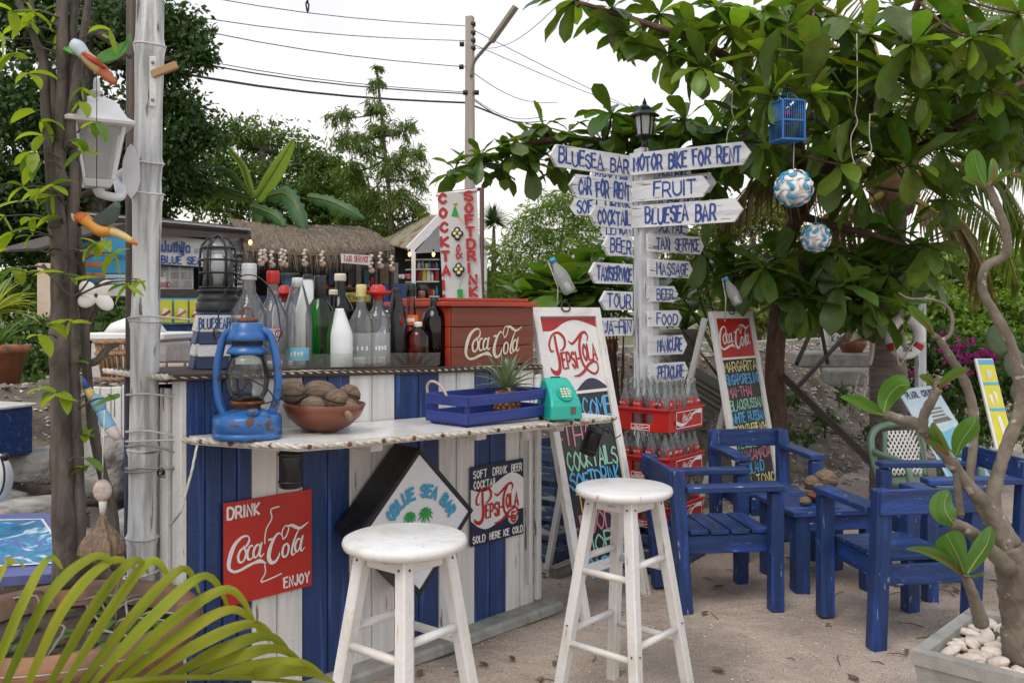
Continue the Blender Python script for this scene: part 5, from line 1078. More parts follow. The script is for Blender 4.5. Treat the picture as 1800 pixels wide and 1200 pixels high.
# ---------- left side: bamboo pole, little tree, big pot, ornaments ----------
m_bamboo = mk('limewashed_bamboo', (.66, .67, .66), (.30, .31, .31), rough=.6, scale=(3.5, 34, 34), lo=.42, hi=.66, wear=(.10, .09, .08), wth=.60, wsoft=.05, wsc=(5, 30, 30), bump=.25, fine=60)
bp0 = V(-1.165, 2.87, 0); t = thing('bamboo_pole', 'thick limewashed bamboo pole rising at the left end of the bar', 'pole', bp0)
def bpx(z): return bp0+V(.015*z-.01, 0, z)                # slight lean
nodes = [.0, .30, .605, .86+.02, 1.285, 1.685, 1.78, 2.15, 2.62]
pr = []; b = MB(); pts = []; rs = []
for a_, c_ in zip(nodes, nodes[1:]+[3.0]):
    for q, dr in ((.0, .004), (.06, -.0015), (.5, -.003), (.93, .0), (.985, .004)): pts.append(bpx(a_+(c_-a_)*q)); rs.append(.046+dr-.003*a_/3)
b.tube(pts, rs, 24); b.build('culm', m_bamboo, t)
for z in nodes[1:]:
    b = MB(); r = .0495-.003*z/3; b.tube([bpx(z)+V(math.cos(q)*r, math.sin(q)*r, .003*math.sin(q*2)) for q in np.linspace(0, 2*PI, 25)[:-1]], .0035, 6, closed=True); b.build('node_ring', m_bamboo, t)
# lamp bracket plate, peg, screws
fr_ = bpx(2.03)+V(.028, -.040, 0); b = MB(); b.box(fr_, (.020, .008, .155), Matrix.Rotation(.5, 3, 'Z')); b.build('fixing_plate', m_white, t)
for z in (.058, -.058): b = MB(); b.sph(fr_+V(.002, -.006, z), (.006, .004, .006), 8, 5); b.build('screw', m_wire, t)
b = MB(); b.beam(fr_+V(.0, -.005, .02), fr_+V(.075, .0, .052), .018, .024); b.build('peg', mk('raw_yellow_wood', (.42, .27, .12), (.3, .18, .08), rough=.7, scale=(4, 40, 40), bump=.3), t)
def wrap(z0, tilt=.0, r=.051, n=26, c=bpx, a0=0, a1=2*PI): return [c(z0)+V(math.cos(q)*r, math.sin(q)*r, tilt*math.cos(q)) for q in np.linspace(a0, a1, n)]
m_nyl = mk('white_cord', (.58, .57, .54), (.42, .41, .38), rough=.7, scale=60, bump=.2)
t = thing('binding_wire', 'loops of white binding wire tying the bamboo pole to the bar corner', 'wire', bpx(.9))
cornr = bw(1.61, -.03, 0)
for z, dz in ((1.30, -.01), (1.06, -.02), (.945, -.03), (.915, .0), (.90, -.04), (.83, -.01), (.82, .02)):
    b = MB(); q = wrap(z, .006, .052, 20, a0=.9, a1=2*PI-.9)[::-1]; e = V(cornr.x+.03, cornr.y+.02, z+dz); e0 = V(bp0.x-.07, bp0.y+.06, z)
    b.tube(crom([e, q[2]+V(.03, 0, 0)]+q[4:-4:4]+[q[-3]], 3), .0032, 5); b.build('wire', m_nyl if z > .9 else m_wire, t)
b = MB(); b.tube(crom([V(cornr.x-.03, cornr.y-.08, .83+.01*math.sin(i*2.3)) + V(.012*math.cos(i*1.9), 0, .012*math.sin(i*1.9)) for i in range(26)], 2), .0025, 5); b.build('knot', m_wire, t)
for z, s in ((.49, .010), (.42, -.012)):
    b = MB(); b.tube(wrap(z, s, .052, 24, a0=PI*.95, a1=2.05*PI), .0045, 6); b.build('cord', m_nyl, t)
    b = MB(); b.sph(bpx(z)+V(.004, -.056, s*.2), (.009, .005, .009), 8, 5); b.build('rusty_washer', m_rust, t)
rope([bw(1.60, .06, shz(1.6)-.0), bw(1.64, .10, .84), bw(1.67, .09, .72), V(-1.05, 2.80, .66)], .004, name='cord_tail', mat=m_nyl, parent=t)
b = MB(); b.tube([V(-1.275, 3.05, -.02), V(-1.275, 3.05, 1.6), V(-1.27, 3.05, 2.9)], .019, 12); tag(b.build('iron_post', mk('dark_iron', (.035, .028, .026), (.09, .05, .035), rough=.6, scale=(6, 30, 30), bump=.2)), 'thin dark iron post just behind the bamboo pole', 'post')
b = MB(); b.tube(crom([V(-1.00, 2.86, .82), V(-1.03, 2.86, .70), V(-1.02, 2.85, .55), V(-1.06, 2.85, .42)], 5), .0035, 5); tag(b.build('dangling_cable', mk('grey_cable', (.12, .14, .15), rough=.5)), 'thin grey cable hanging down the left end of the bar', 'cable')

# white coach lantern hung from a bracket on the pole
m_wmet = mk('white_cast_metal', (.70, .70, .72), (.62, .62, .64), rough=.4, scale=14, bump=.05, coat=.2)
lc = V((170-900)/F*2.70, 2.70, 0); zt_, zb_ = CZ-(152-HY)/F*2.7, CZ-(330-HY)/F*2.7
t = thing('wall_lantern', 'white square coach lantern with frosted panes on scroll bracket beside bamboo pole', 'lantern', V(lc.x, lc.y, zb_))
M = Matrix.Translation(V(lc.x, lc.y, zb_)) @ Matrix.Rotation(.55, 4, 'Z'); hgt = zt_-zb_
def sq(mb, prof): mb.lathe([(r*1.414, z) for r, z in prof], seg=4, sm=False, a0=PI/4)
b = MB(M); sq(b, [(1e-5, 0), (.034, 0), (.040, .012), (.044, .022), (1e-5, .022)]); b.build('base', m_wmet, t)
b = MB(M)
for sx in (-1, 1):
    for sy in (-1, 1): b.beam((sx*.040, sy*.040, .022), (sx*.066, sy*.066, .178), .011, .011)
b.build('corner_bar', m_wmet, t)
for i in range(4):
    b = MB(M @ Matrix.Rotation(i*PI/2, 4, 'Z')); b.add([V(-.036, -.039, .024), V(.036, -.039, .024), V(.060, -.064, .176), V(-.060, -.064, .176)], [(0, 1, 2, 3)]); b.build('pane', glass('frosted_pane', (.80, .82, .76), (.55, .58, .54), milky=.30), t)
b = MB(M); sq(b, [(.066, .176), (.092, .180), (.095, .188), (.074, .202), (.062, .225), (.046, .252), (.026, .264), (.014, .268), (1e-5, .269)]); b.build('roof', m_wmet, t)
b = MB(M); b.lathe([(.014, .266), (.009, .276), (.018, .282), (.018, .286), (.009, .292), (.010, .30), (.008, .322), (1e-5, .324)], seg=16); b.build('finial', m_wmet, t)
b = MB(); e = V(bp0.x-.025, 2.83, CZ-(300-HY)/F*2.83); s_ = V(lc.x, lc.y, zb_)
b.tube(crom([s_+V(0, 0, .004), s_+V(.01, .02, -.018), s_+V(.05, .05, -.020), e+V(-.03, 0, -.035), e+V(0, 0, -.01)], 6), [.016]*6+[.013]*8+[.017]*6+[.026]*5, 12); b.build('bracket_arm', m_wmet, t)

bb = MB(frame(e+V(.012, -.012, -.005), (1, .3, 0), (0, 0, 1))); bb.prism([(.0, -.085), (.018, -.06), (.026, -.03), (.024, .03), (.012, .07), (.0, .085), (-.012, .07), (-.024, .03), (-.026, -.03), (-.018, -.06)], -.010, .012); bb.build('wall_plate', m_wmet, t)

# painted wooden birds
def bird(name, label, pts, radii, mats, d, wings=(), beak=None, cat='bird ornament'):
    t = thing(name, label, cat, P(*pts[len(pts)//2], d)); Q = [P(x, y, d) for x, y in pts]
    for i, (a, c, m_) in enumerate(mats):
        b = MB(); q = crom(Q[a:c+1], 4); r = np.interp(np.linspace(a, c, len(q)), range(len(radii)), radii)*d/F; b.tube(q, list(r), 12); b.build(('head', 'body', 'tail', 'tail_tip')[i], m_, t)
    for (wp, m_) in wings:
        b = MB(); vs = [P(x, y, d+dd) for x, y, dd in wp]; n = len(vs); nn = V(0, .008, .003); b.add([v-nn for v in vs]+[v+nn for v in vs], [tuple(range(n)), tuple(range(2*n-1, n-1, -1))]+[(i, (i+1) % n, n+(i+1) % n, n+i) for i in range(n)]); b.build('wing', m_, t)
    if beak:
        b = MB(); q = [P(x, y, d) for x, y in beak[0]]; b.tube(q, [r*d/F for r in beak[1]], 10); b.build('beak', beak[2], t)
    return t
def pm(n, c): return mk('carved_'+n, c, tuple(x*.75 for x in c), rough=.5, scale=(14, 40, 40), bump=.15)
t = bird('carved_parrot', 'hanging carved parrot with white head, red body and green wings', [(128, 78), (138, 84), (150, 98), (165, 112), (180, 124), (193, 138), (203, 146)], [11, 13, 10, 12, 11, 8, 5],
     [(0, 2, pm('white', (.50, .58, .62))), (2, 4, pm('ochre', (.55, .38, .16))), (4, 6, pm('orange', (.48, .14, .05)))], 2.55,
     [([(172, 98, 0), (182, 90, -.01), (205, 80, -.03), (222, 72, -.05), (228, 60, -.06), (229, 72, -.05), (224, 88, -.04), (208, 103, -.02), (190, 112, 0), (180, 110, 0)], pm('green', (.10, .32, .06))), ([(140, 88, 0), (128, 86, .03), (110, 80, .05), (102, 81, .06), (118, 92, .04), (138, 98, 0)], pm('green', (.10, .32, .06)))])
b = MB(); b.tube([P(150, 96, 2.54), P(168, 108, 2.535), P(184, 120, 2.535)], [.016, .02, .008], 8, sq=.4); b.build('red_wing', pm('scarlet', (.42, .03, .02)), t)
b = MB(); b.tube([P(170, 115, 2.55), P(170, 175, 2.56), P(170, 330, 2.58)], .0012, 4); b.build('hanging_line', m_blackm, t)
bird('carved_orange_bird', 'hanging orange and yellow carved bird with raised dark wing', [(132, 385), (140, 382), (150, 386), (163, 396), (178, 406), (196, 407), (215, 414), (232, 424), (241, 430)], [5, 10, 11, 10, 11, 9, 7, 5, 2],
     [(0, 2, pm('orange_head', (.62, .15, .02))), (2, 5, pm('amber', (.62, .27, .03))), (5, 7, pm('straw', (.62, .48, .20))), (7, 8, pm('orange_head', (.62, .15, .02)))], 2.55,
     [([(163, 388, 0), (168, 378, -.01), (185, 368, -.02), (200, 356, -.03), (207, 353, -.03), (210, 365, -.03), (208, 380, -.02), (200, 392, -.01), (185, 397, 0), (172, 395, 0)], pm('slate', (.07, .10, .09)))], ([(133, 388), (128, 380), (126, 375)], [4, 3, 1.5], pm('beak_white', (.6, .6, .6))))
bird('carved_blue_bird', 'hanging pale blue carved bird with blue and yellow beak beside the trunk', [(164, 702), (172, 706), (178, 722), (186, 738), (194, 752), (203, 765), (209, 771)], [10, 13, 9, 11, 11, 9, 4],
     [(0, 2, pm('sky', (.20, .42, .60))), (2, 4, pm('sky', (.20, .42, .60))), (4, 6, pm('pinkwhite', (.60, .50, .48)))], 2.62, (), ([(164, 702), (157, 688), (152, 680), (147, 667)], [8, 7.5, 5, 1.5], pm('yellowish', (.62, .45, .16))))
b = MB(); b.tube([P(152.5, 681, 2.615), P(147, 666, 2.61), P(145, 662, 2.61)], [.0095, .004, .001], 8); tag(b.build('beak_tip', pm('ultramarine', (.03, .12, .42))), 'bright blue beak tip of the pale blue hanging bird', 'bird beak')
# white carved flower
fc = P(171, 519, 2.62); t = thing('flower_ornament', 'large white four-petalled flower ornament hanging in front of the trunk', 'flower ornament', fc)
for a_ in (40, 145, 205, 320):
    q = math.radians(a_); dr = V(math.cos(q), -.12, math.sin(q)); M = frame(fc+dr*.029, (dr.x, 0, dr.z), (0, 1, 0)); b = MB(M); b.sph((0, 0, 0), (.031, .008, .022), 14, 8); b.build('petal', m_wht, t)
b = MB(); b.sph(fc+V(0, -.008, 0), (.005, .006, .006), 8, 6); b.tube([fc, fc+V(.0, 0, -.06)], .0035, 6); b.build('centre', m_wooddk, t)
fc2 = P(168, 226, 2.58); t = thing('little_flower', 'small orange and yellow flower on the twig before the white lantern', 'flower', fc2)
for i in range(5): q = i*1.257; b = MB(frame(fc2+V(math.cos(q)*.009, -.004, math.sin(q)*.009), (math.cos(q), 0, math.sin(q)), (0, 1, 0))); b.sph((0, 0, 0), (.009, .003, .006), 8, 5); b.build('petal', m_tri['chalkgold'], t)
# husk and shell on a string
t = thing('husk_tassel', 'brown fibrous husk hanging below a pale shell by the bamboo pole', 'hanging ornament', P(181, 985, 2.52)); b = MB(); c_ = P(182, 945, 2.52); n = 22; k = 9; vs = []
for i in range(k):
    u = i/(k-1); r = (.006, .012, .022, .036, .048, .056, .058, .050, .030)[i]
    for j in range(n): a_ = 2*PI*j/n; rr_ = r*(1+.09*(j % 2)+.03*math.sin(j*5)); vs.append(P(180, 903, 2.52)+V(math.cos(a_)*rr_, math.sin(a_)*rr_, -u*.138))
b.add(vs, [(i*n+j, i*n+(j+1) % n, (i+1)*n+(j+1) % n, (i+1)*n+j) for i in range(k-1) for j in range(n)]+[tuple((k-1)*n+j for j in range(n))], [V(v.z, v.x, v.y) for v in vs], False); b.build('husk', m_husk, t)
b = MB(); b.sph(P(180, 862, 2.52), (.026, .018, .031), 12, 8, nz=.06); b.build('shell', mk('rough_pink_shell', (.55, .46, .40), (.40, .31, .27), rough=.7, scale=50, bump=.4), t)
b = MB(); b.tube([P(181, 880, 2.52), P(180, 905, 2.52)], [.012, .007], 8); b.tube([P(180, 848, 2.52), P(181, 790, 2.52), P(184, 720, 2.52)], .002, 5); b.build('string', m_nyl, t)

# big terracotta planter and the tree in it
pc_ = V(-1.20, 2.46, 0); pr_ = .315; ph_ = .50
t = thing('large_pot', 'large aged terracotta pot behind the yellow palm frond', 'plant pot', pc_); b = MB(Matrix.Translation(pc_))
b.lathe([(1e-5, 0), (.21, 0), (.23, .02), (.30, .28), (.285, .40), (.29, .41), (.335, .43), (.345, .46), (.335, .495), (.315, .50), (.285, .49), (.27, .43), (1e-5, .42)], seg=56); b.build('pot', mk('aged_brown_terracotta', (.20, .095, .06), (.11, .07, .055), rough=.75, scale=(9, 9, 9), bump=.3, fine=60, stain=(.30, .15, .07), sth=.56, ssc=5, wear=(.33, .30, .26), wth=.66, wsc=(9, 9, 9)), t)
b = MB(Matrix.Translation(pc_)); b.lathe([(.272, .44), (.15, .452), (1e-5, .455)], seg=26); b.build('soil', mk('potting_soil', (.04, .03, .02), (.07, .05, .035), rough=1, scale=60, bump=.8), t)
b = MB(); a_ = [pc_+V(math.cos(q)*.343, math.sin(q)*.343, .465) for q in np.linspace(0, 2*PI, 40)[:-1]]; b.tube(a_, .0028, 5, closed=True); b.build('rim_wire', m_wire, t)
for i in range(16):
    a_ = R_.uniform(0, 6.28); r = R_.uniform(.10, .26); q = pc_+V(math.cos(a_)*r, math.sin(a_)*r, .45); b = MB(); c2 = R_.uniform(0, 6.28)
    b.tube(crom([q, q+V(math.cos(c2)*.06, math.sin(c2)*.06, .05), q+V(math.cos(c2+.6)*.16, math.sin(c2+.6)*.14, .03)], 4), .0035, 5); b.build('dry_stem', m_grey, t)
for i in range(26):
    a_ = R_.uniform(0, 6.28); r = R_.uniform(.05, .26); q = pc_+V(math.cos(a_)*r, math.sin(a_)*r, .455); c2 = R_.uniform(0, 6.28); b = MB(); blade(b, q, (math.cos(c2)*.8, math.sin(c2)*.8, .7), .06, .028, 1.2, 4); b.build('weed_leaf', leafmat('weed', (.05, .13, .03)), t, fixn=False)
m_trunk = mk('grey_brown_bark', (.060, .048, .040), (.15, .125, .105), rough=.9, scale=(9, 24, 24), det=7, bump=.9, bdist=.004, stain=(.05, .045, .035), sth=.55, ssc=(3, 14, 14))
t = thing('small_tree', 'slender multi-stemmed tree growing from the big terracotta pot', 'tree', P(120, 1000, 2.62))
stems = [([(118, 1030), (112, 900), (108, 760), (104, 620), (105, 480), (100, 340), (108, 200), (110, 80), (108, -60)], [23, 21, 18, 17, 15, 13, 11, 10, 8], 2.60),
 ([(140, 1020), (138, 880), (132, 740), (128, 600), (124, 450), (130, 300), (124, 150), (132, 0), (140, -60)], [12, 12, 11, 10, 10, 9, 8, 7, 6], 2.62),
 ([(205, 1000), (197, 900), (182, 840), (165, 760), (152, 640), (146, 520), (135, 400)], [10, 10, 9, 9, 8, 8, 7], 2.68),
 ([(112, 330), (98, 260), (92, 150), (70, 90), (40, 20), (15, -40)], [11, 9, 8, 7, 6, 5], 2.60), ([(97, 400), (80, 200), (75, 110), (60, 60), (52, -30)], [10, 8, 7, 6, 5], 2.58),
 ([(122, 260), (128, 180), (140, 100), (150, 40), (160, -30)], [9, 8, 7, 6, 5], 2.6), ([(128, 380), (138, 300), (146, 170), (120, 60), (118, -50)], [8, 8, 7, 5, 5], 2.64),
 ([(130, 60), (160, 55), (190, 70), (230, 100)], [7, 7, 6, 5], 2.72), ([(150, 640), (170, 634), (190, 612), (205, 606)], [7, 7, 6, 4], 2.7), ([(140, 345), (160, 338), (192, 340)], [5, 5, 4], 2.75),
 ([(75, 465), (95, 490), (130, 520), (165, 480)], [3, 3, 2, 1.5], 2.56), ([(125, 470), (150, 560), (172, 500)], [4, 4, 3], 2.66), ([(150, 600), (160, 560), (185, 520), (180, 500)], [5, 5, 4, 3], 2.7)]
for q, r, d in stems: b = MB(); p_ = crom([P(x, y, d) for x, y in q], 5); b.tube(p_, [w_*(1+.07*math.sin(k*1.7)+.05*math.sin(k*.9+x)) for k, w_ in enumerate(np.interp(np.linspace(0, 1, len(p_)), np.linspace(0, 1, len(r)), [x*d/F for x in r]))], 14); b.build('stem', m_trunk, t)
m_yl = leafmat('yellowgreen', (.17, .28, .02), .45); m_yl2 = leafmat('oldgreen', (.06, .15, .02), .35)
clus = [(10, 70), (25, 95), (60, 25), (115, 15), (60, 40), (70, 130), (120, 50), (195, 55), (180, 60), (145, 155), (50, 130), (75, 140), (60, 195), (75, 215), (75, 240), (30, 85), (120, 260), (40, 330), (30, 355), (75, 335), (95, 325), (60, 385), (95, 345), (20, 410), (55, 415), (15, 440), (105, 385), (25, 470), (110, 440), (140, 440), (170, 430), (185, 425), (205, 445), (150, 435), (60, 270), (70, 285), (112, 480), (130, 490), (145, 180),
        (170, 215), (130, 250), (150, 265), (118, 470), (240, 490), (228, 500), (120, 640), (110, 690), (95, 690), (155, 640), (85, 570), (72, 590), (150, 765), (152, 820), (150, 805), (205, 700), (125, 565), (250, 495), (20, 20), (40, 50), (8, 380), (45, 480)]
for i, (x, y) in enumerate(clus):
    d = R_.uniform(2.45, 2.66); c_ = P(x, y, d)
    for k in range(R_.choice((1, 2, 3, 3))):
        a_ = R_.uniform(0, 6.28); b = MB(); L = R_.uniform(.045, .08); blade(b, c_, (math.cos(a_), math.sin(a_)*.5, R_.uniform(-.9, .5)), L, L*.5, R_.uniform(.4, 1.6), 6, .15, side=V(R_.uniform(-.6, .6), 1, R_.uniform(-.4, .4)).normalized() if R_.random() < .5 else None); b.build('leaf', m_yl if R_.random() < .75 else m_yl2, t, fixn=False)
    tgt = min(((x-120)*.0+1) and [P(112, y+15, 2.6), P(135, y+20, 2.62)], key=lambda q: (q-c_).length)
    b = MB(); b.tube(crom([c_, c_.lerp(tgt, .5)+V(0, 0, .015), tgt], 3), [.0015]*3+[.003]*4, 4); b.build('twig', m_trunk, t)

# yellow palm frond in the foreground
t = thing('golden_palm', 'golden palm frond with arching yellow green leaflets in the near left corner', 'palm', P(150, 1260, 1.55))
m_fr = mk('golden_palm_leaflet', (.19, .26, .018), (.30, .31, .035), rough=.7, spec=.25, objr=.22, wear=(.20, .12, .04), wth=.68, wsc=(9, 50, 50), scale=(6, 60, 60), bump=.15, trans=.35, tcol=(1.5, 1.4, .6))
rach = crom([P(-260, 1420, 1.30), P(-60, 1300, 1.34), P(120, 1230, 1.40), P(240, 1196, 1.45), P(420, 1190, 1.52), P(560, 1202, 1.60)], 6); b = MB(); b.tube(rach, list(np.linspace(.011, .0025, len(rach))), 8); b.build('rachis', m_fr, t)
tips = [((-120, 1330), (-20, 1040), (20, 985), (45, 1000)), ((-60, 1300), (30, 1075), (82, 983), (110, 1000)), ((-30, 1290), (75, 1060), (160, 979), (205, 990)), ((20, 1270), (105, 1075), (192, 986), (240, 1000)), ((60, 1250), (160, 1070), (232, 985), (262, 1010)), ((90, 1240), (190, 1075), (265, 985), (305, 1030)),
  ((125, 1225), (225, 1090), (318, 1000), (352, 1045)), ((150, 1215), (255, 1095), (360, 1012), (405, 1075)), ((180, 1208), (290, 1100), (400, 1035), (452, 1100)), ((205, 1202), (310, 1120), (412, 1071), (475, 1130)), ((245, 1198), (350, 1130), (450, 1097), (498, 1150)), ((290, 1194), (390, 1140), (477, 1119), (520, 1165)),
  ((325, 1192), (420, 1152), (496, 1142), (545, 1180)), ((365, 1191), (455, 1168), (532, 1166), (575, 1192)), ((405, 1191), (480, 1180), (545, 1182), (590, 1200)), ((-200, 1380), (-90, 1080), (-40, 1010), (-10, 1040)), ((240, 1198), (300, 1220), (350, 1250), (400, 1300))]
for i, (r0, m0, m1_, e0) in enumerate(tips):
    d0 = 1.33+.28*(r0[0]+250)/800; a_, c_, e_ = P(*r0, d0), P(*m0, d0-.02+R_.uniform(-.04, .04)), P(*e0, d0+.05+R_.uniform(-.03, .05)); mid1 = P(*m1_, d0+.01); q = crom([a_, c_, mid1, e_], 7); n = len(q); vs = []; gs = []; W_ = .0098
    for j, p in enumerate(q):
        u = j/(n-1); tt = (q[min(j+1, n-1)]-q[max(j-1, 0)]).normalized(); s = tt.cross(V(0, 1, 0)).normalized(); s = (s+V(0, .5, 0)).normalized(); ww = W_*(.35+.65*min(1, u*4))*(1-max(0, u-.45)/.55)**.8+.0006; nn = s.cross(tt)
        vs += [p-s*ww+nn*ww*.25, p, p+s*ww+nn*ww*.25]; gs += [V(u*.4+i, -ww, 0), V(u*.4+i, 0, 0), V(u*.4+i, ww, 0)]
    b = MB(); b.add(vs, [(3*j+k, 3*j+k+1, 3*j+k+4, 3*j+k+3) for j in range(n-1) for k in (0, 1)], gs, True); b.build('leaflet', m_fr, t, fixn=False)

# stuff behind the pole on the left
def blk(name, label, cat, c, size, rz, mat, bev=.004): b = MB(); b.box(c, size, Matrix.Rotation(rz, 3, 'Z'), bev); return tag(b.build(name, mat), label, cat)
t = thing('wicker_basket', 'brown cane basket with vertical ribs standing left behind the bamboo pole', 'basket', P(222, 655, 3.62)-V(0, 0, 0))
c_ = P(222, 655, 3.62); c_.z -= .02; m_cane = mk('cane', (.33, .20, .10), (.20, .11, .055), rough=.6, scale=(10, 40, 40), bump=.2)
for i in range(26): q = 2*PI*i/26; b = MB(); b.tube([c_+V(math.cos(q)*.085, math.sin(q)*.085, 0), c_+V(math.cos(q)*.11, math.sin(q)*.11, .14)], .0055, 6); b.build('cane_rib', m_cane, t)
for z, r in ((.0, .09), (.10, .108), (.145, .115)): rope([c_+V(math.cos(q)*r, math.sin(q)*r, z) for q in np.linspace(0, 2*PI, 26)], .009, name='cane_hoop', mat=m_cane, parent=t)
b = MB(); b.lathe([(1e-5, -.01), (.09, -.01), (.09, .01), (1e-5, .01)], c=c_, seg=20); b.build('base', m_cane, t)
# white-topped side table and cooler behind
t = thing('white_cooler', 'white plastic cooler box standing behind the bamboo pole', 'cooler', P(240, 655, 4.3)); c_ = P(250, 590, 4.3)
b = MB(); b.box(c_+V(0, 0, -.11), (.36, .30, .20), Matrix.Rotation(-.1, 3, 'Z'), .025); b.build('body', mk('cooler_plastic', (.62, .56, .52), rough=.5, bump=0), t); b = MB(); b.box(c_+V(0, 0, .0), (.37, .31, .035), Matrix.Rotation(-.1, 3, 'Z'), .012); b.build('lid', m_wht, t)
b = MB(); b.lathe([(.14, 0), (.11, .04), (.05, .065), (1e-5, .07)], c=c_+V(-.03, 0, .018), seg=24); b.build('domed_cover', m_wht, t)
t = thing('tiled_stand', 'low pinkish tiled stand behind the left end of the bar', 'stand', P(290, 700, 4.0)); c0 = P(292, 640, 4.0)
b = MB(); b.box(c0+V(0, .12, -.62), (.32, .2, 1.25)); b.build('core', m_wooddk, t)
for i in range(4):
    for j in range(7): b = MB(); b.box(c0+V(-.12+i*.08, .012, -.035-j*.085), (.072, .014, .077), None, .003); b.build('tile', mk('pink_tile', (.52, .42, .37), (.44, .34, .30), rough=.5, scale=20, bump=.05, objr=.1), t)
c0 = P(195, 665, 3.9); t = thing('white_plank_box', 'battered white plank box behind the trunk left of the bar', 'crate', c0-V(0, 0, .9))
for i in range(5): b = MB(); x = -.065+i*.046; b.box(c0+V(x, 0, -.46+R_.uniform(-.01, .01)), (.043, .02, .86)); b.build('plank', m_whitep if i < 4 else m_bluep, t)
b = MB(); b.box(c0+V(.03, .16, -.48), (.22, .28, .8)); b.build('body', m_whitep, t)
# far left: rocks, blue box, painted table, turtle-like fish, pots
m_rock = mk('pale_sandstone', (.42, .40, .37), (.15, .14, .13), rough=.95, scale=7, det=8, bump=1.0, bdist=.008, fine=40, stain=(.10, .09, .08), sth=.55, ssc=6)
def rock(px, py, d, sx, sy, sz, label, seed):
    c_ = P(px, py, d); b = MB(); rg = random.Random(seed); n, k = 22, 14; vs = []
    f = [(rg.uniform(0, 6), rg.uniform(0, 6), rg.uniform(1.5, 4)) for _ in range(5)]
    for i in range(k+1):
        ph = PI*i/k
        for j in range(n):
            a_ = 2*PI*j/n; v = V(math.sin(ph)*math.cos(a_), math.sin(ph)*math.sin(a_), -math.cos(ph)); w_ = 1
            for (p1, p2, fr2) in f: w_ += .06*math.sin(v.x*fr2*2+p1)*math.sin(v.z*fr2*2.4+p2+v.y*fr2)
            v = V(math.copysign(abs(v.x)**.7, v.x)*sx, math.copysign(abs(v.y)**.7, v.y)*sy, math.copysign(abs(v.z)**.6, v.z)*sz)*w_
            vs.append(c_+v+V(0, 0, .006*math.sin(v.z*60)))
    b.add(vs, [(i*n+j, i*n+(j+1) % n, (i+1)*n+(j+1) % n, (i+1)*n+j) for i in range(k) for j in range(n)], None, True); tag(b.build('boulder', m_rock), label, 'rock', 'boulders stacked against the bank')
for i, a_ in enumerate([(60, 818, 3.72, .14, .12, .075, 'wide layered boulder under the blue box at far left'), (70, 905, 3.45, .15, .12, .07, 'low rounded boulder above the painted sea picture'), (-20, 900, 3.5, .14, .12, .09, 'grey boulder at the left picture edge'),
                        (190, 830, 3.85, .12, .12, .14, 'pale boulder seen between trunk and bamboo pole'), (150, 960, 3.4, .12, .10, .06, 'small boulder beside the base of the trunk'), (-40, 790, 3.8, .12, .12, .10, 'grey boulder beneath the blue box'), (235, 930, 3.4, .10, .10, .09, 'pale boulder behind the foot of the bamboo pole'), (30, 960, 3.3, .14, .1, .06, 'flat boulder behind the painted board')]): rock(*a_, i+3)
blk('blue_cube', 'navy blue painted box on the bank at the left edge', 'box', P(-40, 755, 3.6), (.36, .20, .19), -.35, m_bluep); b = MB(); b.box(P(-40, 712, 3.6), (.38, .22, .012), Matrix.Rotation(-.35, 3, 'Z')); tag(b.build('pale_board', m_white), 'thin white board lying on top of the navy blue box', 'board')
M = frame(P(-160, 1010, 2.75), V(1, .22, .0), V(-.12, 1, .18)); t = thing('sea_painting', 'violet framed board painted with blue sea swirls lying at far left', 'painting', P(-30, 1000, 2.9))
m_vio = mk('violet_frame_paint', (.13, .15, .36), (.10, .11, .28), rough=.5, scale=10, bump=.1)
b = MB(M); b.prism([(0, -.05), (.42, -.05), (.47, .0), (.47, .08), (.30, .42), (.25, .45), (0, .45)], -.03, 0); b.build('board', m_vio, t)
m_sea = bpy.data.materials.new('sea_picture_paint'); m_sea.use_nodes = True; _t = m_sea.node_tree; _b = _t.nodes['Principled BSDF']; _a = _n(_t, 'Attribute', attribute_name='gc'); _x = _n(_t, 'TexNoise'); _x.inputs['Scale'].default_value = 9; _x.inputs['Detail'].default_value = 3; _x.inputs['Distortion'].default_value = 2.2; _t.links.new(_a.outputs['Vector'], _x.inputs['Vector'])
_r = _n(_t, 'ValToRGB'); _e = _r.color_ramp.elements; _e[0].position = .36; _e[0].color = (.01, .16, .30, 1); _e[1].position = .66; _e[1].color = (.62, .72, .78, 1)
for p_, c_ in ((.46, (.03, .26, .40, 1)), (.53, (.10, .10, .36, 1)), (.58, (.06, .34, .50, 1))): q = _e.new(p_); q.color = c_
_t.links.new(_x.outputs['Fac'], _r.inputs[0]); _t.links.new(_r.outputs[0], _b.inputs['Base Color']); _b.inputs['Roughness'].default_value = .35
b = MB(M); b.prism([(.0, .02), (.40, .02), (.415, .09), (.27, .38), (.0, .40)], .001, .004); b.build('picture', m_sea, t)
b = MB(M); b.ribbon([(.0, .02), (.40, .02), (.415, .09), (.27, .38), (.0, .40)], .008, .005, False); b.build('white_border', m_wht, t)
t = thing('fish_ornament', 'round white fish-like ornament with a black eye at the left picture edge', 'ornament', P(-5, 870, 3.0)); b = MB(); b.sph(P(-12, 840, 3.0), (.062, .05, .085), 18, 12); b.build('body', m_wht, t); b = MB(); b.sph(P(9, 803, 2.965), (.012, .012, .014), 10, 6); b.build('eye', m_blackm, t)
b = MB(); b.tube([P(-10+18*math.cos(q), 835+40*math.sin(q), 2.945) for q in np.linspace(-1.2, 1.4, 10)], .0035, 5); b.build('stripe', m_navy, t)
t, c, M = pot(-10, 607, 4.6, .155, .27, 'faded terracotta pot on the bank at the left edge', kind='cone'); tuft(t, c+V(0, 0, .25), 14, .20, .03, leafmat('weed', (.05, .13, .03)))
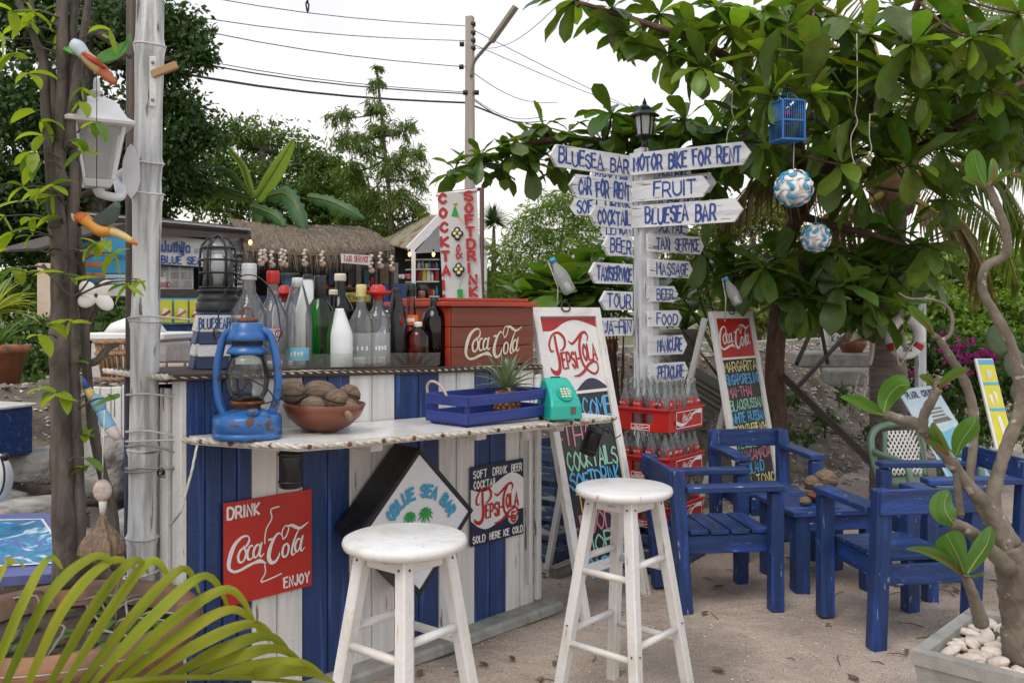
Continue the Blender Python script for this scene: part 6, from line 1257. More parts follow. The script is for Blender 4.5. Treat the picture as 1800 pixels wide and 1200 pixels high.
blk('hut_post', 'tall white hut post behind the trunk at left, warm light painted in pale pink', 'lightbox', P(85, 515, 6.2), (.12, .10, .40), .3, mk('warm_lit_post_white', (.62, .42, .34), (.66, .56, .42), rough=.5, scale=5, bump=0))  # hut post; warm light on its white face is put into the colour
# ---------- stalls across the road ----------
def FY(px, o=0): k = (px-900)/F; return (14.9+o*1.379)/(1-.95*k)
def FPt(px, py, o=0): Y = FY(px, o); return V((px-900)/F*Y, Y, CZ-(py-HY)/F*Y)
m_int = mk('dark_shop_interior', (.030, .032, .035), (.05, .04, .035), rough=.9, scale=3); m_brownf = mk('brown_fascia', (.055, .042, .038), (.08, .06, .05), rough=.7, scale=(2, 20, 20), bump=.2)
m_thatch = mk('dry_thatch', (.115, .088, .062), (.23, .18, .13), rough=1, scale=(6, 60, 60), det=6, bump=.8, island=.45)
def panel(mb, pa, pb, ya, yb, ya2=None, yb2=None, o=0, th=.03):
    a, c_, e, f = FPt(pa, ya, o), FPt(pb, ya2 if ya2 is not None else ya, o), FPt(pb, yb2 if yb2 is not None else yb, o), FPt(pa, yb, o); n = V(-.689, .725, 0)*th
    q = [a, c_, e, f]; mb.add(q+[v+n for v in q], [(0, 1, 2, 3), (7, 6, 5, 4)]+[(i, (i+1) % 4, 4+(i+1) % 4, 4+i) for i in range(4)])
def pp(name, mat, parent, *a, **k): b = MB(); panel(b, *a, **k); return b.build(name, mat, parent)
def fM(px, py, o=0): return frame(FPt(px, py, o), (.725, .689, 0), (0, 0, 1))
def fw(pa, pb, o=0): return (FPt(pb, 500, o)-FPt(pa, 500, o)).to_2d().length
t = thing('seafood_stall', 'low seafood stall with brown fascia, thai sign and white glass cabinet', 'stall', FPt(340, 600))
pp('fascia', m_brownf, t, 150, 441, 376, 412, 404, 419, o=-.3); pp('roof_edge', mk('grey_metal_trim', (.42, .42, .44), rough=.5), t, 150, 441, 374, 377, 402, 405, o=-.32, th=.7)
b = MB(); q = [FPt(150, 384, -.3), FPt(436, 407, -.3), FPt(436, 398, 1.6), FPt(150, 372, 1.6)]; b.add(q+[v-V(0, 0, .04) for v in q], [(0, 1, 2, 3), (7, 6, 5, 4), (0, 4, 5, 1), (1, 5, 6, 2), (2, 6, 7, 3), (3, 7, 4, 0)]); b.build('roof', m_brownf, t)
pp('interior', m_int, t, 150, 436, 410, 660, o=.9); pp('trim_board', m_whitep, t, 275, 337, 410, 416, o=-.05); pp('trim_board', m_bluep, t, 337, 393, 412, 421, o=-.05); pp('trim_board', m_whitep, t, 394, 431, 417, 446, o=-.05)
pp('white_canopy_tube', m_wht, t, 394, 430, 443, 450, o=-.2, th=.08)
s = pp('shop_sign', m_wht, t, 180, 394, 402, 458, 425, 471, o=-.14); pp('sign_border', m_navy, t, 178, 396, 400, 461, 423, 473, o=-.10)
def fonttext(txt, M, size, mat, name, parent, wd=None, bold=.0):
    cu = bpy.data.curves.new(name, 'FONT'); cu.body = txt; cu.size = size; cu.offset = bold; cu.resolution_u = 2; o = bpy.data.objects.new(name, cu); C.objects.link(o)
    dg = bpy.context.evaluated_depsgraph_get(); me = bpy.data.meshes.new_from_object(o.evaluated_get(dg)); bpy.data.objects.remove(o)
    vs = [v.co.copy() for v in me.vertices]; fs = [tuple(p.vertices) for p in me.polygons]
    if not vs: return None
    w_ = max(v.x for v in vs)-min(v.x for v in vs); k = wd/w_ if wd else 1; b = MB(M @ Matrix.Scale(k, 4) if False else M); b.add([V(v.x*k, v.y, v.z) for v in vs], fs); return b.build(name, mat, parent, fixn=False)
fonttext('หม่มซีฟู้ด', fM(272, 441, -.17), .15, m_txtblue, 'thai_lettering', t, wd=fw(272, 333), bold=.006)
fonttext('อาหารทะเล', fM(341, 445, -.17), .10, m_txtblue, 'thai_lettering', t, wd=fw(341, 388))
b = MB(fM(272, 462, -.17)); b.text('@BLUE SEA BAR', 0, 0, .085, .018, fw(272, 388), .001, asp=.6); b.build('lettering', m_txtblue, t)
pp('menu_board', m_navy, t, 398, 429, 445, 508, 447, 508, o=-.2)
for i in range(7): fonttext(('ต้มยำกุ้ง', 'ปลาทอด', 'ส้มตำ', 'ข้าวผัด', 'ไก่ย่าง', 'หมึกย่าง', 'ปูผัดผง')[i], fM(401, 457+i*8, -.24), .055, m_wht, 'chalk_lettering', t, wd=fw(401, 425))
t2 = thing('glass_cabinet', 'white framed glass food cabinet in the seafood stall', 'cabinet', FPt(320, 510, .1))
for x in (276, 298, 316, 338): pp('frame_bar', m_wht, t2, x, x+2, 463, 508, o=.05)
for y in (463, 476, 491, 506): pp('frame_bar', m_wht, t2, 276, 340, y, y+2, o=.04)
pp('white_back', mk('cabinet_back', (.45, .46, .45), rough=.6), t2, 276, 338, 464, 507, o=.35); pp('glass_pane', m_clear, t2, 278, 338, 465, 506, o=.03, th=.004)
for i in range(6): b = MB(); b.lathe([(1e-5, 0), (.035, 0), (.04, .05), (.03, .09), (1e-5, .095)], c=FPt(284+i*9, 489 if i % 2 else 505, .2), seg=10); b.build('food_bowl', [m_terra, m_wht, m_cream][i % 3], t2)
b = MB(fM(276, 504, -.02)); b.text('FOOD', 0, 0, .055, .010, .16, 0, asp=.5); pp('price_card', m_wht, t2, 272, 292, 487, 508, o=.0); b.build('lettering', m_redtxt, t2)
pp('counter_edge', m_brownf, t, 200, 434, 508, 524, 509, 523, o=-.1, th=.3); pp('poster_backing', m_tri['chalkblue'], t, 230, 408, 524, 572, 524, 568, o=-.2)
for i, x in enumerate((236, 258, 280, 307, 334, 361, 385)):
    w_ = 22 if i < 3 else 23; pp('food_poster', m_tri['yellow'], t, x, x+w_, 527, 567, o=-.24); b = MB(fM(x+w_/2, 548, -.28)); 
    b.prism([(-.05, -.05), (.05, -.06), (.03, .03), (-.02, .05)], 0, .002); b.build('food_picture', m_wht, t); b = MB(fM(x+w_/2, 550, -.29)); b.ribbon([(-.05, -.04), (.0, -.015), (.05, .02)], .03, 0); b.build('food_picture', m_tri['orange'] if i % 2 else m_redtxt, t)
pp('lower_wall', m_bluep, t, 150, 434, 572, 660, o=-.15)
# blue advert, drum and papers left of the bamboo pole
pp_ = thing('blue_sign_panel', 'bright blue advertising panel on the seafood stall seen left of bamboo pole', 'sign', FPt(205, 500, -.6)); pp('panel', m_tri['cyan'], pp_, 186, 232, 417, 480, o=-.6); b = MB(fM(190, 456, -.64)); b.text('CORNER', 0, 0, .05, .008, .3, 0); b.build('lettering', m_navy, pp_); pp('paper', m_tri['pale'], pp_, 180, 232, 482, 500, o=-.62); pp('paper', m_wht, pp_, 188, 228, 500, 520, o=-.61)
q = FPt(155, 497, -1.0); t = thing('blue_drum', 'blue round drum with orange stripes standing behind the trunk', 'drum', q); b = MB(); b.lathe([(1e-5, 0), (.16, 0), (.16, .40), (.15, .42), (1e-5, .42)], c=q, seg=24); b.build('body', m_tri['cyan'], t)
for z in (.04, .15, .27): b = MB(); b.lathe([(.161, z), (.164, z+.01), (.164, z+.05), (.161, z+.06)], c=q, seg=24); b.build('orange_band', mk('orange_stripe', (.45, .18, .06)), t)
b = MB(); b.beam(FPt(190, 395, -.9), FPt(30, 440, -1.4), .5, .03); tag(b.build('awning_edge', m_brownf), 'dark awning edge poking out behind the trunk at upper left', 'awning')
# thatched stall
t = thing('thatched_stall', 'open stall under a shaggy thatched roof with shell mobiles', 'stall', FPt(560, 620))
def roofpt(u, v, j=0):                                   # u along 0..1, v ridge->eave
    px = 398+(620-398)*u if v == 0 else 0
    a = FPt(400+235*u, 385+20*u+4*math.sin(u*5), 1.3); c_ = FPt(432+262*u, 440+10*math.sin(u*PI)-2*u, -.45); p = a.lerp(c_, v); p.z += .05*math.sin(v*PI)+j; return p
b = MB(); nu, nv = 24, 6; vs = [roofpt(i/nu, j/nv) for j in range(nv+1) for i in range(nu+1)]; b.add(vs+[v-V(0, 0, .10) for v in vs], [(j*(nu+1)+i, j*(nu+1)+i+1, (j+1)*(nu+1)+i+1, (j+1)*(nu+1)+i) for j in range(nv) for i in range(nu)]+[((nu+1)*(nv+1)+j*(nu+1)+i, (nu+1)*(nv+1)+j*(nu+1)+i+1, (nu+1)*(nv+1)+(j+1)*(nu+1)+i+1, (nu+1)*(nv+1)+(j+1)*(nu+1)+i) for j in range(nv) for i in range(nu)], None, True); b.build('roof', m_thatch, t, fixn=False)
rg = random.Random(3); vs = []; fs = []; gs = []
for i in range(9500):
    u, v = rg.random(), rg.random()**.8; p = roofpt(u, v, rg.uniform(0, .03)); e = roofpt(u+rg.uniform(-.012, .012), min(1.0, v+.14)); d = (e-p); d.z += rg.uniform(.0, .02)
    if v > .88: d = V(rg.uniform(-.05, .05), -.05, -rg.uniform(.10, .30))
    s_ = V(.725, .689, 0)*rg.uniform(.006, .013); L = len(vs); vs += [p-s_, p+s_, p+d]; fs.append((L, L+1, L+2)); o_ = rg.uniform(0, 9); gs += [V(o_, 0, 0), V(o_, .02, 0), V(o_+.3, .01, 0)]
b = MB(); b.add(vs, fs, gs); b.build('thatch_straw', m_thatch, t, fixn=False, kind='stuff')
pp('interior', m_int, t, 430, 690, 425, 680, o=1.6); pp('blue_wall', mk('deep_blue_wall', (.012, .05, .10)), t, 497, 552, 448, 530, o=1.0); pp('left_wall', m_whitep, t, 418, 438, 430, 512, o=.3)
for px in (440, 553, 600, 688): b = MB(); b.tube([FPt(px, 640, -.2), FPt(px, 440, -.2)], .04, 8); b.build('post', m_wooddk, t)
for i, (px, yt, yb) in enumerate([(458, 438, 465), (464, 438, 458), (477, 440, 468), (494, 436, 466), (500, 438, 468), (535, 437, 466), (566, 440, 466), (668, 442, 470), (652, 446, 478), (688, 448, 475)]):
    q = thing('shell_mobile', '%s shell mobile from the left hanging under the thatched roof' % ('first', 'second', 'third', 'fourth', 'fifth', 'sixth', 'seventh', 'eighth', 'ninth', 'tenth')[[458, 464, 477, 494, 500, 535, 566, 652, 668, 688].index(px)], 'mobile', FPt(px, yb, -.5), 0, 'shell mobiles hanging under the thatched roof')
    b = MB(); b.tube([FPt(px, yt, -.5), FPt(px, yb, -.5)], .006, 4); b.build('string', m_rope, q)
    n = 5
    for j in range(n): b = MB(); b.sph(FPt(px+(-1)**j*1.2, yt+(yb-yt)*(j+.6)/n, -.5), (.028+.018*(j == n-1), .015, .022+.018*(j == n-1)), 8, 6); b.build('shell', m_shell if j < n-1 else mk('pinkish_disc', (.45, .30, .25)), q)
q = thing('taxi_sign', 'white taxi service sign in red letters hanging from the thatched eave', 'sign', FPt(625, 465, -.7)); pp('board', m_wht, q, 602, 650, 446, 462, 449, 466, o=-.7)
b = MB(frame(FPt(604, 459, -.74), (.725, .689, .0), (0, 0, 1)) @ Matrix.Rotation(.0, 4, 'Z')); b.text('TAXI SERVICE', 0, .0, .075, .012, fw(604, 648, -.74), 0, asp=.55); b.build('lettering', m_redtxt, q)
def goods(parent, name, pa, pb, y, o, n, hmin, hmax, seed, dark=False):
    rg = random.Random(seed); ms = [m_tri['cyan'], m_tri['chalkgold'], m_wht, m_redtxt, m_tri['skyblue'], m_cream, m_tri['green'], m_tri['chalkpink'], m_grey, m_black]
    for i in range(n):
        px = pa+(pb-pa)*(i+.5)/n; h = rg.uniform(hmin, hmax); b = MB(); w_ = fw(pa, pb)/n*.85; c_ = FPt(px, y, o)
        if rg.random() < .5: b.box(c_+V(0, 0, h/2), (w_, .06, h), Matrix.Rotation(.76, 3, 'Z'))
        else: b.lathe([(1e-5, 0), (w_*.4, 0), (w_*.42, h*.65), (w_*.2, h*.8), (w_*.18, h), (1e-5, h)], c=c_, seg=8)
        b.build(name, ms[rg.randrange(6 if not dark else 10)], parent)
t3 = thing('goods_shelf', 'shelf of mixed goods and clothing inside the thatched stall', 'shelf', FPt(620, 540, .4))
for y in (505, 530): pp('shelf_board', m_wood, t3, 555, 690, y, y+3, o=.2, th=.35)
goods(t3, 'packet', 560, 690, 505, .35, 16, .06, .22, 1, True); goods(t3, 'packet', 560, 690, 530, .35, 14, .06, .2, 2, True)
for i, px in enumerate((578, 590, 612, 626, 640)): b = MB(); panel(b, px, px+9, 470+i % 3*4, 500+i % 2*8, o=.25); b.build('hanging_cloth', [m_bluep, mk('dark_green_cloth', (.03, .09, .05)), m_black, m_grey, mk('teal_cloth', (.03, .12, .14))][i], t3)
pp('counter', m_bluep, t, 430, 600, 520, 600, o=.1); pp('yellow_banner', m_tri['yellow'], t, 604, 650, 514, 530, o=.05); b = MB(fM(607, 527, .0)); b.text('NEWS', 0, 0, .07, .012, .25, 0); b.build('lettering', m_navy, t)
q = FPt(509, 512, .2); t4 = thing('water_bucket', 'blue lidded bucket with pale rim inside the thatched stall', 'bucket', q); b = MB(); b.lathe([(1e-5, 0), (.10, 0), (.12, .22), (1e-5, .22)], c=q, seg=18); b.build('body', m_tri['skyblue'], t4); b = MB(); b.lathe([(.12, .22), (.135, .22), (.135, .25), (1e-5, .25)], c=q, seg=18); b.build('lid', m_wht, t4)
q = FPt(524, 494, .0); t4 = thing('small_potted_plant', 'small leafy plant on a post behind the clear bottles', 'plant', q)
b = MB(); b.lathe([(1e-5, -.10), (.05, -.10), (.06, 0), (1e-5, 0)], c=q, seg=12); b.build('pot', m_terra, t4)
tuft(t4, q, 16, .12, .03, leafmat('midgreen', (.07, .16, .03)))
# tin-roofed stall
t = thing('tin_roof_stall', 'small stall with rusty corrugated gable roof and white trim behind the banner', 'stall', FPt(760, 620))
m_tin = mk('rusty_corrugated_tin', (.22, .20, .13), (.32, .29, .20), rough=.6, scale=(3, 20, 20), stain=(.16, .08, .04), sth=.5, bump=.1)
def grid4(mb, A, B, Cc, D, nu, nv, amp):                 # A-B top edge, D-C bottom edge, corrugations run from top to bottom
    nrm = (B-A).cross(D-A).normalized(); vs = [A.lerp(B, i/nu).lerp(D.lerp(Cc, i/nu), j/nv)+nrm*amp*math.sin(i*PI/2*1.0) for j in range(nv+1) for i in range(nu+1)]
    mb.add(vs, [(j*(nu+1)+i, j*(nu+1)+i+1, (j+1)*(nu+1)+i+1, (j+1)*(nu+1)+i) for j in range(nv) for i in range(nu)], None, True)
E1, AP, A2, E2 = P(722, 439, 13.4), P(783, 374, 13.9), P(735, 372, 16.8), P(662, 424, 16.2); A2 = P(716, 392, 17.2)
b = MB(); grid4(b, A2, AP, E1, E2, 90, 3, .02); b.build('roof_sheet', m_tin, t, fixn=False)
E3 = P(858, 432, 15.2); E4 = P(820, 425, 18); b = MB(); grid4(b, A2, AP, E3, E4, 90, 3, .02); b.build('roof_sheet', m_tin, t, fixn=False)
b = MB(); b.beam(E1-V(.03, .05, .02), AP-V(0, .05, .0), .03, .13, up=(0, 0, 1)); b.build('barge_board', m_wht, t); b = MB(); b.beam(AP-V(0, .05, .0), E3-V(0, .05, .02), .03, .13, up=(0, 0, 1)); b.build('barge_board', m_wht, t)
b = MB(); b.add([E1+V(.04, .08, -.05), E3+V(-.05, .08, -.05), AP+V(0, .08, -.05)], [(0, 1, 2)]); b.build('gable_panel', mk('grey_white_gable', (.50, .52, .55)), t)
b = MB(); q = P(727, 440, 13.4); b.beam(V(q.x, q.y, .4), V(q.x, q.y, q.z-.02), .06, .06); b.build('post', m_wht, t); b = MB(); q = P(853, 440, 15.0); b.beam(V(q.x, q.y, .4), V(q.x, q.y, q.z), .06, .06); b.build('post', m_wht, t)
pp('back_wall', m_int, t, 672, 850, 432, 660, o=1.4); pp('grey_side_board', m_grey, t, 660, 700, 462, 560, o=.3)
pp('door_panel', m_wood, t, 668, 682, 470, 505, o=.25)
t5 = thing('stall_shelves', 'glass-fronted shelves of packets inside the tin-roofed stall', 'shelf', FPt(740, 540, .3))
for y in (455, 472, 494, 520): pp('shelf_board', m_wht, t5, 733, 772, y, y+2, o=.4, th=.3)
goods(t5, 'packet', 733, 770, 472, .5, 6, .08, .14, 5); goods(t5, 'packet', 733, 770, 494, .5, 5, .12, .2, 6); goods(t5, 'packet', 733, 770, 520, .5, 7, .1, .2, 7); goods(t5, 'packet', 700, 724, 490, .5, 5, .06, .1, 8, True)
goods(t5, 'packet', 700, 724, 520, .5, 5, .08, .16, 18)
pp('blue_crate', m_bluep, t, 675, 722, 498, 545, o=-.2); pp('front_counter', m_bluep, t, 670, 800, 545, 640, o=-.3)
for i, (px, y, d) in enumerate([(440, 426, 11.4), (720, 447, 13.2), (762, 447, 13.6)]):
    q = P(px, y, d); tb = thing('string_bulb', ('warm glowing bulb at the left corner of the thatched roof', 'warm glowing bulb left of the white stall post', 'warm glowing bulb right of the white stall post')[i], 'light bulb', q); b = MB(); b.sph(q, (.022, .022, .034), 10, 7); b.build('bulb', emit('bulb_glow_%s' % 'abc'[i], (1, .42, .12), 5), tb); b = MB(); b.tube([q+V(0, 0, .03), q+V(0, 0, .08)], .012, 8); b.build('socket', m_blackm, tb)
# the woman behind the counter
pq = P(742, 515, 13.6); hz = pq.z; hs2 = .215
t = thing('person', 'dark-haired woman in dark top and pink strap at the tin-roofed stall', 'person', V(pq.x, pq.y, .45))
def skin(name, nodes, edges, mat, parent, lvl=2):
    me = bpy.data.meshes.new(name); Ti = MW[parent.name].inverted(); me.from_pydata([Ti @ Vector(n[0]) for n in nodes], edges, []); o = bpy.data.objects.new(name, me); C.objects.link(o); setp(o, parent); MW[o.name] = MW[parent.name]
    m = o.modifiers.new('skin', 'SKIN'); m.use_smooth_shade = True
    for v, n in zip(me.skin_vertices[0].data, nodes): r = n[1]; v.radius = r if hasattr(r, '__len__') else (r, r)
    me.skin_vertices[0].data[0].use_root = True
    s = o.modifiers.new('sub', 'SUBSURF'); s.levels = s.render_levels = lvl; me.materials.append(mat); dg = bpy.context.evaluated_depsgraph_get(); m2 = bpy.data.meshes.new_from_object(o.evaluated_get(dg)); o.modifiers.clear(); o.data = m2
    for p_ in m2.polygons: p_.use_smooth = True
    return o
m_skin = mk('warm_skin', (.30, .16, .10), (.27, .14, .09), rough=.5, bump=0); m_hair = mk('black_hair', (.012, .010, .010), rough=.4, scale=(2, 60, 60)); X, Y, Z = pq.x, pq.y, hz-.12
skin('body', [((X, Y, Z-.62), (.15, .11)), ((X, Y, Z-.38), (.13, .09)), ((X, Y, Z-.14), (.13, .08)), ((X, Y-.005, Z-.03), .048), ((X, Y-.01, Z+.035), .045), ((X-.005, Y-.02, Z+.09), (.066, .072)), ((X-.005, Y-.015, Z+.17), (.072, .080)),
   ((X-.17, Y-.02, Z-.13), .055), ((X-.21, Y-.05, Z-.38), .042), ((X-.14, Y-.22, Z-.52), .034), ((X-.08, Y-.28, Z-.53), .022), ((X+.17, Y-.02, Z-.13), .055), ((X+.21, Y-.04, Z-.38), .042), ((X+.15, Y-.20, Z-.52), .034), ((X+.09, Y-.27, Z-.53), .022), ((X-.09, Y, Z-.85), .085), ((X-.10, Y-.02, .5), .05), ((X+.09, Y, Z-.85), .085), ((X+.10, Y-.02, .5), .05)],
   [(0, 1), (1, 2), (2, 3), (3, 4), (4, 5), (5, 6), (2, 7), (7, 8), (8, 9), (9, 10), (2, 11), (11, 12), (12, 13), (13, 14), (0, 15), (15, 16), (0, 17), (17, 18)], m_skin, t)
skin('dark_top', [((X, Y, Z-.66), (.165, .125)), ((X, Y, Z-.38), (.145, .105)), ((X, Y, Z-.15), (.142, .092)), ((X-.17, Y-.02, Z-.145), .066), ((X-.20, Y-.04, Z-.28), .056), ((X+.17, Y-.02, Z-.145), .066), ((X+.20, Y-.03, Z-.28), .056)], [(0, 1), (1, 2), (2, 3), (3, 4), (2, 5), (5, 6)], mk('dark_grey_cloth', (.035, .04, .045), rough=.9), t)
b = MB(); b.tube([V(X-.05, Y-.10, Z-.08), V(X-.055, Y-.13, Z-.20)], .018, 6, sq=.4); b.build('pink_strap', m_tri['chalkpink'], t)
b = MB(); b.sph(V(X, Y+.035, Z+.155), (.098, .095, .115), 18, 12); b.sph(V(X+.0, Y+.085, Z+.05), (.075, .05, .10), 12, 8); b.tube(crom([V(X-.085, Y-.02, Z+.19), V(X-.092, Y-.02, Z+.09), V(X-.07, Y+.03, Z+.0)], 4), .022, 8); b.tube(crom([V(X+.082, Y-.02, Z+.19), V(X+.088, Y-.02, Z+.09), V(X+.06, Y+.03, Z+.0)], 4), .022, 8); b.build('hair', m_hair, t)
for s in (-1, 1): b = MB(); b.sph(V(X-.005+s*.027, Y-.092, Z+.125), (.012, .006, .006), 8, 5); b.build('eye', m_hair, t)
b = MB(); b.sph(V(X-.005, Y-.100, Z+.095), (.012, .018, .016), 8, 6); b.build('nose', m_skin, t); b = MB(); b.sph(V(X-.005, Y-.086, Z+.060), (.022, .008, .006), 8, 5); b.build('mouth', mk('lip', (.30, .08, .07)), t)
# banner on its pole
bp_ = P(847, 330, 5.35); zt_ = bp_.z; t = thing('banner_sign', 'tall white cloth banner with red cocktail and soft drink letters on brown pole', 'banner', V(bp_.x, 5.35, gz(bp_.x, 5.35)))
b = MB(); b.tube([V(bp_.x, 5.35, .3), V(bp_.x, 5.35, zt_)], .014, 10); b.build('pole', mk('brown_pole', (.10, .045, .035), rough=.6), t); b = MB(); b.tube([P(849, 332, 5.35), P(768, 341, 5.35)], .010, 8); b.build('cross_bar', mk('brown_pole'+'', (.1, .045, .035)), t)
Mb = frame(P(769, 339, 5.335), (1, 0, .04), (0, 0, 1)); wd_ = 69/F*5.335; hb = 1.0; nx, nz_ = 8, 24
b = MB(Mb); fz = lambda x, y: .006*math.sin(x*22+y*3)+.004*math.sin(y*9); vs = [V(wd_*i/nx+.012*(j/nz_), -hb*j/nz_, fz(wd_*i/nx, hb*j/nz_)) for j in range(nz_+1) for i in range(nx+1)]
b.add(vs, [(j*(nx+1)+i, j*(nx+1)+i+1, (j+1)*(nx+1)+i+1, (j+1)*(nx+1)+i) for j in range(nz_) for i in range(nx)], None, True); b.build('cloth', mk('banner_cloth', (.70, .69, .68), (.64, .63, .62), rough=.9, scale=6, bump=.1, trans=.25, tcol=(1, 1, .95)), t, fixn=False)
b = MB(frame(P(766, 343, 5.34), P(840, 334, 5.34)-P(766, 343, 5.34), (0, 0, 1))); b.tube([(0, .0, 0), (.245, 0, 0)], .010, 8); b.build('top_roll', m_wht, t)
for col, x0, dy in (('COCKTAILS', .008, .078), ('SOFTDRINKS', .160, .076)):
    for i, ch in enumerate(col):
        b = MB(Mb); b.text(ch, x0+.012*(i/11), -.062-i*dy*(1.08 if col[0] == 'C' else .92)-.0+(.0 if col[0] == 'C' else .008), .052, .0165, .040, .011); b.build('letter', m_redtxt, t)
b = MB(Mb); b.add([V(.100, -.075, .011), V(.122, -.145, .011), V(.076, -.142, .011)], [(0, 1, 2)]); b.build('glass_emblem', m_tri['green'], t); b = MB(Mb); b.ribbon([(.118, -.14), (.135, -.165), (.13, -.185)], .005, .012); b.lathe([(1e-5, .012), (.011, .012), (.011, .0121)], c=(.103, -.066, 0), seg=10); b.build('stem_emblem', m_tri['chalkgold'], t)
for yy in (-.245, -.455):
    b = MB(Mb)
    for q in range(4): b.lathe([(1e-5, .0112), (.019, .0112), (.019, .0113)], c=(.107+.017*math.cos(q*PI/2), yy+.022*math.sin(q*PI/2), .0002*q), seg=12)
    b.build('flower_outline', m_navy, t); b = MB(Mb)
    for q in range(4): b.lathe([(1e-5, .0125), (.011, .0125), (.011, .0126)], c=(.107+.015*math.cos(q*PI/2), yy+.019*math.sin(q*PI/2), .0002*q), seg=10)
    b.build('flower_emblem', m_tri['chalkyellow'], t)
b = MB(Mb); b.ribbon([(p.x, p.y) for p in crom([V(.128, -.385, 0), (.10, -.345, 0), (.112, -.31, 0), (.118, -.335, 0), (.096, -.37, 0), (.108, -.392, 0), (.13, -.36, 0)], 4)], .009, .0115); b.build('ampersand', m_redtxt, t)
b = MB(Mb); b.prism([(.095, -.635), (.125, -.635), (.127, -.57), (.093, -.57)], .010, .012); b.ribbon([(.108, -.57), (.112, -.54), (.128, -.525)], .004, .012); b.build('drink_emblem', m_tri['green'], t)

# ---------- utility pole, street lamp, wires ----------
up_ = V((826-900)/F*18, 18, .2); t = thing('utility_pole', 'tall pale concrete utility pole with insulators beyond the stalls', 'utility pole', up_)
zt_ = CZ-(30-HY)/F*18; b = MB(); b.lathe([(.135, 0), (.10, zt_-.2), (1e-5, zt_-.2)], c=up_, seg=4, sm=False, a0=.5); b.build('pole', mk('pale_pole_concrete', (.42, .37, .33), (.33, .29, .26), rough=.9, scale=(2, 20, 20), bump=.2), t)
for (x, y) in ((832, 43), (832, 58), (832, 72), (832, 85), (812, 78), (811, 118), (838, 163), (818, 163)): b = MB(); b.tube([P(x-4, y, 17.95), P(x+4, y, 17.95)], .05, 8); b.build('insulator', m_black, t)
b = MB(); b.tube(crom([P(829, 135, 17.9), P(833, 110, 17.85), P(850, 88, 17.7), P(866, 70, 17.5)], 4), .035, 8); b.build('lamp_arm', m_grey, t)
b = MB(); b.beam(P(863, 74, 17.5), P(907, 12, 17.2), .13, .07); b.build('street_lamp_tube', mk('lamp_housing', (.30, .25, .2), rough=.5), t)
def wire(label, pts, r=.012):
    b = MB(); a_ = [p for p in pts if p[2] == 18 and (p[0], p) != (pts[0][0], pts[0])][:1] or [pts[len(pts)//2]]; q = [P(*pts[0]), P(*a_[0]), P(*pts[-1])]; b.tube([q[k].lerp(q[k+1], j/10)-V(0, 0, .25*math.sin(PI*j/10)) for k in (0, 1) for j in range(10)]+[q[2]], r, 5); tag(b.build('power_line', m_blackm), label, 'wire', 'power lines strung from the utility pole')
wire('highest thin power line running up left from the pole top', [(-100, -110, 12), (440, -25, 15), (640, 8, 16.5), (818, 46, 18), (1100, 165, 22), (1400, 300, 28)], .008); wire('second thin power line leaving the pole to the left', [(-100, -60, 12), (520, 8, 15), (700, 42, 16.5), (818, 72, 18), (1000, 125, 22), (1300, 240, 28)], .008)
wire('third thin power line crossing the sky at left', [(-100, -60, 12), (370, 25, 14.5), (600, 78, 16), (818, 118, 18), (980, 180, 22)], .009); wire('faint power line just above the doubled telephone cable', [(-100, 0, 12), (385, 88, 14.5), (600, 128, 16), (818, 162, 18), (955, 205, 21)], .008)
wire('doubled telephone cable sagging left of the pole', [(-100, 10, 12), (390, 101, 14.5), (640, 142, 16.3), (818, 165, 18), (960, 212, 21)], .013); wire('thick dark power cable lowest on the pole', [(-100, 40, 12), (340, 101, 14.5), (600, 150, 16), (820, 181, 18), (955, 218, 21), (1300, 330, 28)], .021); wire('slanting power line rising behind the street lamp to the right', [(832, 85, 18), (900, 45, 16), (985, 5, 14), (1060, -40, 12)], .006)

# ---------- foliage ----------
def fol_mesh(name, verts, mat, parent=None, kind=None, label=None, cat=None, group=None, quads=True):
    n = len(verts)//4; me = bpy.data.meshes.new(name); T = MW[parent.name] if parent is not None else Matrix.Identity(4); v = verts.astype(np.float32)
    if parent is not None: tv = np.array(T.translation, dtype=np.float32); v = v-tv
    me.vertices.add(len(v)); me.vertices.foreach_set('co', v.ravel()); me.loops.add(n*4); me.polygons.add(n); me.loops.foreach_set('vertex_index', np.arange(n*4, dtype=np.int32)); me.polygons.foreach_set('loop_start', np.arange(0, n*4, 4, dtype=np.int32)); me.polygons.foreach_set('loop_total', np.full(n, 4, dtype=np.int32))
    at = me.attributes.new('gc', 'FLOAT_VECTOR', 'POINT'); at.data.foreach_set('vector', v.ravel()); me.materials.append(mat); me.update(); me.validate()
    o = bpy.data.objects.new(name, me); C.objects.link(o)
    if parent is not None: setp(o, parent); MW[o.name] = T
    else: MW[o.name] = T
    return tag(o, label, cat, group, kind)
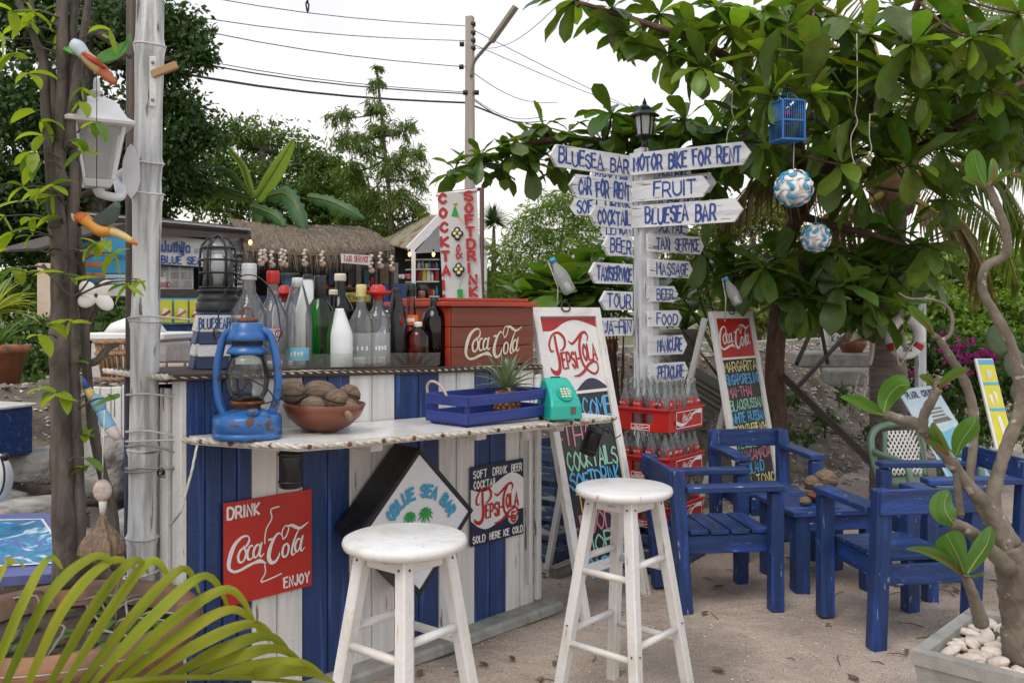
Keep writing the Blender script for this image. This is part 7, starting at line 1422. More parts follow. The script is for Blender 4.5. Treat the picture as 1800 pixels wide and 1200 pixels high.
def leaves(clumps, ntw, npl, L, W_, droop=.4, seed=0, spread=.08, ell=(1, 1, .8), inner=.15, along=.5):
    rs = np.random.RandomState(seed); out = []
    for (px, py, rp_, d) in clumps:
        c = np.array(P(px, py, d)); r = rp_/F*d*np.array(ell); nt_ = max(3, int(ntw*(rp_/60.)**1.6)); di = rs.normal(size=(nt_, 3)); di[:, 2] = di[:, 2]*.8+.15; di /= np.linalg.norm(di, axis=1)[:, None]
        st = c+di*r*rs.uniform(0, inner*2, (nt_, 1)); en = c+di*r*rs.uniform(.55, 1.15, (nt_, 1)); en[:, 2] -= droop*.12*np.linalg.norm(en-c, axis=1)
        u = rs.uniform(0, 1, (nt_, npl))**.7; p = st[:, None]+(en-st)[:, None]*u[..., None]+rs.normal(size=(nt_, npl, 3))*spread*np.mean(r)*2
        tw = (en-st); tw /= np.linalg.norm(tw, axis=1)[:, None]+1e-9; a = tw[:, None]*along+rs.normal(size=p.shape)*.6; a[..., 2] -= droop; a /= np.linalg.norm(a, axis=-1)[..., None]
        bb_ = np.cross(a, rs.normal(size=p.shape)); bb_ /= np.linalg.norm(bb_, axis=-1)[..., None]+1e-9; s = rs.uniform(.6, 1.25, p.shape[:2])[..., None]
        q = np.stack([p, p+a*L*s*.45+bb_*W_*s*.5, p+a*L*s, p+a*L*s*.45-bb_*W_*s*.5], axis=2).reshape(-1, 3); out.append(q)
    return np.concatenate(out)
def tree(name, label, trunk, clumps, mat, ntw=40, npl=22, L=.12, W_=.05, cat='tree', droop=.4, seed=1, tr=.12, bark=None, limbs=True, spread=.08, group=None, along=.5, ell=(1, 1, .8), d0=None):
    a_ = P(*trunk[0]); t = thing(name, label, cat, a_, 0, group); b = MB(); q = crom([P(*p) for p in trunk], 4); b.tube(q, list(np.linspace(tr, tr*.35, len(q))), 8); b.build('trunk', bark or m_trunk, t)
    if limbs:
        b = MB()
        for (px, py, rp_, d) in clumps:
            c = P(px, py, d); s_ = min(q[len(q)//4:], key=lambda v: (v-c).length+abs(v.z-c.z)*.2 if v.z < c.z+.2 else 99); b.tube(crom([s_, s_.lerp(c, .5)+V(0, 0, -.05), c, c+V(R_.uniform(-.2, .2), R_.uniform(-.2, .2), rp_/F*d*.6)], 3), [tr*.35]*3+[tr*.22]*3+[tr*.1]*4, 5)
        b.build('limbs', bark or m_trunk, t)
    fol_mesh('crown', leaves(clumps, ntw, npl, L, W_, droop, seed, spread, along=along, ell=ell), mat, t); return t
LD = leafmat('dark', (.028, .072, .015), .25, am=.45); LM = leafmat('mid', (.062, .125, .020), .32, am=.4); LL = leafmat('light', (.105, .195, .026), .38, am=.4); LO = leafmat('olive', (.095, .125, .024), .35, am=.4); LB = leafmat('bush', (.045, .10, .02), .3, am=.4)
tree('shade_tree', 'big dense dark tree filling the upper left behind the bamboo pole', [(160, 640, 13), (170, 400, 13), (150, 200, 13), (160, 20, 13)],
     [(30, 20, 120, 13), (150, 60, 130, 13.4), (50, 200, 130, 12.6), (160, 230, 120, 13.2), (270, 40, 80, 13), (315, 60, 55, 12.8), (345, 100, 36, 12.6), (280, 130, 60, 13.4), (300, 200, 75, 13.2), (345, 240, 60, 13), (270, 300, 80, 13.5), (90, 340, 120, 13), (190, 340, 90, 13.6), (20, 430, 90, 12.8), (330, 320, 60, 14), (250, 370, 60, 14.2), (100, 430, 80, 14), (0, 330, 90, 12.4)], LD, 52, 32, .11, .052, seed=2, tr=.22, spread=.07)
tree('shade_tree', 'mid green loose tree rising behind the banana plant', [(470, 560, 17), (470, 400, 17), (460, 260, 17)],
     [(420, 240, 50, 17), (400, 290, 60, 17), (470, 245, 60, 17.3), (520, 275, 60, 17.5), (450, 320, 70, 16.8), (570, 290, 45, 17.4), (540, 340, 65, 17), (600, 330, 55, 17.5), (560, 350, 60, 17), (620, 360, 60, 17.2), (540, 300, 46, 17.6), (400, 360, 70, 17), (490, 380, 65, 17.2), (580, 385, 50, 17), (640, 380, 50, 18), (360, 350, 50, 17.5)], LM, 46, 26, .12, .045, seed=5, tr=.16, spread=.08)
tree('feathery_tree', 'tall feathery tree with drooping sprays behind the tin roofed stall', [(685, 560, 16), (690, 420, 16), (678, 280, 16), (663, 130, 16)],
     [(661, 118, 12, 16), (664, 145, 18, 16), (660, 185, 26, 16), (668, 225, 34, 16), (600, 205, 30, 16.4), (610, 240, 36, 16.4), (645, 260, 34, 16), (715, 225, 26, 16.2), (725, 265, 30, 16.1), (690, 290, 48, 16), (738, 310, 28, 16), (620, 300, 44, 16.4), (640, 350, 55, 16.3), (705, 350, 50, 16), (740, 370, 28, 16), (690, 400, 50, 16.3), (725, 425, 34, 16.4), (610, 375, 40, 16.5), (655, 420, 44, 16.8)], leafmat('feather', (.085, .145, .022), .36, am=.4), 54, 28, .15, .022, droop=1.0, seed=7, tr=.06, spread=.055, along=.4)
tree('bamboo_clump', 'light green feathery bamboo thicket left of the signpost', [(985, 620, 15), (980, 480, 15), (1000, 340, 15)],
     [(1000, 345, 40, 15), (960, 365, 44, 15), (1030, 385, 50, 15.2), (930, 400, 46, 15), (985, 420, 60, 15), (900, 440, 50, 15.2), (1050, 440, 50, 15.4), (940, 470, 60, 15), (1010, 480, 60, 15.2), (880, 490, 50, 15.3), (1090, 490, 50, 15.6), (1075, 400, 36, 15.6), (1120, 440, 44, 16), (860, 520, 40, 15)], LL, 46, 26, .14, .022, droop=.6, seed=9, tr=.04, spread=.07, along=.7)
tree('scrub_tree', 'olive green scrub tree behind the right arms of the signpost', [(1330, 620, 16), (1330, 480, 16), (1320, 400, 16)],
     [(1220, 440, 60, 16), (1280, 400, 60, 16.3), (1350, 380, 60, 16), (1420, 430, 60, 16.4), (1260, 490, 60, 16), (1340, 470, 70, 16), (1430, 500, 60, 16.2), (1500, 470, 55, 16.5), (1180, 500, 50, 16.4), (1400, 560, 60, 15), (1500, 550, 60, 15), (1300, 560, 60, 15)], LO, 50, 26, .14, .05, seed=11, tr=.10)
tree('hedge_shrub', 'bright green shrub bank beyond the bougainvillea at right', [(1700, 640, 12), (1700, 540, 12), (1700, 480, 12)],
     [(1620, 490, 50, 12), (1690, 470, 55, 12.4), (1760, 480, 60, 12.2), (1820, 470, 60, 12.4), (1650, 540, 55, 11.6), (1730, 545, 60, 11.8), (1800, 560, 60, 11.6), (1590, 550, 50, 12), (1850, 540, 60, 12), (1700, 590, 50, 11.4), (1780, 610, 50, 11.4), (1560, 600, 40, 11.4)], LL, 60, 26, .10, .05, cat='shrub', seed=13, tr=.08)
tree('bank_shrub', 'weedy bush with pale flecks on the bank left of the bar', [(150, 690, 5.6), (150, 640, 5.6), (155, 590, 5.6)], [(120, 640, 46, 5.6), (180, 600, 46, 5.8), (60, 640, 40, 5.4), (150, 560, 40, 6.0), (210, 560, 34, 6.0), (90, 580, 44, 6.0), (35, 590, 40, 5.8), (10, 660, 34, 5.2), (60, 675, 26, 5.0), (110, 680, 26, 5.0)], LB, 46, 20, .055, .025, cat='shrub', seed=15, tr=.02)
tree('fan_palm', 'small dark fan palm silhouette between banner and bamboo', [(868, 520, 20), (868, 450, 20), (868, 398, 20)], [(868, 392, 6, 20)], LD, 4, 4, .2, .04, cat='palm', seed=16, tr=.08, limbs=False)
fp = [o for o in C.objects if o.name == 'fan_palm'][0]
for i in range(16):
    a_ = -.4+i*(PI+.8)/15; b = MB()
    for k in range(3): blade(b, P(868, 392, 20), (math.cos(a_+k*.08), R_.uniform(-.4, .4), math.sin(a_+k*.08)), R_.uniform(.38, .52), .05, .35, 4)
    b.build('frond', LD, fp, fixn=False)
v = leaves([(x, 515+8*math.sin(x*.05), 46, 34+4*math.sin(x)) for x in range(-300, 2200, 46)], 46, 22, .42, .22, seed=20); fol_mesh('far_treeline', v, LM, kind='stuff')
# banana plant
t = thing('banana_plant', 'banana plant with one broad backlit leaf above the thatched roof', 'banana plant', P(455, 560, 13.6)); b = MB(); b.tube([P(462, 560, 13.8), P(455, 450, 13.8), P(448, 352, 13.8)], [.13, .11, .05], 10); b.build('pseudostem', LM, t)
m_ban = mk('banana_leaf', (.17, .29, .03), (.22, .33, .05), rough=.4, scale=(3, 90, 3), bump=.15, trans=.45, tcol=(1.8, 1.7, .5)); m_band = mk('banana_leaf_dark', (.035, .10, .035), (.06, .14, .05), rough=.45, scale=(3, 90, 3), bump=.2, trans=.2)
def bleaf(pts, w, mat, seed=1, tear=.0):
    q = crom([P(*p) for p in pts], 8); n = len(q); rg = random.Random(seed); b = MB(); vs = []; gs = []
    for i, p in enumerate(q):
        u = i/(n-1); tt = (q[min(i+1, n-1)]-q[max(i-1, 0)]).normalized(); s = tt.cross(V(.15, 1, .1)).normalized(); s = (s+V(0, .35, 0)).normalized(); ww = w*math.sin(PI*min(1, .08+u*.92))**.55*(1 if i < n-1 else .1); j1, j2 = rg.uniform(1-tear, 1), rg.uniform(1-tear, 1)
        vs += [p-s*ww*j1+V(0, .04, -.15*ww), p-s*ww*.5, p, p+s*ww*.5, p+s*ww*j2+V(0, .04, -.15*ww)]; gs += [V(u*3, k*.1, 0) for k in range(5)]
    b.add(vs, [(5*i+k, 5*i+k+1, 5*i+k+6, 5*i+k+5) for i in range(n-1) for k in range(4)], gs, True); b.build('leaf', mat, t, fixn=False); b = MB(); b.tube(q, list(np.linspace(.022, .006, n)), 6); b.build('midrib', LL, t)
bleaf([(450, 350, 13.8), (470, 320, 13.75), (492, 285, 13.7), (515, 246, 13.6)], .155, m_ban, 1); bleaf([(446, 350, 13.8), (436, 320, 13.8), (425, 290, 13.9), (398, 257, 14)], .075, m_ban, 2); bleaf([(444, 350, 13.8), (420, 320, 13.9), (395, 300, 14), (375, 295, 14.2)], .08, m_band, 3, .3)
bleaf([(470, 345, 13.7), (500, 340, 13.5), (520, 365, 13.3), (536, 408, 13.2)], .17, m_band, 4, .4); bleaf([(540, 345, 13.8), (575, 352, 13.7), (610, 368, 13.6), (640, 385, 13.6)], .13, m_band, 5, .35); bleaf([(445, 350, 13.8), (390, 335, 14.2), (330, 328, 14.4), (295, 345, 14.6)], .13, m_band, 6, .4); bleaf([(440, 362, 13.6), (470, 372, 13.3), (490, 385, 13.2), (500, 398, 13.1)], .12, m_band, 8, .4)
# grassy tuft at the left edge
t = thing('strap_plant', 'strappy yellow green plant on the bank at the left edge', 'plant', P(0, 600, 5.2))
for i in range(24): a_ = R_.uniform(-1.2, 1.6); b = MB(); blade(b, P(-15, 560, 5.2), (math.cos(a_)*.9, R_.uniform(-.3, .3), .65+.3*math.sin(i)), R_.uniform(.22, .36), .022, R_.uniform(.6, 1.6)); b.build('leaf', leafmat('strap', (.22, .28, .07), .4), t, fixn=False)
# bougainvillea
t = tree('bougainvillea', 'bougainvillea bush with magenta blooms beyond the cruise board', [(1690, 760, 7.6), (1690, 700, 7.6), (1700, 620, 7.6)],
     [(1630, 640, 40, 7.6), (1680, 620, 44, 7.8), (1740, 640, 50, 7.7), (1790, 680, 50, 7.4), (1650, 700, 40, 7.4), (1710, 690, 46, 7.6), (1770, 620, 46, 8), (1640, 590, 34, 8), (1720, 740, 40, 7.2), (1840, 640, 50, 7.8), (1600, 690, 30, 7.6)], LB, 46, 24, .06, .035, cat='bush', seed=21, tr=.03)
m_mag = mk('magenta_bract', (.42, .03, .24), (.32, .02, .18), rough=.6, scale=40, bump=0, island=.3, trans=.3, tcol=(1.6, .9, 1.4))
for i, (x, y, r) in enumerate([(1655, 610, 12), (1690, 605, 14), (1655, 590, 9), (1665, 632, 10), (1693, 625, 16), (1682, 640, 10), (1695, 655, 12), (1720, 625, 12), (1740, 617, 14), (1760, 612, 10), (1640, 690, 9), (1625, 712, 8), (1600, 655, 6), (1750, 625, 10), (1775, 680, 8), (1660, 675, 9), (1650, 735, 8), (1712, 600, 7)]):
    v = leaves([(x, y, r, 7.15+R_.uniform(0, .3))], 70, 8, .030, .028, seed=40+i, spread=.12); fol_mesh('bloom_cluster', v, m_mag, t)
tree('bank_shrub', 'low weeds on the shaded bank between the milestone and the green chair', [(1450, 770, 6.6), (1450, 745, 6.6), (1450, 730, 6.6)], [(1400, 700, 22, 6.9), (1445, 735, 24, 6.6), (1490, 700, 22, 6.8), (1530, 760, 24, 6.3), (1420, 770, 20, 6.4), (1380, 760, 20, 6.5), (1640, 770, 30, 6.6), (1700, 780, 34, 6.6), (1780, 760, 34, 6.6), (1100, 700, 20, 7.0), (1090, 650, 18, 7.3)], LB, 40, 14, .05, .022, cat='weeds', seed=31, tr=.008, spread=.14)
t = thing('prickly_pear', 'grey green prickly pear pads at the right picture edge', 'cactus', P(1780, 720, 7.0))
m_pad = mk('cactus_pad', (.10, .15, .08), (.13, .18, .10), rough=.7, scale=20, bump=.2)
for x, y, r in ((1756, 595, 24), (1785, 640, 22), (1795, 690, 20)): b = MB(); b.sph(P(x, y, 6.9), (r/F*6.9, .02, r/F*6.9*1.15), 14, 8, Matrix.Rotation(R_.uniform(-.4, .4), 3, 'Y')); b.build('pad', m_pad, t)
# ---------- coconut palm ----------
t = thing('coconut_palm', 'coconut palm with ringed grey trunk behind the green plastic chair', 'palm', V(2.66, 6.25, 0)); q = crom([P(1575, 900, 6.25), P(1568, 760, 6.25), P(1560, 620, 6.3), P(1562, 480, 6.35), P(1570, 330, 6.4)], 14); b = MB(); rs = []
for i in range(len(q)): u = i/(len(q)-1); rs.append((.175-.075*min(1, u*1.6))*(1+.035*(i % 2)))
m_palmt = mk('palm_trunk_bark', (.15, .12, .10), (.25, .21, .18), rough=.95, scale=(40, 6, 6), bump=.9, bdist=.005, fine=50); b.tube(q, rs, 18); b.build('trunk', m_palmt, t)
b = MB(); CR = P(1572, 330, 6.4); b.sph(CR, (.16, .16, .24), 12, 8, nz=.1); b.build('crown_shaft', m_wood, t)
m_frd = mk('palm_leaflet', (.075, .14, .025), (.12, .19, .04), rough=.4, scale=(5, 40, 40), bump=0, island=.3, trans=.35, tcol=(2.2, 1.8, .6)); m_frdry = mk('palm_leaflet_dry', (.19, .17, .06), (.24, .19, .08), rough=.6, scale=(5, 40, 40), bump=0, island=.3, trans=.3, tcol=(1.6, 1.3, .6)); m_pet = mk('yellow_petiole', (.28, .24, .05), (.33, .22, .06), rough=.5, scale=(3, 30, 30), bump=.1)
def frond(pts, L, mat, seed, n=52, grav=.9):
    rg = random.Random(seed); q = crom([CR]+[P(*p) for p in pts], 14); b = MB(); b.tube(q, list(np.linspace(.028, .005, len(q))), 7); fo = b.build('frond', m_pet, t); vs = []
    for i in range(n):
        u = .22+.78*i/n; k = u*(len(q)-1); p = q[int(k)].lerp(q[min(int(k)+1, len(q)-1)], k-int(k)); tt = (q[min(int(k)+1, len(q)-1)]-q[max(int(k)-1, 0)]).normalized()
        for s in (-1, 1):
            side = tt.cross(V(0, 0, 1)).normalized()*s; d = (side*.8+tt*.55+V(0, 0, -grav*rg.uniform(.5, 1.2))).normalized(); l = L*(.45+.55*math.sin(PI*(.15+.8*u)))*rg.uniform(.85, 1.1); w_ = tt.cross(d).normalized().cross(d)*.011; m_ = p+d*l*.5+V(0, 0, .02); e = p+d*l+V(0, 0, -.10*l)
            vs += [p-w_*.5, p+w_*.5, m_+w_, m_-w_, m_-w_, m_+w_, e+w_*.12, e-w_*.12]
    fol_mesh('leaflets', np.array([tuple(v) for v in vs]), mat, fo)
for i, (pts, L, mt) in enumerate([([(1500, 190, 6.2), (1400, 110, 6.0), (1290, 150, 5.9)], .62, m_frd), ([(1440, 300, 6.1), (1350, 300, 5.9), (1270, 390, 5.9)], .50, m_frdry), ([(1480, 380, 6.1), (1410, 420, 6.0), (1370, 480, 6)], .40, m_frdry), ([(1640, 190, 6.3), (1740, 110, 6.1), (1850, 140, 6)], .65, m_frd), ([(1660, 290, 6.3), (1750, 310, 6.1), (1820, 420, 6.1)], .45, m_frd),
      ([(1600, 160, 6.5), (1630, 40, 6.5), (1660, -60, 6.4)], .6, m_frd), ([(1520, 180, 6.6), (1450, 60, 6.7), (1400, -30, 6.7)], .6, m_frd), ([(1640, 370, 6.2), (1700, 400, 6.1), (1730, 500, 6.1)], .42, m_frdry), ([(1500, 280, 7.0), (1430, 260, 7.3), (1340, 330, 7.5)], .55, m_frd), ([(1680, 220, 7.0), (1790, 230, 7.2), (1880, 330, 7.3)], .6, m_frd), ([(1560, 200, 5.9), (1540, 120, 5.5), (1500, 90, 5.2)], .5, m_frd), ([(1690, 120, 6.8), (1800, 20, 7), (1900, 0, 7)], .6, m_frd), ([(1500, 120, 6.8), (1380, 30, 7), (1300, 20, 7.1)], .6, m_frd), ([(1620, 220, 6.9), (1700, 150, 7), (1790, 200, 7)], .6, m_frd), ([(1500, 250, 6.8), (1420, 200, 7.1), (1330, 240, 7.3)], .6, m_frd), ([(1640, 330, 6.8), (1740, 380, 7), (1790, 500, 7)], .4, m_frd), ([(1500, 60, 6.6), (1400, 10, 6.6), (1300, 60, 6.5)], .55, m_frd), ([(1650, 120, 6.6), (1720, 10, 6.7), (1800, -40, 6.8)], .6, m_frd), ([(1660, 200, 6.5), (1760, 200, 6.5), (1840, 280, 6.5)], .6, m_frd), ([(1560, 180, 6.9), (1520, 20, 7), (1480, -80, 7)], .6, m_frd), ([(1520, 360, 6.8), (1450, 380, 7), (1390, 470, 7)], .55, m_frdry)]): frond(pts, L, mt, i)
# ---------- sea almond tree ----------
at_ = V((1372-900)/F*6.2, 6.2, 0); t = thing('sea_almond_tree', 'large-leaved sea almond tree arching over the signpost and chairs', 'tree', at_); BR_ = []
def limb(pts, r0, r1, name='limb'):
    q = crom([P(*p) for p in pts], 6); b = MB(); b.tube(q, list(np.linspace(r0, r1, len(q))), 9); b.build(name, m_bark, t); BR_.extend(q); return q
limb([(1372, 870, 6.2), (1366, 740, 6.2), (1362, 640, 6.2), (1372, 520, 6.2), (1385, 420, 6.2), (1420, 350, 6.1)], .075, .050, 'trunk')
limb([(1400, 380, 6.15), (1340, 310, 6.0), (1230, 280, 5.9), (1120, 258, 5.8), (1010, 245, 5.8), (920, 255, 5.8), (850, 285, 5.8), (800, 305, 5.8)], .040, .008)
limb([(1420, 350, 6.1), (1400, 250, 5.7), (1340, 150, 5.3), (1240, 80, 5.0), (1130, 40, 4.9), (1020, 5, 4.9)], .045, .010); limb([(1420, 350, 6.1), (1480, 260, 5.8), (1550, 150, 5.4), (1600, 40, 5.0), (1640, -60, 4.8)], .045, .014); limb([(1440, 330, 6.0), (1560, 290, 5.7), (1680, 220, 5.4), (1790, 150, 5.2), (1880, 120, 5.2)], .040, .012)
limb([(1410, 380, 6.1), (1480, 400, 5.8), (1560, 420, 5.6), (1640, 450, 5.5)], .030, .010); limb([(1380, 470, 6.2), (1430, 480, 5.9), (1500, 500, 5.7), (1560, 520, 5.6)], .028, .009); limb([(1378, 500, 6.2), (1320, 490, 6.1), (1260, 490, 6.0)], .024, .009); limb([(1400, 250, 5.7), (1450, 150, 5.5), (1440, 60, 5.2), (1420, -20, 5)], .03, .01); limb([(1390, 200, 5.6), (1340, 210, 5.4), (1300, 240, 5.3)], .02, .008)
m_alm = mk('almond_leaf', (.060, .128, .018), (.095, .175, .026), rough=.38, scale=(5, 5, 5), bump=0, objr=.38, trans=.32, tcol=(2.0, 2.0, .6), spec=.5, stain=(.17, .13, .025), sth=.58, ssc=6)
m_almi = mk('almond_leaf_far', (.055, .120, .018), (.088, .165, .026), rough=.38, scale=(5, 5, 5), bump=0, island=.38, trans=.32, tcol=(2.0, 2.0, .6), spec=.5)
m_almr = mk('almond_leaf_turning', (.40, .07, .02), (.30, .10, .02), rough=.45, scale=6, bump=0, trans=.3, tcol=(1.5, 1, .8))
def almleaf(v_, L=1.0, W_=.44, curl=.25, fold=.22):
    rg = random.Random(v_*7+1); vs = []; fs = []; gs = []; n = 7
    for i in range(n+1):
        u = i/n; w_ = W_*.5*(.16+.84*math.sin(PI*min(1, (u*.97+.015))**1.75)**.62 if u < .985 else .05); x = L*(u*.94+.06); z = -curl*u*u*L+.012*rg.uniform(-1, 1)
        for k in (-1, -.5, 0, .5, 1): vs.append(V(x, k*w_, z+abs(k)*w_*fold*(1.3-.3*abs(k))+(.02*math.sin(i*1.9+k*3+v_) if abs(k) == 1 else 0)))
    vs = [V(0, 0, .01)]+vs
    for i in range(n):
        for k in range(4): a = 1+i*5+k; fs.append((a, a+1, a+6, a+5))
    fs += [(0, 1+k, 2+k) for k in range(4)]
    me = bpy.data.meshes.new('leaf'); me.from_pydata(vs, [], fs); at = me.attributes.new('gc', 'FLOAT_VECTOR', 'POINT'); at.data.foreach_set('vector', np.array([(v.x+v_, v.y, 0) for v in vs], dtype=np.float32).ravel()); me.polygons.foreach_set('use_smooth', [True]*len(fs)); me.materials.append(m_alm); me.update(); return me
LMs = [almleaf(i, curl=c_, fold=f_, W_=w_) for i, (c_, f_, w_) in enumerate([(.10, .25, .44), (.28, .2, .48), (.42, .3, .40), (.05, .35, .36), (.2, .15, .5)])]
m_almy = mk('almond_leaf_young', (.13, .24, .025), (.17, .28, .035), rough=.35, scale=(5, 5, 5), bump=0, objr=.25, trans=.4, tcol=(1.8, 1.8, .6))
LMy = []
for me_ in LMs[:3]: q = me_.copy(); q.materials.clear(); q.materials.append(m_almy); LMy.append(q)
LMr = LMs[0].copy(); LMr.materials.clear(); LMr.materials.append(m_almr)
ros = []
def RS(lst, d0, d1, up=.6, n=9, L=.22):
    for x, y in lst: ros.append((x, y, R_.uniform(d0, d1), up, n, L))
RS([(800, 300), (845, 272), (880, 300), (905, 250)], 5.7, 5.9, .7, 10, .20); RS([(955, 225), (1000, 232), (930, 285), (985, 290), (1020, 275)], 5.7, 5.9, .6, 11, .24); RS([(1075, 200), (1060, 250), (1110, 262), (1150, 235), (1205, 212), (1190, 265), (1245, 245), (1270, 225), (1235, 300), (1290, 270), (1160, 285)], 5.5, 5.9, .6, 12, .30)
RS([(1010, 0), (1075, 15), (1115, 62), (1160, 25), (1175, 95), (1215, 60), (1262, 15), (1232, 120), (1222, 92), (1290, 60), (1335, 25), (1340, 95)], 4.7, 5.1, .1, 11, .27)
RS([(1385, 55), (1400, 10), (1430, 100), (1470, 30), (1492, 88), (1525, 62), (1575, 15), (1605, 78), (1655, 25), (1705, 68), (1742, 55), (1792, 25), (1722, 112), (1640, 115), (1562, 132), (1485, 155), (1425, 165), (1355, 170), (1300, 150)], 4.6, 5.3, .2, 12, .28)
RS([(1445, 235), (1500, 210), (1560, 200), (1620, 160), (1680, 165), (1742, 160), (1792, 120), (1795, 205), (1742, 228), (1682, 228), (1612, 232), (1540, 270), (1480, 290), (1600, 290), (1655, 262), (1320, 215), (1345, 255)], 4.9, 5.7, .1, 11, .28)
RS([(1577, 412), (1515, 330), (1425, 472), (1370, 462), (1500, 452), (1560, 482), (1608, 470), (1445, 520), (1520, 522), (1628, 430), (1320, 470), (1262, 465), (1240, 440), (1660, 350), (1345, 470), (1290, 490), (1480, 500), (1540, 540), (1395, 520), (1460, 440)], 5.3, 5.9, .25, 12, .29)
RS([(R_.uniform(1330, 1830), R_.uniform(-20, 290)) for _ in range(9)]+[(R_.uniform(1080, 1420), R_.uniform(255, 320)) for _ in range(8)]+[(R_.uniform(1400, 1640), R_.uniform(420, 545)) for _ in range(13)], 5.4, 6.3, .2, 11, .28)
RS([(825, 288), (895, 275), (940, 250), (975, 262), (1045, 262), (1095, 238), (1130, 215)], 5.7, 6.0, .6, 10, .24)
LV = []
for (x, y, d, up, n, L) in ros:
    c_ = P(x, y, d); nb = min(BR_, key=lambda v: (v-c_).length); b = MB(); b.tube(crom([nb, nb.lerp(c_, .5)+V(0, 0, -.03), c_], 3), [.010]*3+[.007]*4, 5); b.build('twig', m_bark, t); ax = (c_-nb).normalized() if (c_-nb).length > .05 else V(0, 0, 1); ax = (ax*.5+V(0, -.1, up)).normalized(); qa = ax.to_track_quat('Z', 'Y')
    for i in range(n):
        a_ = i*2.4+R_.uniform(-.3, .3); el = R_.uniform(-.75, .35)+(.9 if i > n*.62 else 0); dv = V(math.cos(a_)*math.cos(el), math.sin(a_)*math.cos(el), math.sin(el)); dv = qa @ dv; dv.z -= .12; dv.normalize()
        sz = L*R_.uniform(.75, 1.12)*(.72 if i > n*.62 else 1); xx = dv; upv = V(R_.uniform(-.3, .3), R_.uniform(-.3, .3), 1); yy = upv.cross(xx).normalized(); zz = xx.cross(yy); M = Matrix.Translation(c_) @ Matrix((xx*sz, yy*sz, zz*sz)).transposed().to_4x4(); LV.append((d-(.12 if i > n*.62 else 0), M, R_.randrange(5)+(10 if i > n*.62 and R_.random() < .75 else 0)))
LV.sort(key=lambda q: q[0]/1.0); big = LV[:296]; rest = LV[296:]
for i, (d, M, k) in enumerate(big): inst('leaf', LMr if i % 97 == 30 and k < 10 else (LMs[k] if k < 10 else LMy[k % 3]), M, t)
vs = []; fs = []; gs = []
for d, M, k in rest:
    b0 = len(vs); me = LMs[k % 10]; vs += [M @ v.co for v in me.vertices]; gs += [V(v.co.x+k, v.co.y, b0*.01) for v in me.vertices]; fs += [tuple(b0+i for i in p.vertices) for p in me.polygons]
b = MB(); b.add(vs, fs, gs, True); b.build('foliage', m_almi, t, fixn=False, kind='stuff')
# saplings with big round leaves behind the chalkboard and signpost
def sapling(label, base, pts, rsz, n, mat, seed):
    t = thing('broadleaf_sapling', label, 'sapling', base); rg = random.Random(seed)
    for (x, y, d) in pts:
        c_ = P(x, y, d); b = MB(); b.tube(crom([base, base.lerp(c_, .6)+V(rg.uniform(-.05, .05), 0, .0), c_], 4), [.012]*4+[.006]*5, 6); b.build('stem', m_bark, t)
        for i in range(n):
            a_ = i*2.4; el = rg.uniform(-.3, 1.0); xx = V(math.cos(a_)*math.cos(el), math.sin(a_)*math.cos(el), math.sin(el)); yy = V(rg.uniform(-.2, .2), 0, 1).cross(xx).normalized(); zz = xx.cross(yy); sz = rsz*rg.uniform(.7, 1.1); inst('leaf', mat[rg.randrange(len(mat))], Matrix.Translation(c_) @ Matrix((xx*sz, yy*sz, zz*sz)).transposed().to_4x4(), t)
LR = []
m_rnd = mk('round_leaf', (.085, .185, .028), (.11, .21, .035), rough=.4, scale=(5, 5, 5), bump=0, objr=.3, trans=.35, tcol=(1.9, 1.9, .6))
for i, w_ in enumerate((.62, .7, .55)): me = almleaf(i+9, W_=w_, curl=.2, fold=.15); me.materials.clear(); me.materials.append(m_rnd); LR.append(me)
sapling('broad round-leaved sapling crowding behind the cola chalkboard', V(.75, 6.2, .45), [(905, 545, 5.8), (985, 515, 5.7), (1010, 495, 5.8), (1045, 515, 5.8), (1075, 480, 6.0), (1100, 490, 5.9), (1030, 545, 5.8), (955, 530, 5.8), (925, 525, 5.9), (960, 505, 5.9), (1000, 480, 6.0), (1035, 470, 6.1), (1060, 500, 6.1), (1020, 520, 6.0), (975, 540, 5.9), (1085, 455, 6.2), (1095, 520, 6.2), (940, 550, 5.9), (1050, 545, 6)], .25, 10, LR, 3)
sapling('broad-leaved sapling hanging over the road right of the signpost', V(1.75, 6.6, .5), [(1180, 490, 6.2), (1240, 500, 6.2), (1205, 530, 6.6), (1225, 505, 6.5), (1170, 545, 6.6)], .29, 10, LMs, 5)
# ---------- frangipani ----------
pl = V(1.55, 2.73, 0); t = thing('frangipani', 'bare-limbed frangipani with few leaf rosettes growing from the concrete planter', 'tree', pl+V(0, 0, .25))
m_fg = mk('frangipani_bark', (.12, .098, .072), (.22, .185, .145), rough=.85, scale=(16, 24, 24), det=6, bump=.7, bdist=.003, wear=(.38, .34, .28), wth=.63, wsc=(30, 30, 30), wsoft=.03)
def fgb(pts, rs, name='branch'): q = crom([P(*p) for p in pts], 6); b = MB(); b.tube(q, [r*(1+.06*math.sin(i*2.1)+.04*math.sin(i*.83)) for i, r in enumerate(np.interp(np.linspace(0, 1, len(q)), np.linspace(0, 1, len(rs)), [x*2.7/F*(.86 if name == 'branch' else .92) for x in rs]))], 12); b.build(name, m_fg, t)
fgb([(1800, 1160, 2.72), (1792, 1080, 2.72), (1782, 1010, 2.70), (1768, 960, 2.70)], [38, 34, 31, 32], 'trunk')
fgb([(1775, 985, 2.70), (1745, 905, 2.68), (1700, 850, 2.66), (1655, 790, 2.64), (1610, 745, 2.62), (1585, 738, 2.62), (1556, 728, 2.60)], [24, 15, 13, 12, 11, 11, 9]); fgb([(1620, 758, 2.62), (1625, 728, 2.60), (1640, 700, 2.58), (1650, 683, 2.57)], [11, 10, 9, 8])
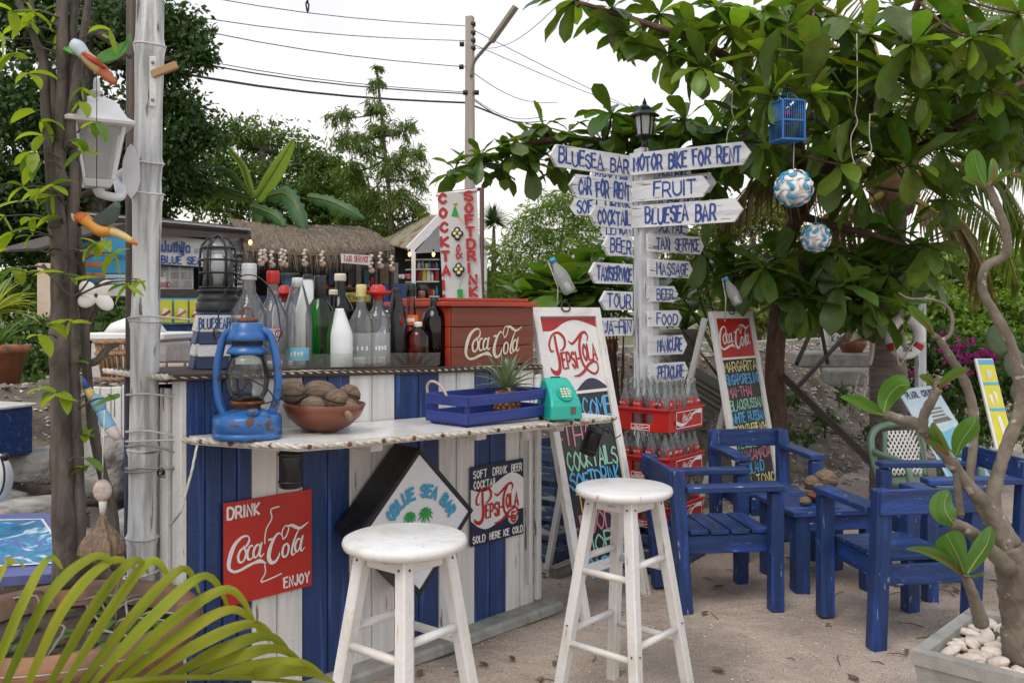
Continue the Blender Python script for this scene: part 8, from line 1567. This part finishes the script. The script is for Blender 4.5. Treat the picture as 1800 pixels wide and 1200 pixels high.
fgb([(1775, 960, 2.70), (1745, 890, 2.72), (1755, 830, 2.74), (1775, 770, 2.76), (1797, 710, 2.78), (1790, 660, 2.78), (1775, 600, 2.78), (1745, 545, 2.78), (1727, 510, 2.78), (1732, 470, 2.76), (1765, 450, 2.76), (1770, 420, 2.75), (1762, 385, 2.74), (1748, 350, 2.74), (1737, 322, 2.73)], [24, 17, 13, 13, 15, 13, 11, 10, 9, 9, 10, 9, 9, 8, 7])
fgb([(1762, 945, 2.72), (1730, 900, 2.76), (1706, 850, 2.78), (1710, 790, 2.78), (1712, 735, 2.78), (1700, 680, 2.77), (1672, 630, 2.76), (1650, 595, 2.76)], [16, 12, 9, 9, 10, 10, 9, 7]); fgb([(1652, 600, 2.76), (1672, 585, 2.76), (1670, 545, 2.76), (1640, 527, 2.75), (1600, 525, 2.74), (1580, 515, 2.74)], [5, 4, 3.5, 3, 2.5, 1.5]); fgb([(1650, 595, 2.76), (1640, 588, 2.76)], [7, 6])
fgb([(1688, 905, 2.68), (1684, 860, 2.66), (1678, 805, 2.64)], [8, 8, 7]); fgb([(1775, 1000, 2.66), (1735, 960, 2.62), (1700, 930, 2.58), (1675, 920, 2.56)], [17, 14, 12, 11]); fgb([(1725, 1095, 2.60), (1712, 1050, 2.56), (1697, 1012, 2.54)], [15, 11, 8])
m_fgl = mk('frangipani_leaf', (.065, .165, .018), (.10, .21, .035), rough=.42, scale=(3, 60, 60), bump=.1, trans=.35, tcol=(1.5, 1.6, .5), spec=.5); m_redst = mk('red_leaf_stalk', (.30, .05, .02), rough=.5)
def fleaf(pts, w, side=(0, 1, .2)):
    q = crom([P(*p) for p in pts], 8); n = len(q); vs = []; gs = []; o_ = R_.uniform(0, 9)
    for i, p in enumerate(q):
        u = i/(n-1); tt = (q[min(i+1, n-1)]-q[max(i-1, 0)]).normalized(); s = tt.cross(Vector(side)).normalized(); ww = w*2.6/F*max(.02, math.sin(PI*min(1, u**1.15*.985+.01)))**.75; nn = s.cross(tt)
        for k in (-1, -.5, 0, .5, 1): vs.append(p+s*ww*k+nn*ww*abs(k)*.28); gs.append(V(u*.3+o_, ww*k, 0))
    b = MB(); b.add(vs, [(5*i+k, 5*i+k+1, 5*i+k+6, 5*i+k+5) for i in range(n-1) for k in range(4)], gs, True); lf = b.build('leaf', m_fgl, t, fixn=False); b = MB(); b.tube(q[:int(n*.95)], list(np.linspace(.0032, .0008, int(n*.95))), 5); b.build('midrib', m_redst if w < 14 else mk('pale_rib', (.22, .30, .08)), lf)
d = 2.60
for pts, w, sd in [([(1556, 730, d), (1535, 722, d), (1505, 705, d-.05), (1478, 696, d-.08)], 14, (0, .6, .8)), ([(1553, 728, d), (1560, 700, d), (1580, 678, d-.04), (1600, 678, d-.06)], 20, (.2, 1, .1)), ([(1642, 684, 2.57), (1638, 672, 2.57), (1628, 664, 2.55), (1616, 660, 2.53)], 7, (0, 1, .3)), ([(1652, 683, 2.57), (1665, 668, 2.55), (1685, 655, 2.53), (1704, 649, 2.52)], 11, (0, 1, .6)),
     ([(1674, 802, 2.64), (1660, 785, 2.62), (1645, 760, 2.6), (1640, 742, 2.6)], 10, (0, 1, .2)), ([(1680, 800, 2.64), (1690, 775, 2.62), (1708, 750, 2.6), (1716, 733, 2.6)], 20, (0, 1, .1)), ([(1672, 804, 2.64), (1655, 790, 2.6), (1638, 780, 2.58), (1625, 773, 2.56)], 8, (0, .6, .8)),
     ([(1690, 1010, 2.54), (1670, 990, 2.52), (1630, 970, 2.48), (1592, 964, 2.46)], 13, (0, .7, .8)), ([(1695, 1008, 2.54), (1682, 975, 2.50), (1670, 952, 2.48), (1662, 938, 2.47)], 26, (.1, 1, .1)), ([(1700, 1008, 2.54), (1715, 985, 2.54), (1735, 955, 2.55), (1742, 925, 2.56)], 20, (0, 1, .3)), ([(1692, 1012, 2.54), (1703, 1014, 2.5), (1718, 1014, 2.46), (1730, 1005, 2.44)], 10, (0, .5, 1)), ([(1680, 925, 2.56), (1665, 905, 2.56), (1660, 885, 2.57), (1668, 862, 2.58)], 24, (0, 1, .1)),
     ([(1733, 330, 2.73), (1722, 310, 2.72), (1715, 285, 2.71), (1712, 263, 2.7)], 20, (0, 1, .1)), ([(1737, 328, 2.73), (1745, 310, 2.73), (1748, 292, 2.73), (1745, 278, 2.74)], 9, (0, 1, .1)), ([(1730, 332, 2.73), (1718, 322, 2.7), (1705, 315, 2.68), (1693, 311, 2.66)], 8, (0, .7, .7)), ([(1740, 330, 2.73), (1755, 315, 2.7), (1768, 306, 2.68), (1782, 302, 2.66)], 8, (0, .7, .7)), ([(1780, 308, 2.7), (1800, 312, 2.7), (1820, 330, 2.7), (1830, 345, 2.7)], 10, (0, .7, .7)),
     ([(1642, 590, 2.76), (1630, 570, 2.74), (1610, 550, 2.72), (1598, 537, 2.70)], 9, (0, 1, .6))]: fleaf(pts, w, sd)
# ---------- hanging ornaments under the tree ----------
def hang(label, pts, d, r=.0025, mat=None): b = MB(); q = crom([P(x, y, d) for x, y in pts], 4); b.tube(q, r, 5); return tag(b.build('hanging_string', mat or m_nyl), label, 'string', 'strings hanging from the sea almond tree')
hang('wavy pale string ending just above the motor bike sign', [(1290, 140), (1286, 190), (1291, 215), (1280, 232), (1277, 252)], 4.95, .003); hang('long frayed string hanging between birdcage and palm', [(1506, 60), (1507, 160), (1503, 195), (1507, 215), (1496, 240), (1497, 270), (1503, 290)], 4.9, .003); hang('knotted string hanging right of the long frayed string', [(1529, 200), (1528, 240), (1532, 262), (1524, 276)], 4.9, .003)
cq = P(1384, 250, 4.7); t = thing('birdcage', 'bright blue wire birdcage hanging under the sea almond tree', 'birdcage', cq); s_ = .062; hc = .205; M = Matrix.Translation(cq) @ Matrix.Rotation(.25, 4, 'Z'); m_cg = mk('cage_blue', (.03, .16, .48), (.03, .13, .40), rough=.5, bump=0)
for x in (-s_, s_):
    for y in (-s_, s_): b = MB(M); b.beam((x, y, 0), (x, y, hc), .010, .010); b.build('corner_post', m_cg, t)
for z in (.006, hc*.5, hc):
    for k in range(4): b = MB(M @ Matrix.Rotation(k*PI/2, 4, 'Z')); b.beam((-s_+.006, -s_, z), (s_-.006, -s_, z), .009, .011); b.build('rail', m_cg, t)
for k in range(4):
    for i in range(9): b = MB(M @ Matrix.Rotation(k*PI/2, 4, 'Z')); x = -s_+(i+1)*s_*2/10; b.tube([(x, -s_, 0), (x, -s_, hc)], .0019, 4); b.build('bar', m_cg, t)
b = MB(M); b.box((0, 0, .004), (2*s_-.012, 2*s_-.012, .006)); b.build('floor', m_cg, t)
b = MB(M)
for k in range(6): a_ = k*PI/3; b.tube(crom([(math.cos(a_)*s_, math.sin(a_)*s_, hc), (math.cos(a_)*s_*.6, math.sin(a_)*s_*.6, hc+.035), (0, 0, hc+.05)], 4), .0018, 4)
b.build('roof_wire', m_cg, t); b = MB(M); b.tube([(0, 0, hc+.05), (0, 0, hc+.45)], .002, 5); b.build('hook', m_blackm, t)
b = MB(M); b.tube([(-s_, 0, hc*.45), (s_, 0, hc*.45)], .003, 5); b.build('perch', m_wood, t); b = MB(M); b.sph((0, 0, hc*.72), (.016, .016, .02), 10, 7); b.build('bell', m_redtxt, t)
def ball(label, px, py, d, r, seed):
    c_ = P(px, py, d); t = thing('puzzle_lampshade', label, 'lantern', c_-V(0, 0, r), 0, 'blue and white spiral ball lanterns')
    rg = random.Random(seed); bw_, bb2 = MB(), MB(); bw_.sph(c_, (r*.90,)*3, 20, 12); bw_.build('inner_shade', m_wht, t)
    ico = []; g = (1+5**.5)/2
    for s1 in (-1, 1):
        for s2 in (-1, 1): ico += [V(0, s1, s2*g), V(s1, s2*g, 0), V(s2*g, 0, s1)]
    R0 = Euler((seed*.7, .4, .3)).to_matrix(); ico = [(R0 @ v).normalized() for v in ico]
    for i, n in enumerate(ico):
        x = n.cross(V(.3, .2, 1)).normalized(); y = n.cross(x)
        for k in range(5):
            b = MB(); pts = []; ws = []
            for j in range(9):
                u = j/8; a_ = k*2*PI/5+u*1.5; rad = .10+.52*u; dv = (n+(x*math.cos(a_)+y*math.sin(a_))*rad).normalized(); pts.append((dv, a_)); ws.append(.145*math.sin(PI*(.12+.88*u))**.8*(1-.35*u))
            vs = []; 
            for j, (dv, a_) in enumerate(pts): tn = (pts[min(j+1, 8)][0]-pts[max(j-1, 0)][0]).normalized(); s = dv.cross(tn).normalized(); l = .95+.07*math.sin(PI*j/8); vs += [c_+(dv-s*ws[j]).normalized()*r*l, c_+dv*r*(l+.04), c_+(dv+s*ws[j]).normalized()*r*l]
            b.add(vs, [(3*j+q, 3*j+q+1, 3*j+q+4, 3*j+q+3) for j in range(8) for q in (0, 1)], None, True); b.build('spiral_petal', m_tri['cyan'] if (i+k) % 2 == 0 else m_wht, t, fixn=False)
    b = MB(); b.tube([c_+V(0, 0, r), c_+V(0, 0, r+.06), c_+V(.004, 0, r+.16)], .0025, 5); b.build('cord', m_nyl, t)
ball('white and blue spiral ball lantern hanging below the birdcage', 1395, 331, 4.7, .096, 1); ball('smaller blue spiral ball lantern hanging lower right of the first one', 1434, 418, 5.0, .080, 2)
def hbottle(label, px, py, d, k, ang):
    c_ = P(px, py, d); M = Matrix.Translation(c_) @ Matrix.Rotation(ang, 4, 'Y') @ Matrix.Scale(k, 4); t = thing('hanging_bottle', label, 'plastic bottle', c_, 0, 'clear bottles with blue caps hanging in the branches')
    b = MB(M); b.lathe([(1e-5, 0), (.026, 0), (.033, .012), (.033, .05), (.036, .075), (.030, .115), (.016, .15), (.012, .165), (.012, .175)], seg=18); b.build('bottle_body', m_milk, t); b = MB(M); b.lathe([(.015, .165), (.0155, .19), (1e-5, .191)], seg=14); b.build('cap', m_tri['cyan'], t)
    b = MB(M); b.tube([(.0, 0, .01), (.004, .0, .055)], [.020, .012], 8); b.build('paper_inside', m_wht, t); b = MB(); b.tube([M @ V(0, 0, .17), M @ V(-.02, 0, .19), P(px-22, py-10, d), P(px-24, py+30, d)], .004, 5); b.build('rope', m_rope, t)
hbottle('clear bottle with blue cap hanging above the cola chalkboard', 1003, 515, 5.0, 1.15, -.50); hbottle('smaller clear bottle with blue cap hanging above the menu chalkboard', 1298, 535, 5.4, .95, -.45)
b = MB(); b.tube(crom([P(541, -60, 6), P(541, 2, 6), P(543, 8, 6), P(541, 22, 6), P(538, 8, 6), P(540, 2, 6)], 4), .006, 5); tag(b.build('hanging_hook', m_blackm), 'small dark hook hanging from the top edge in front of the sky', 'hook')
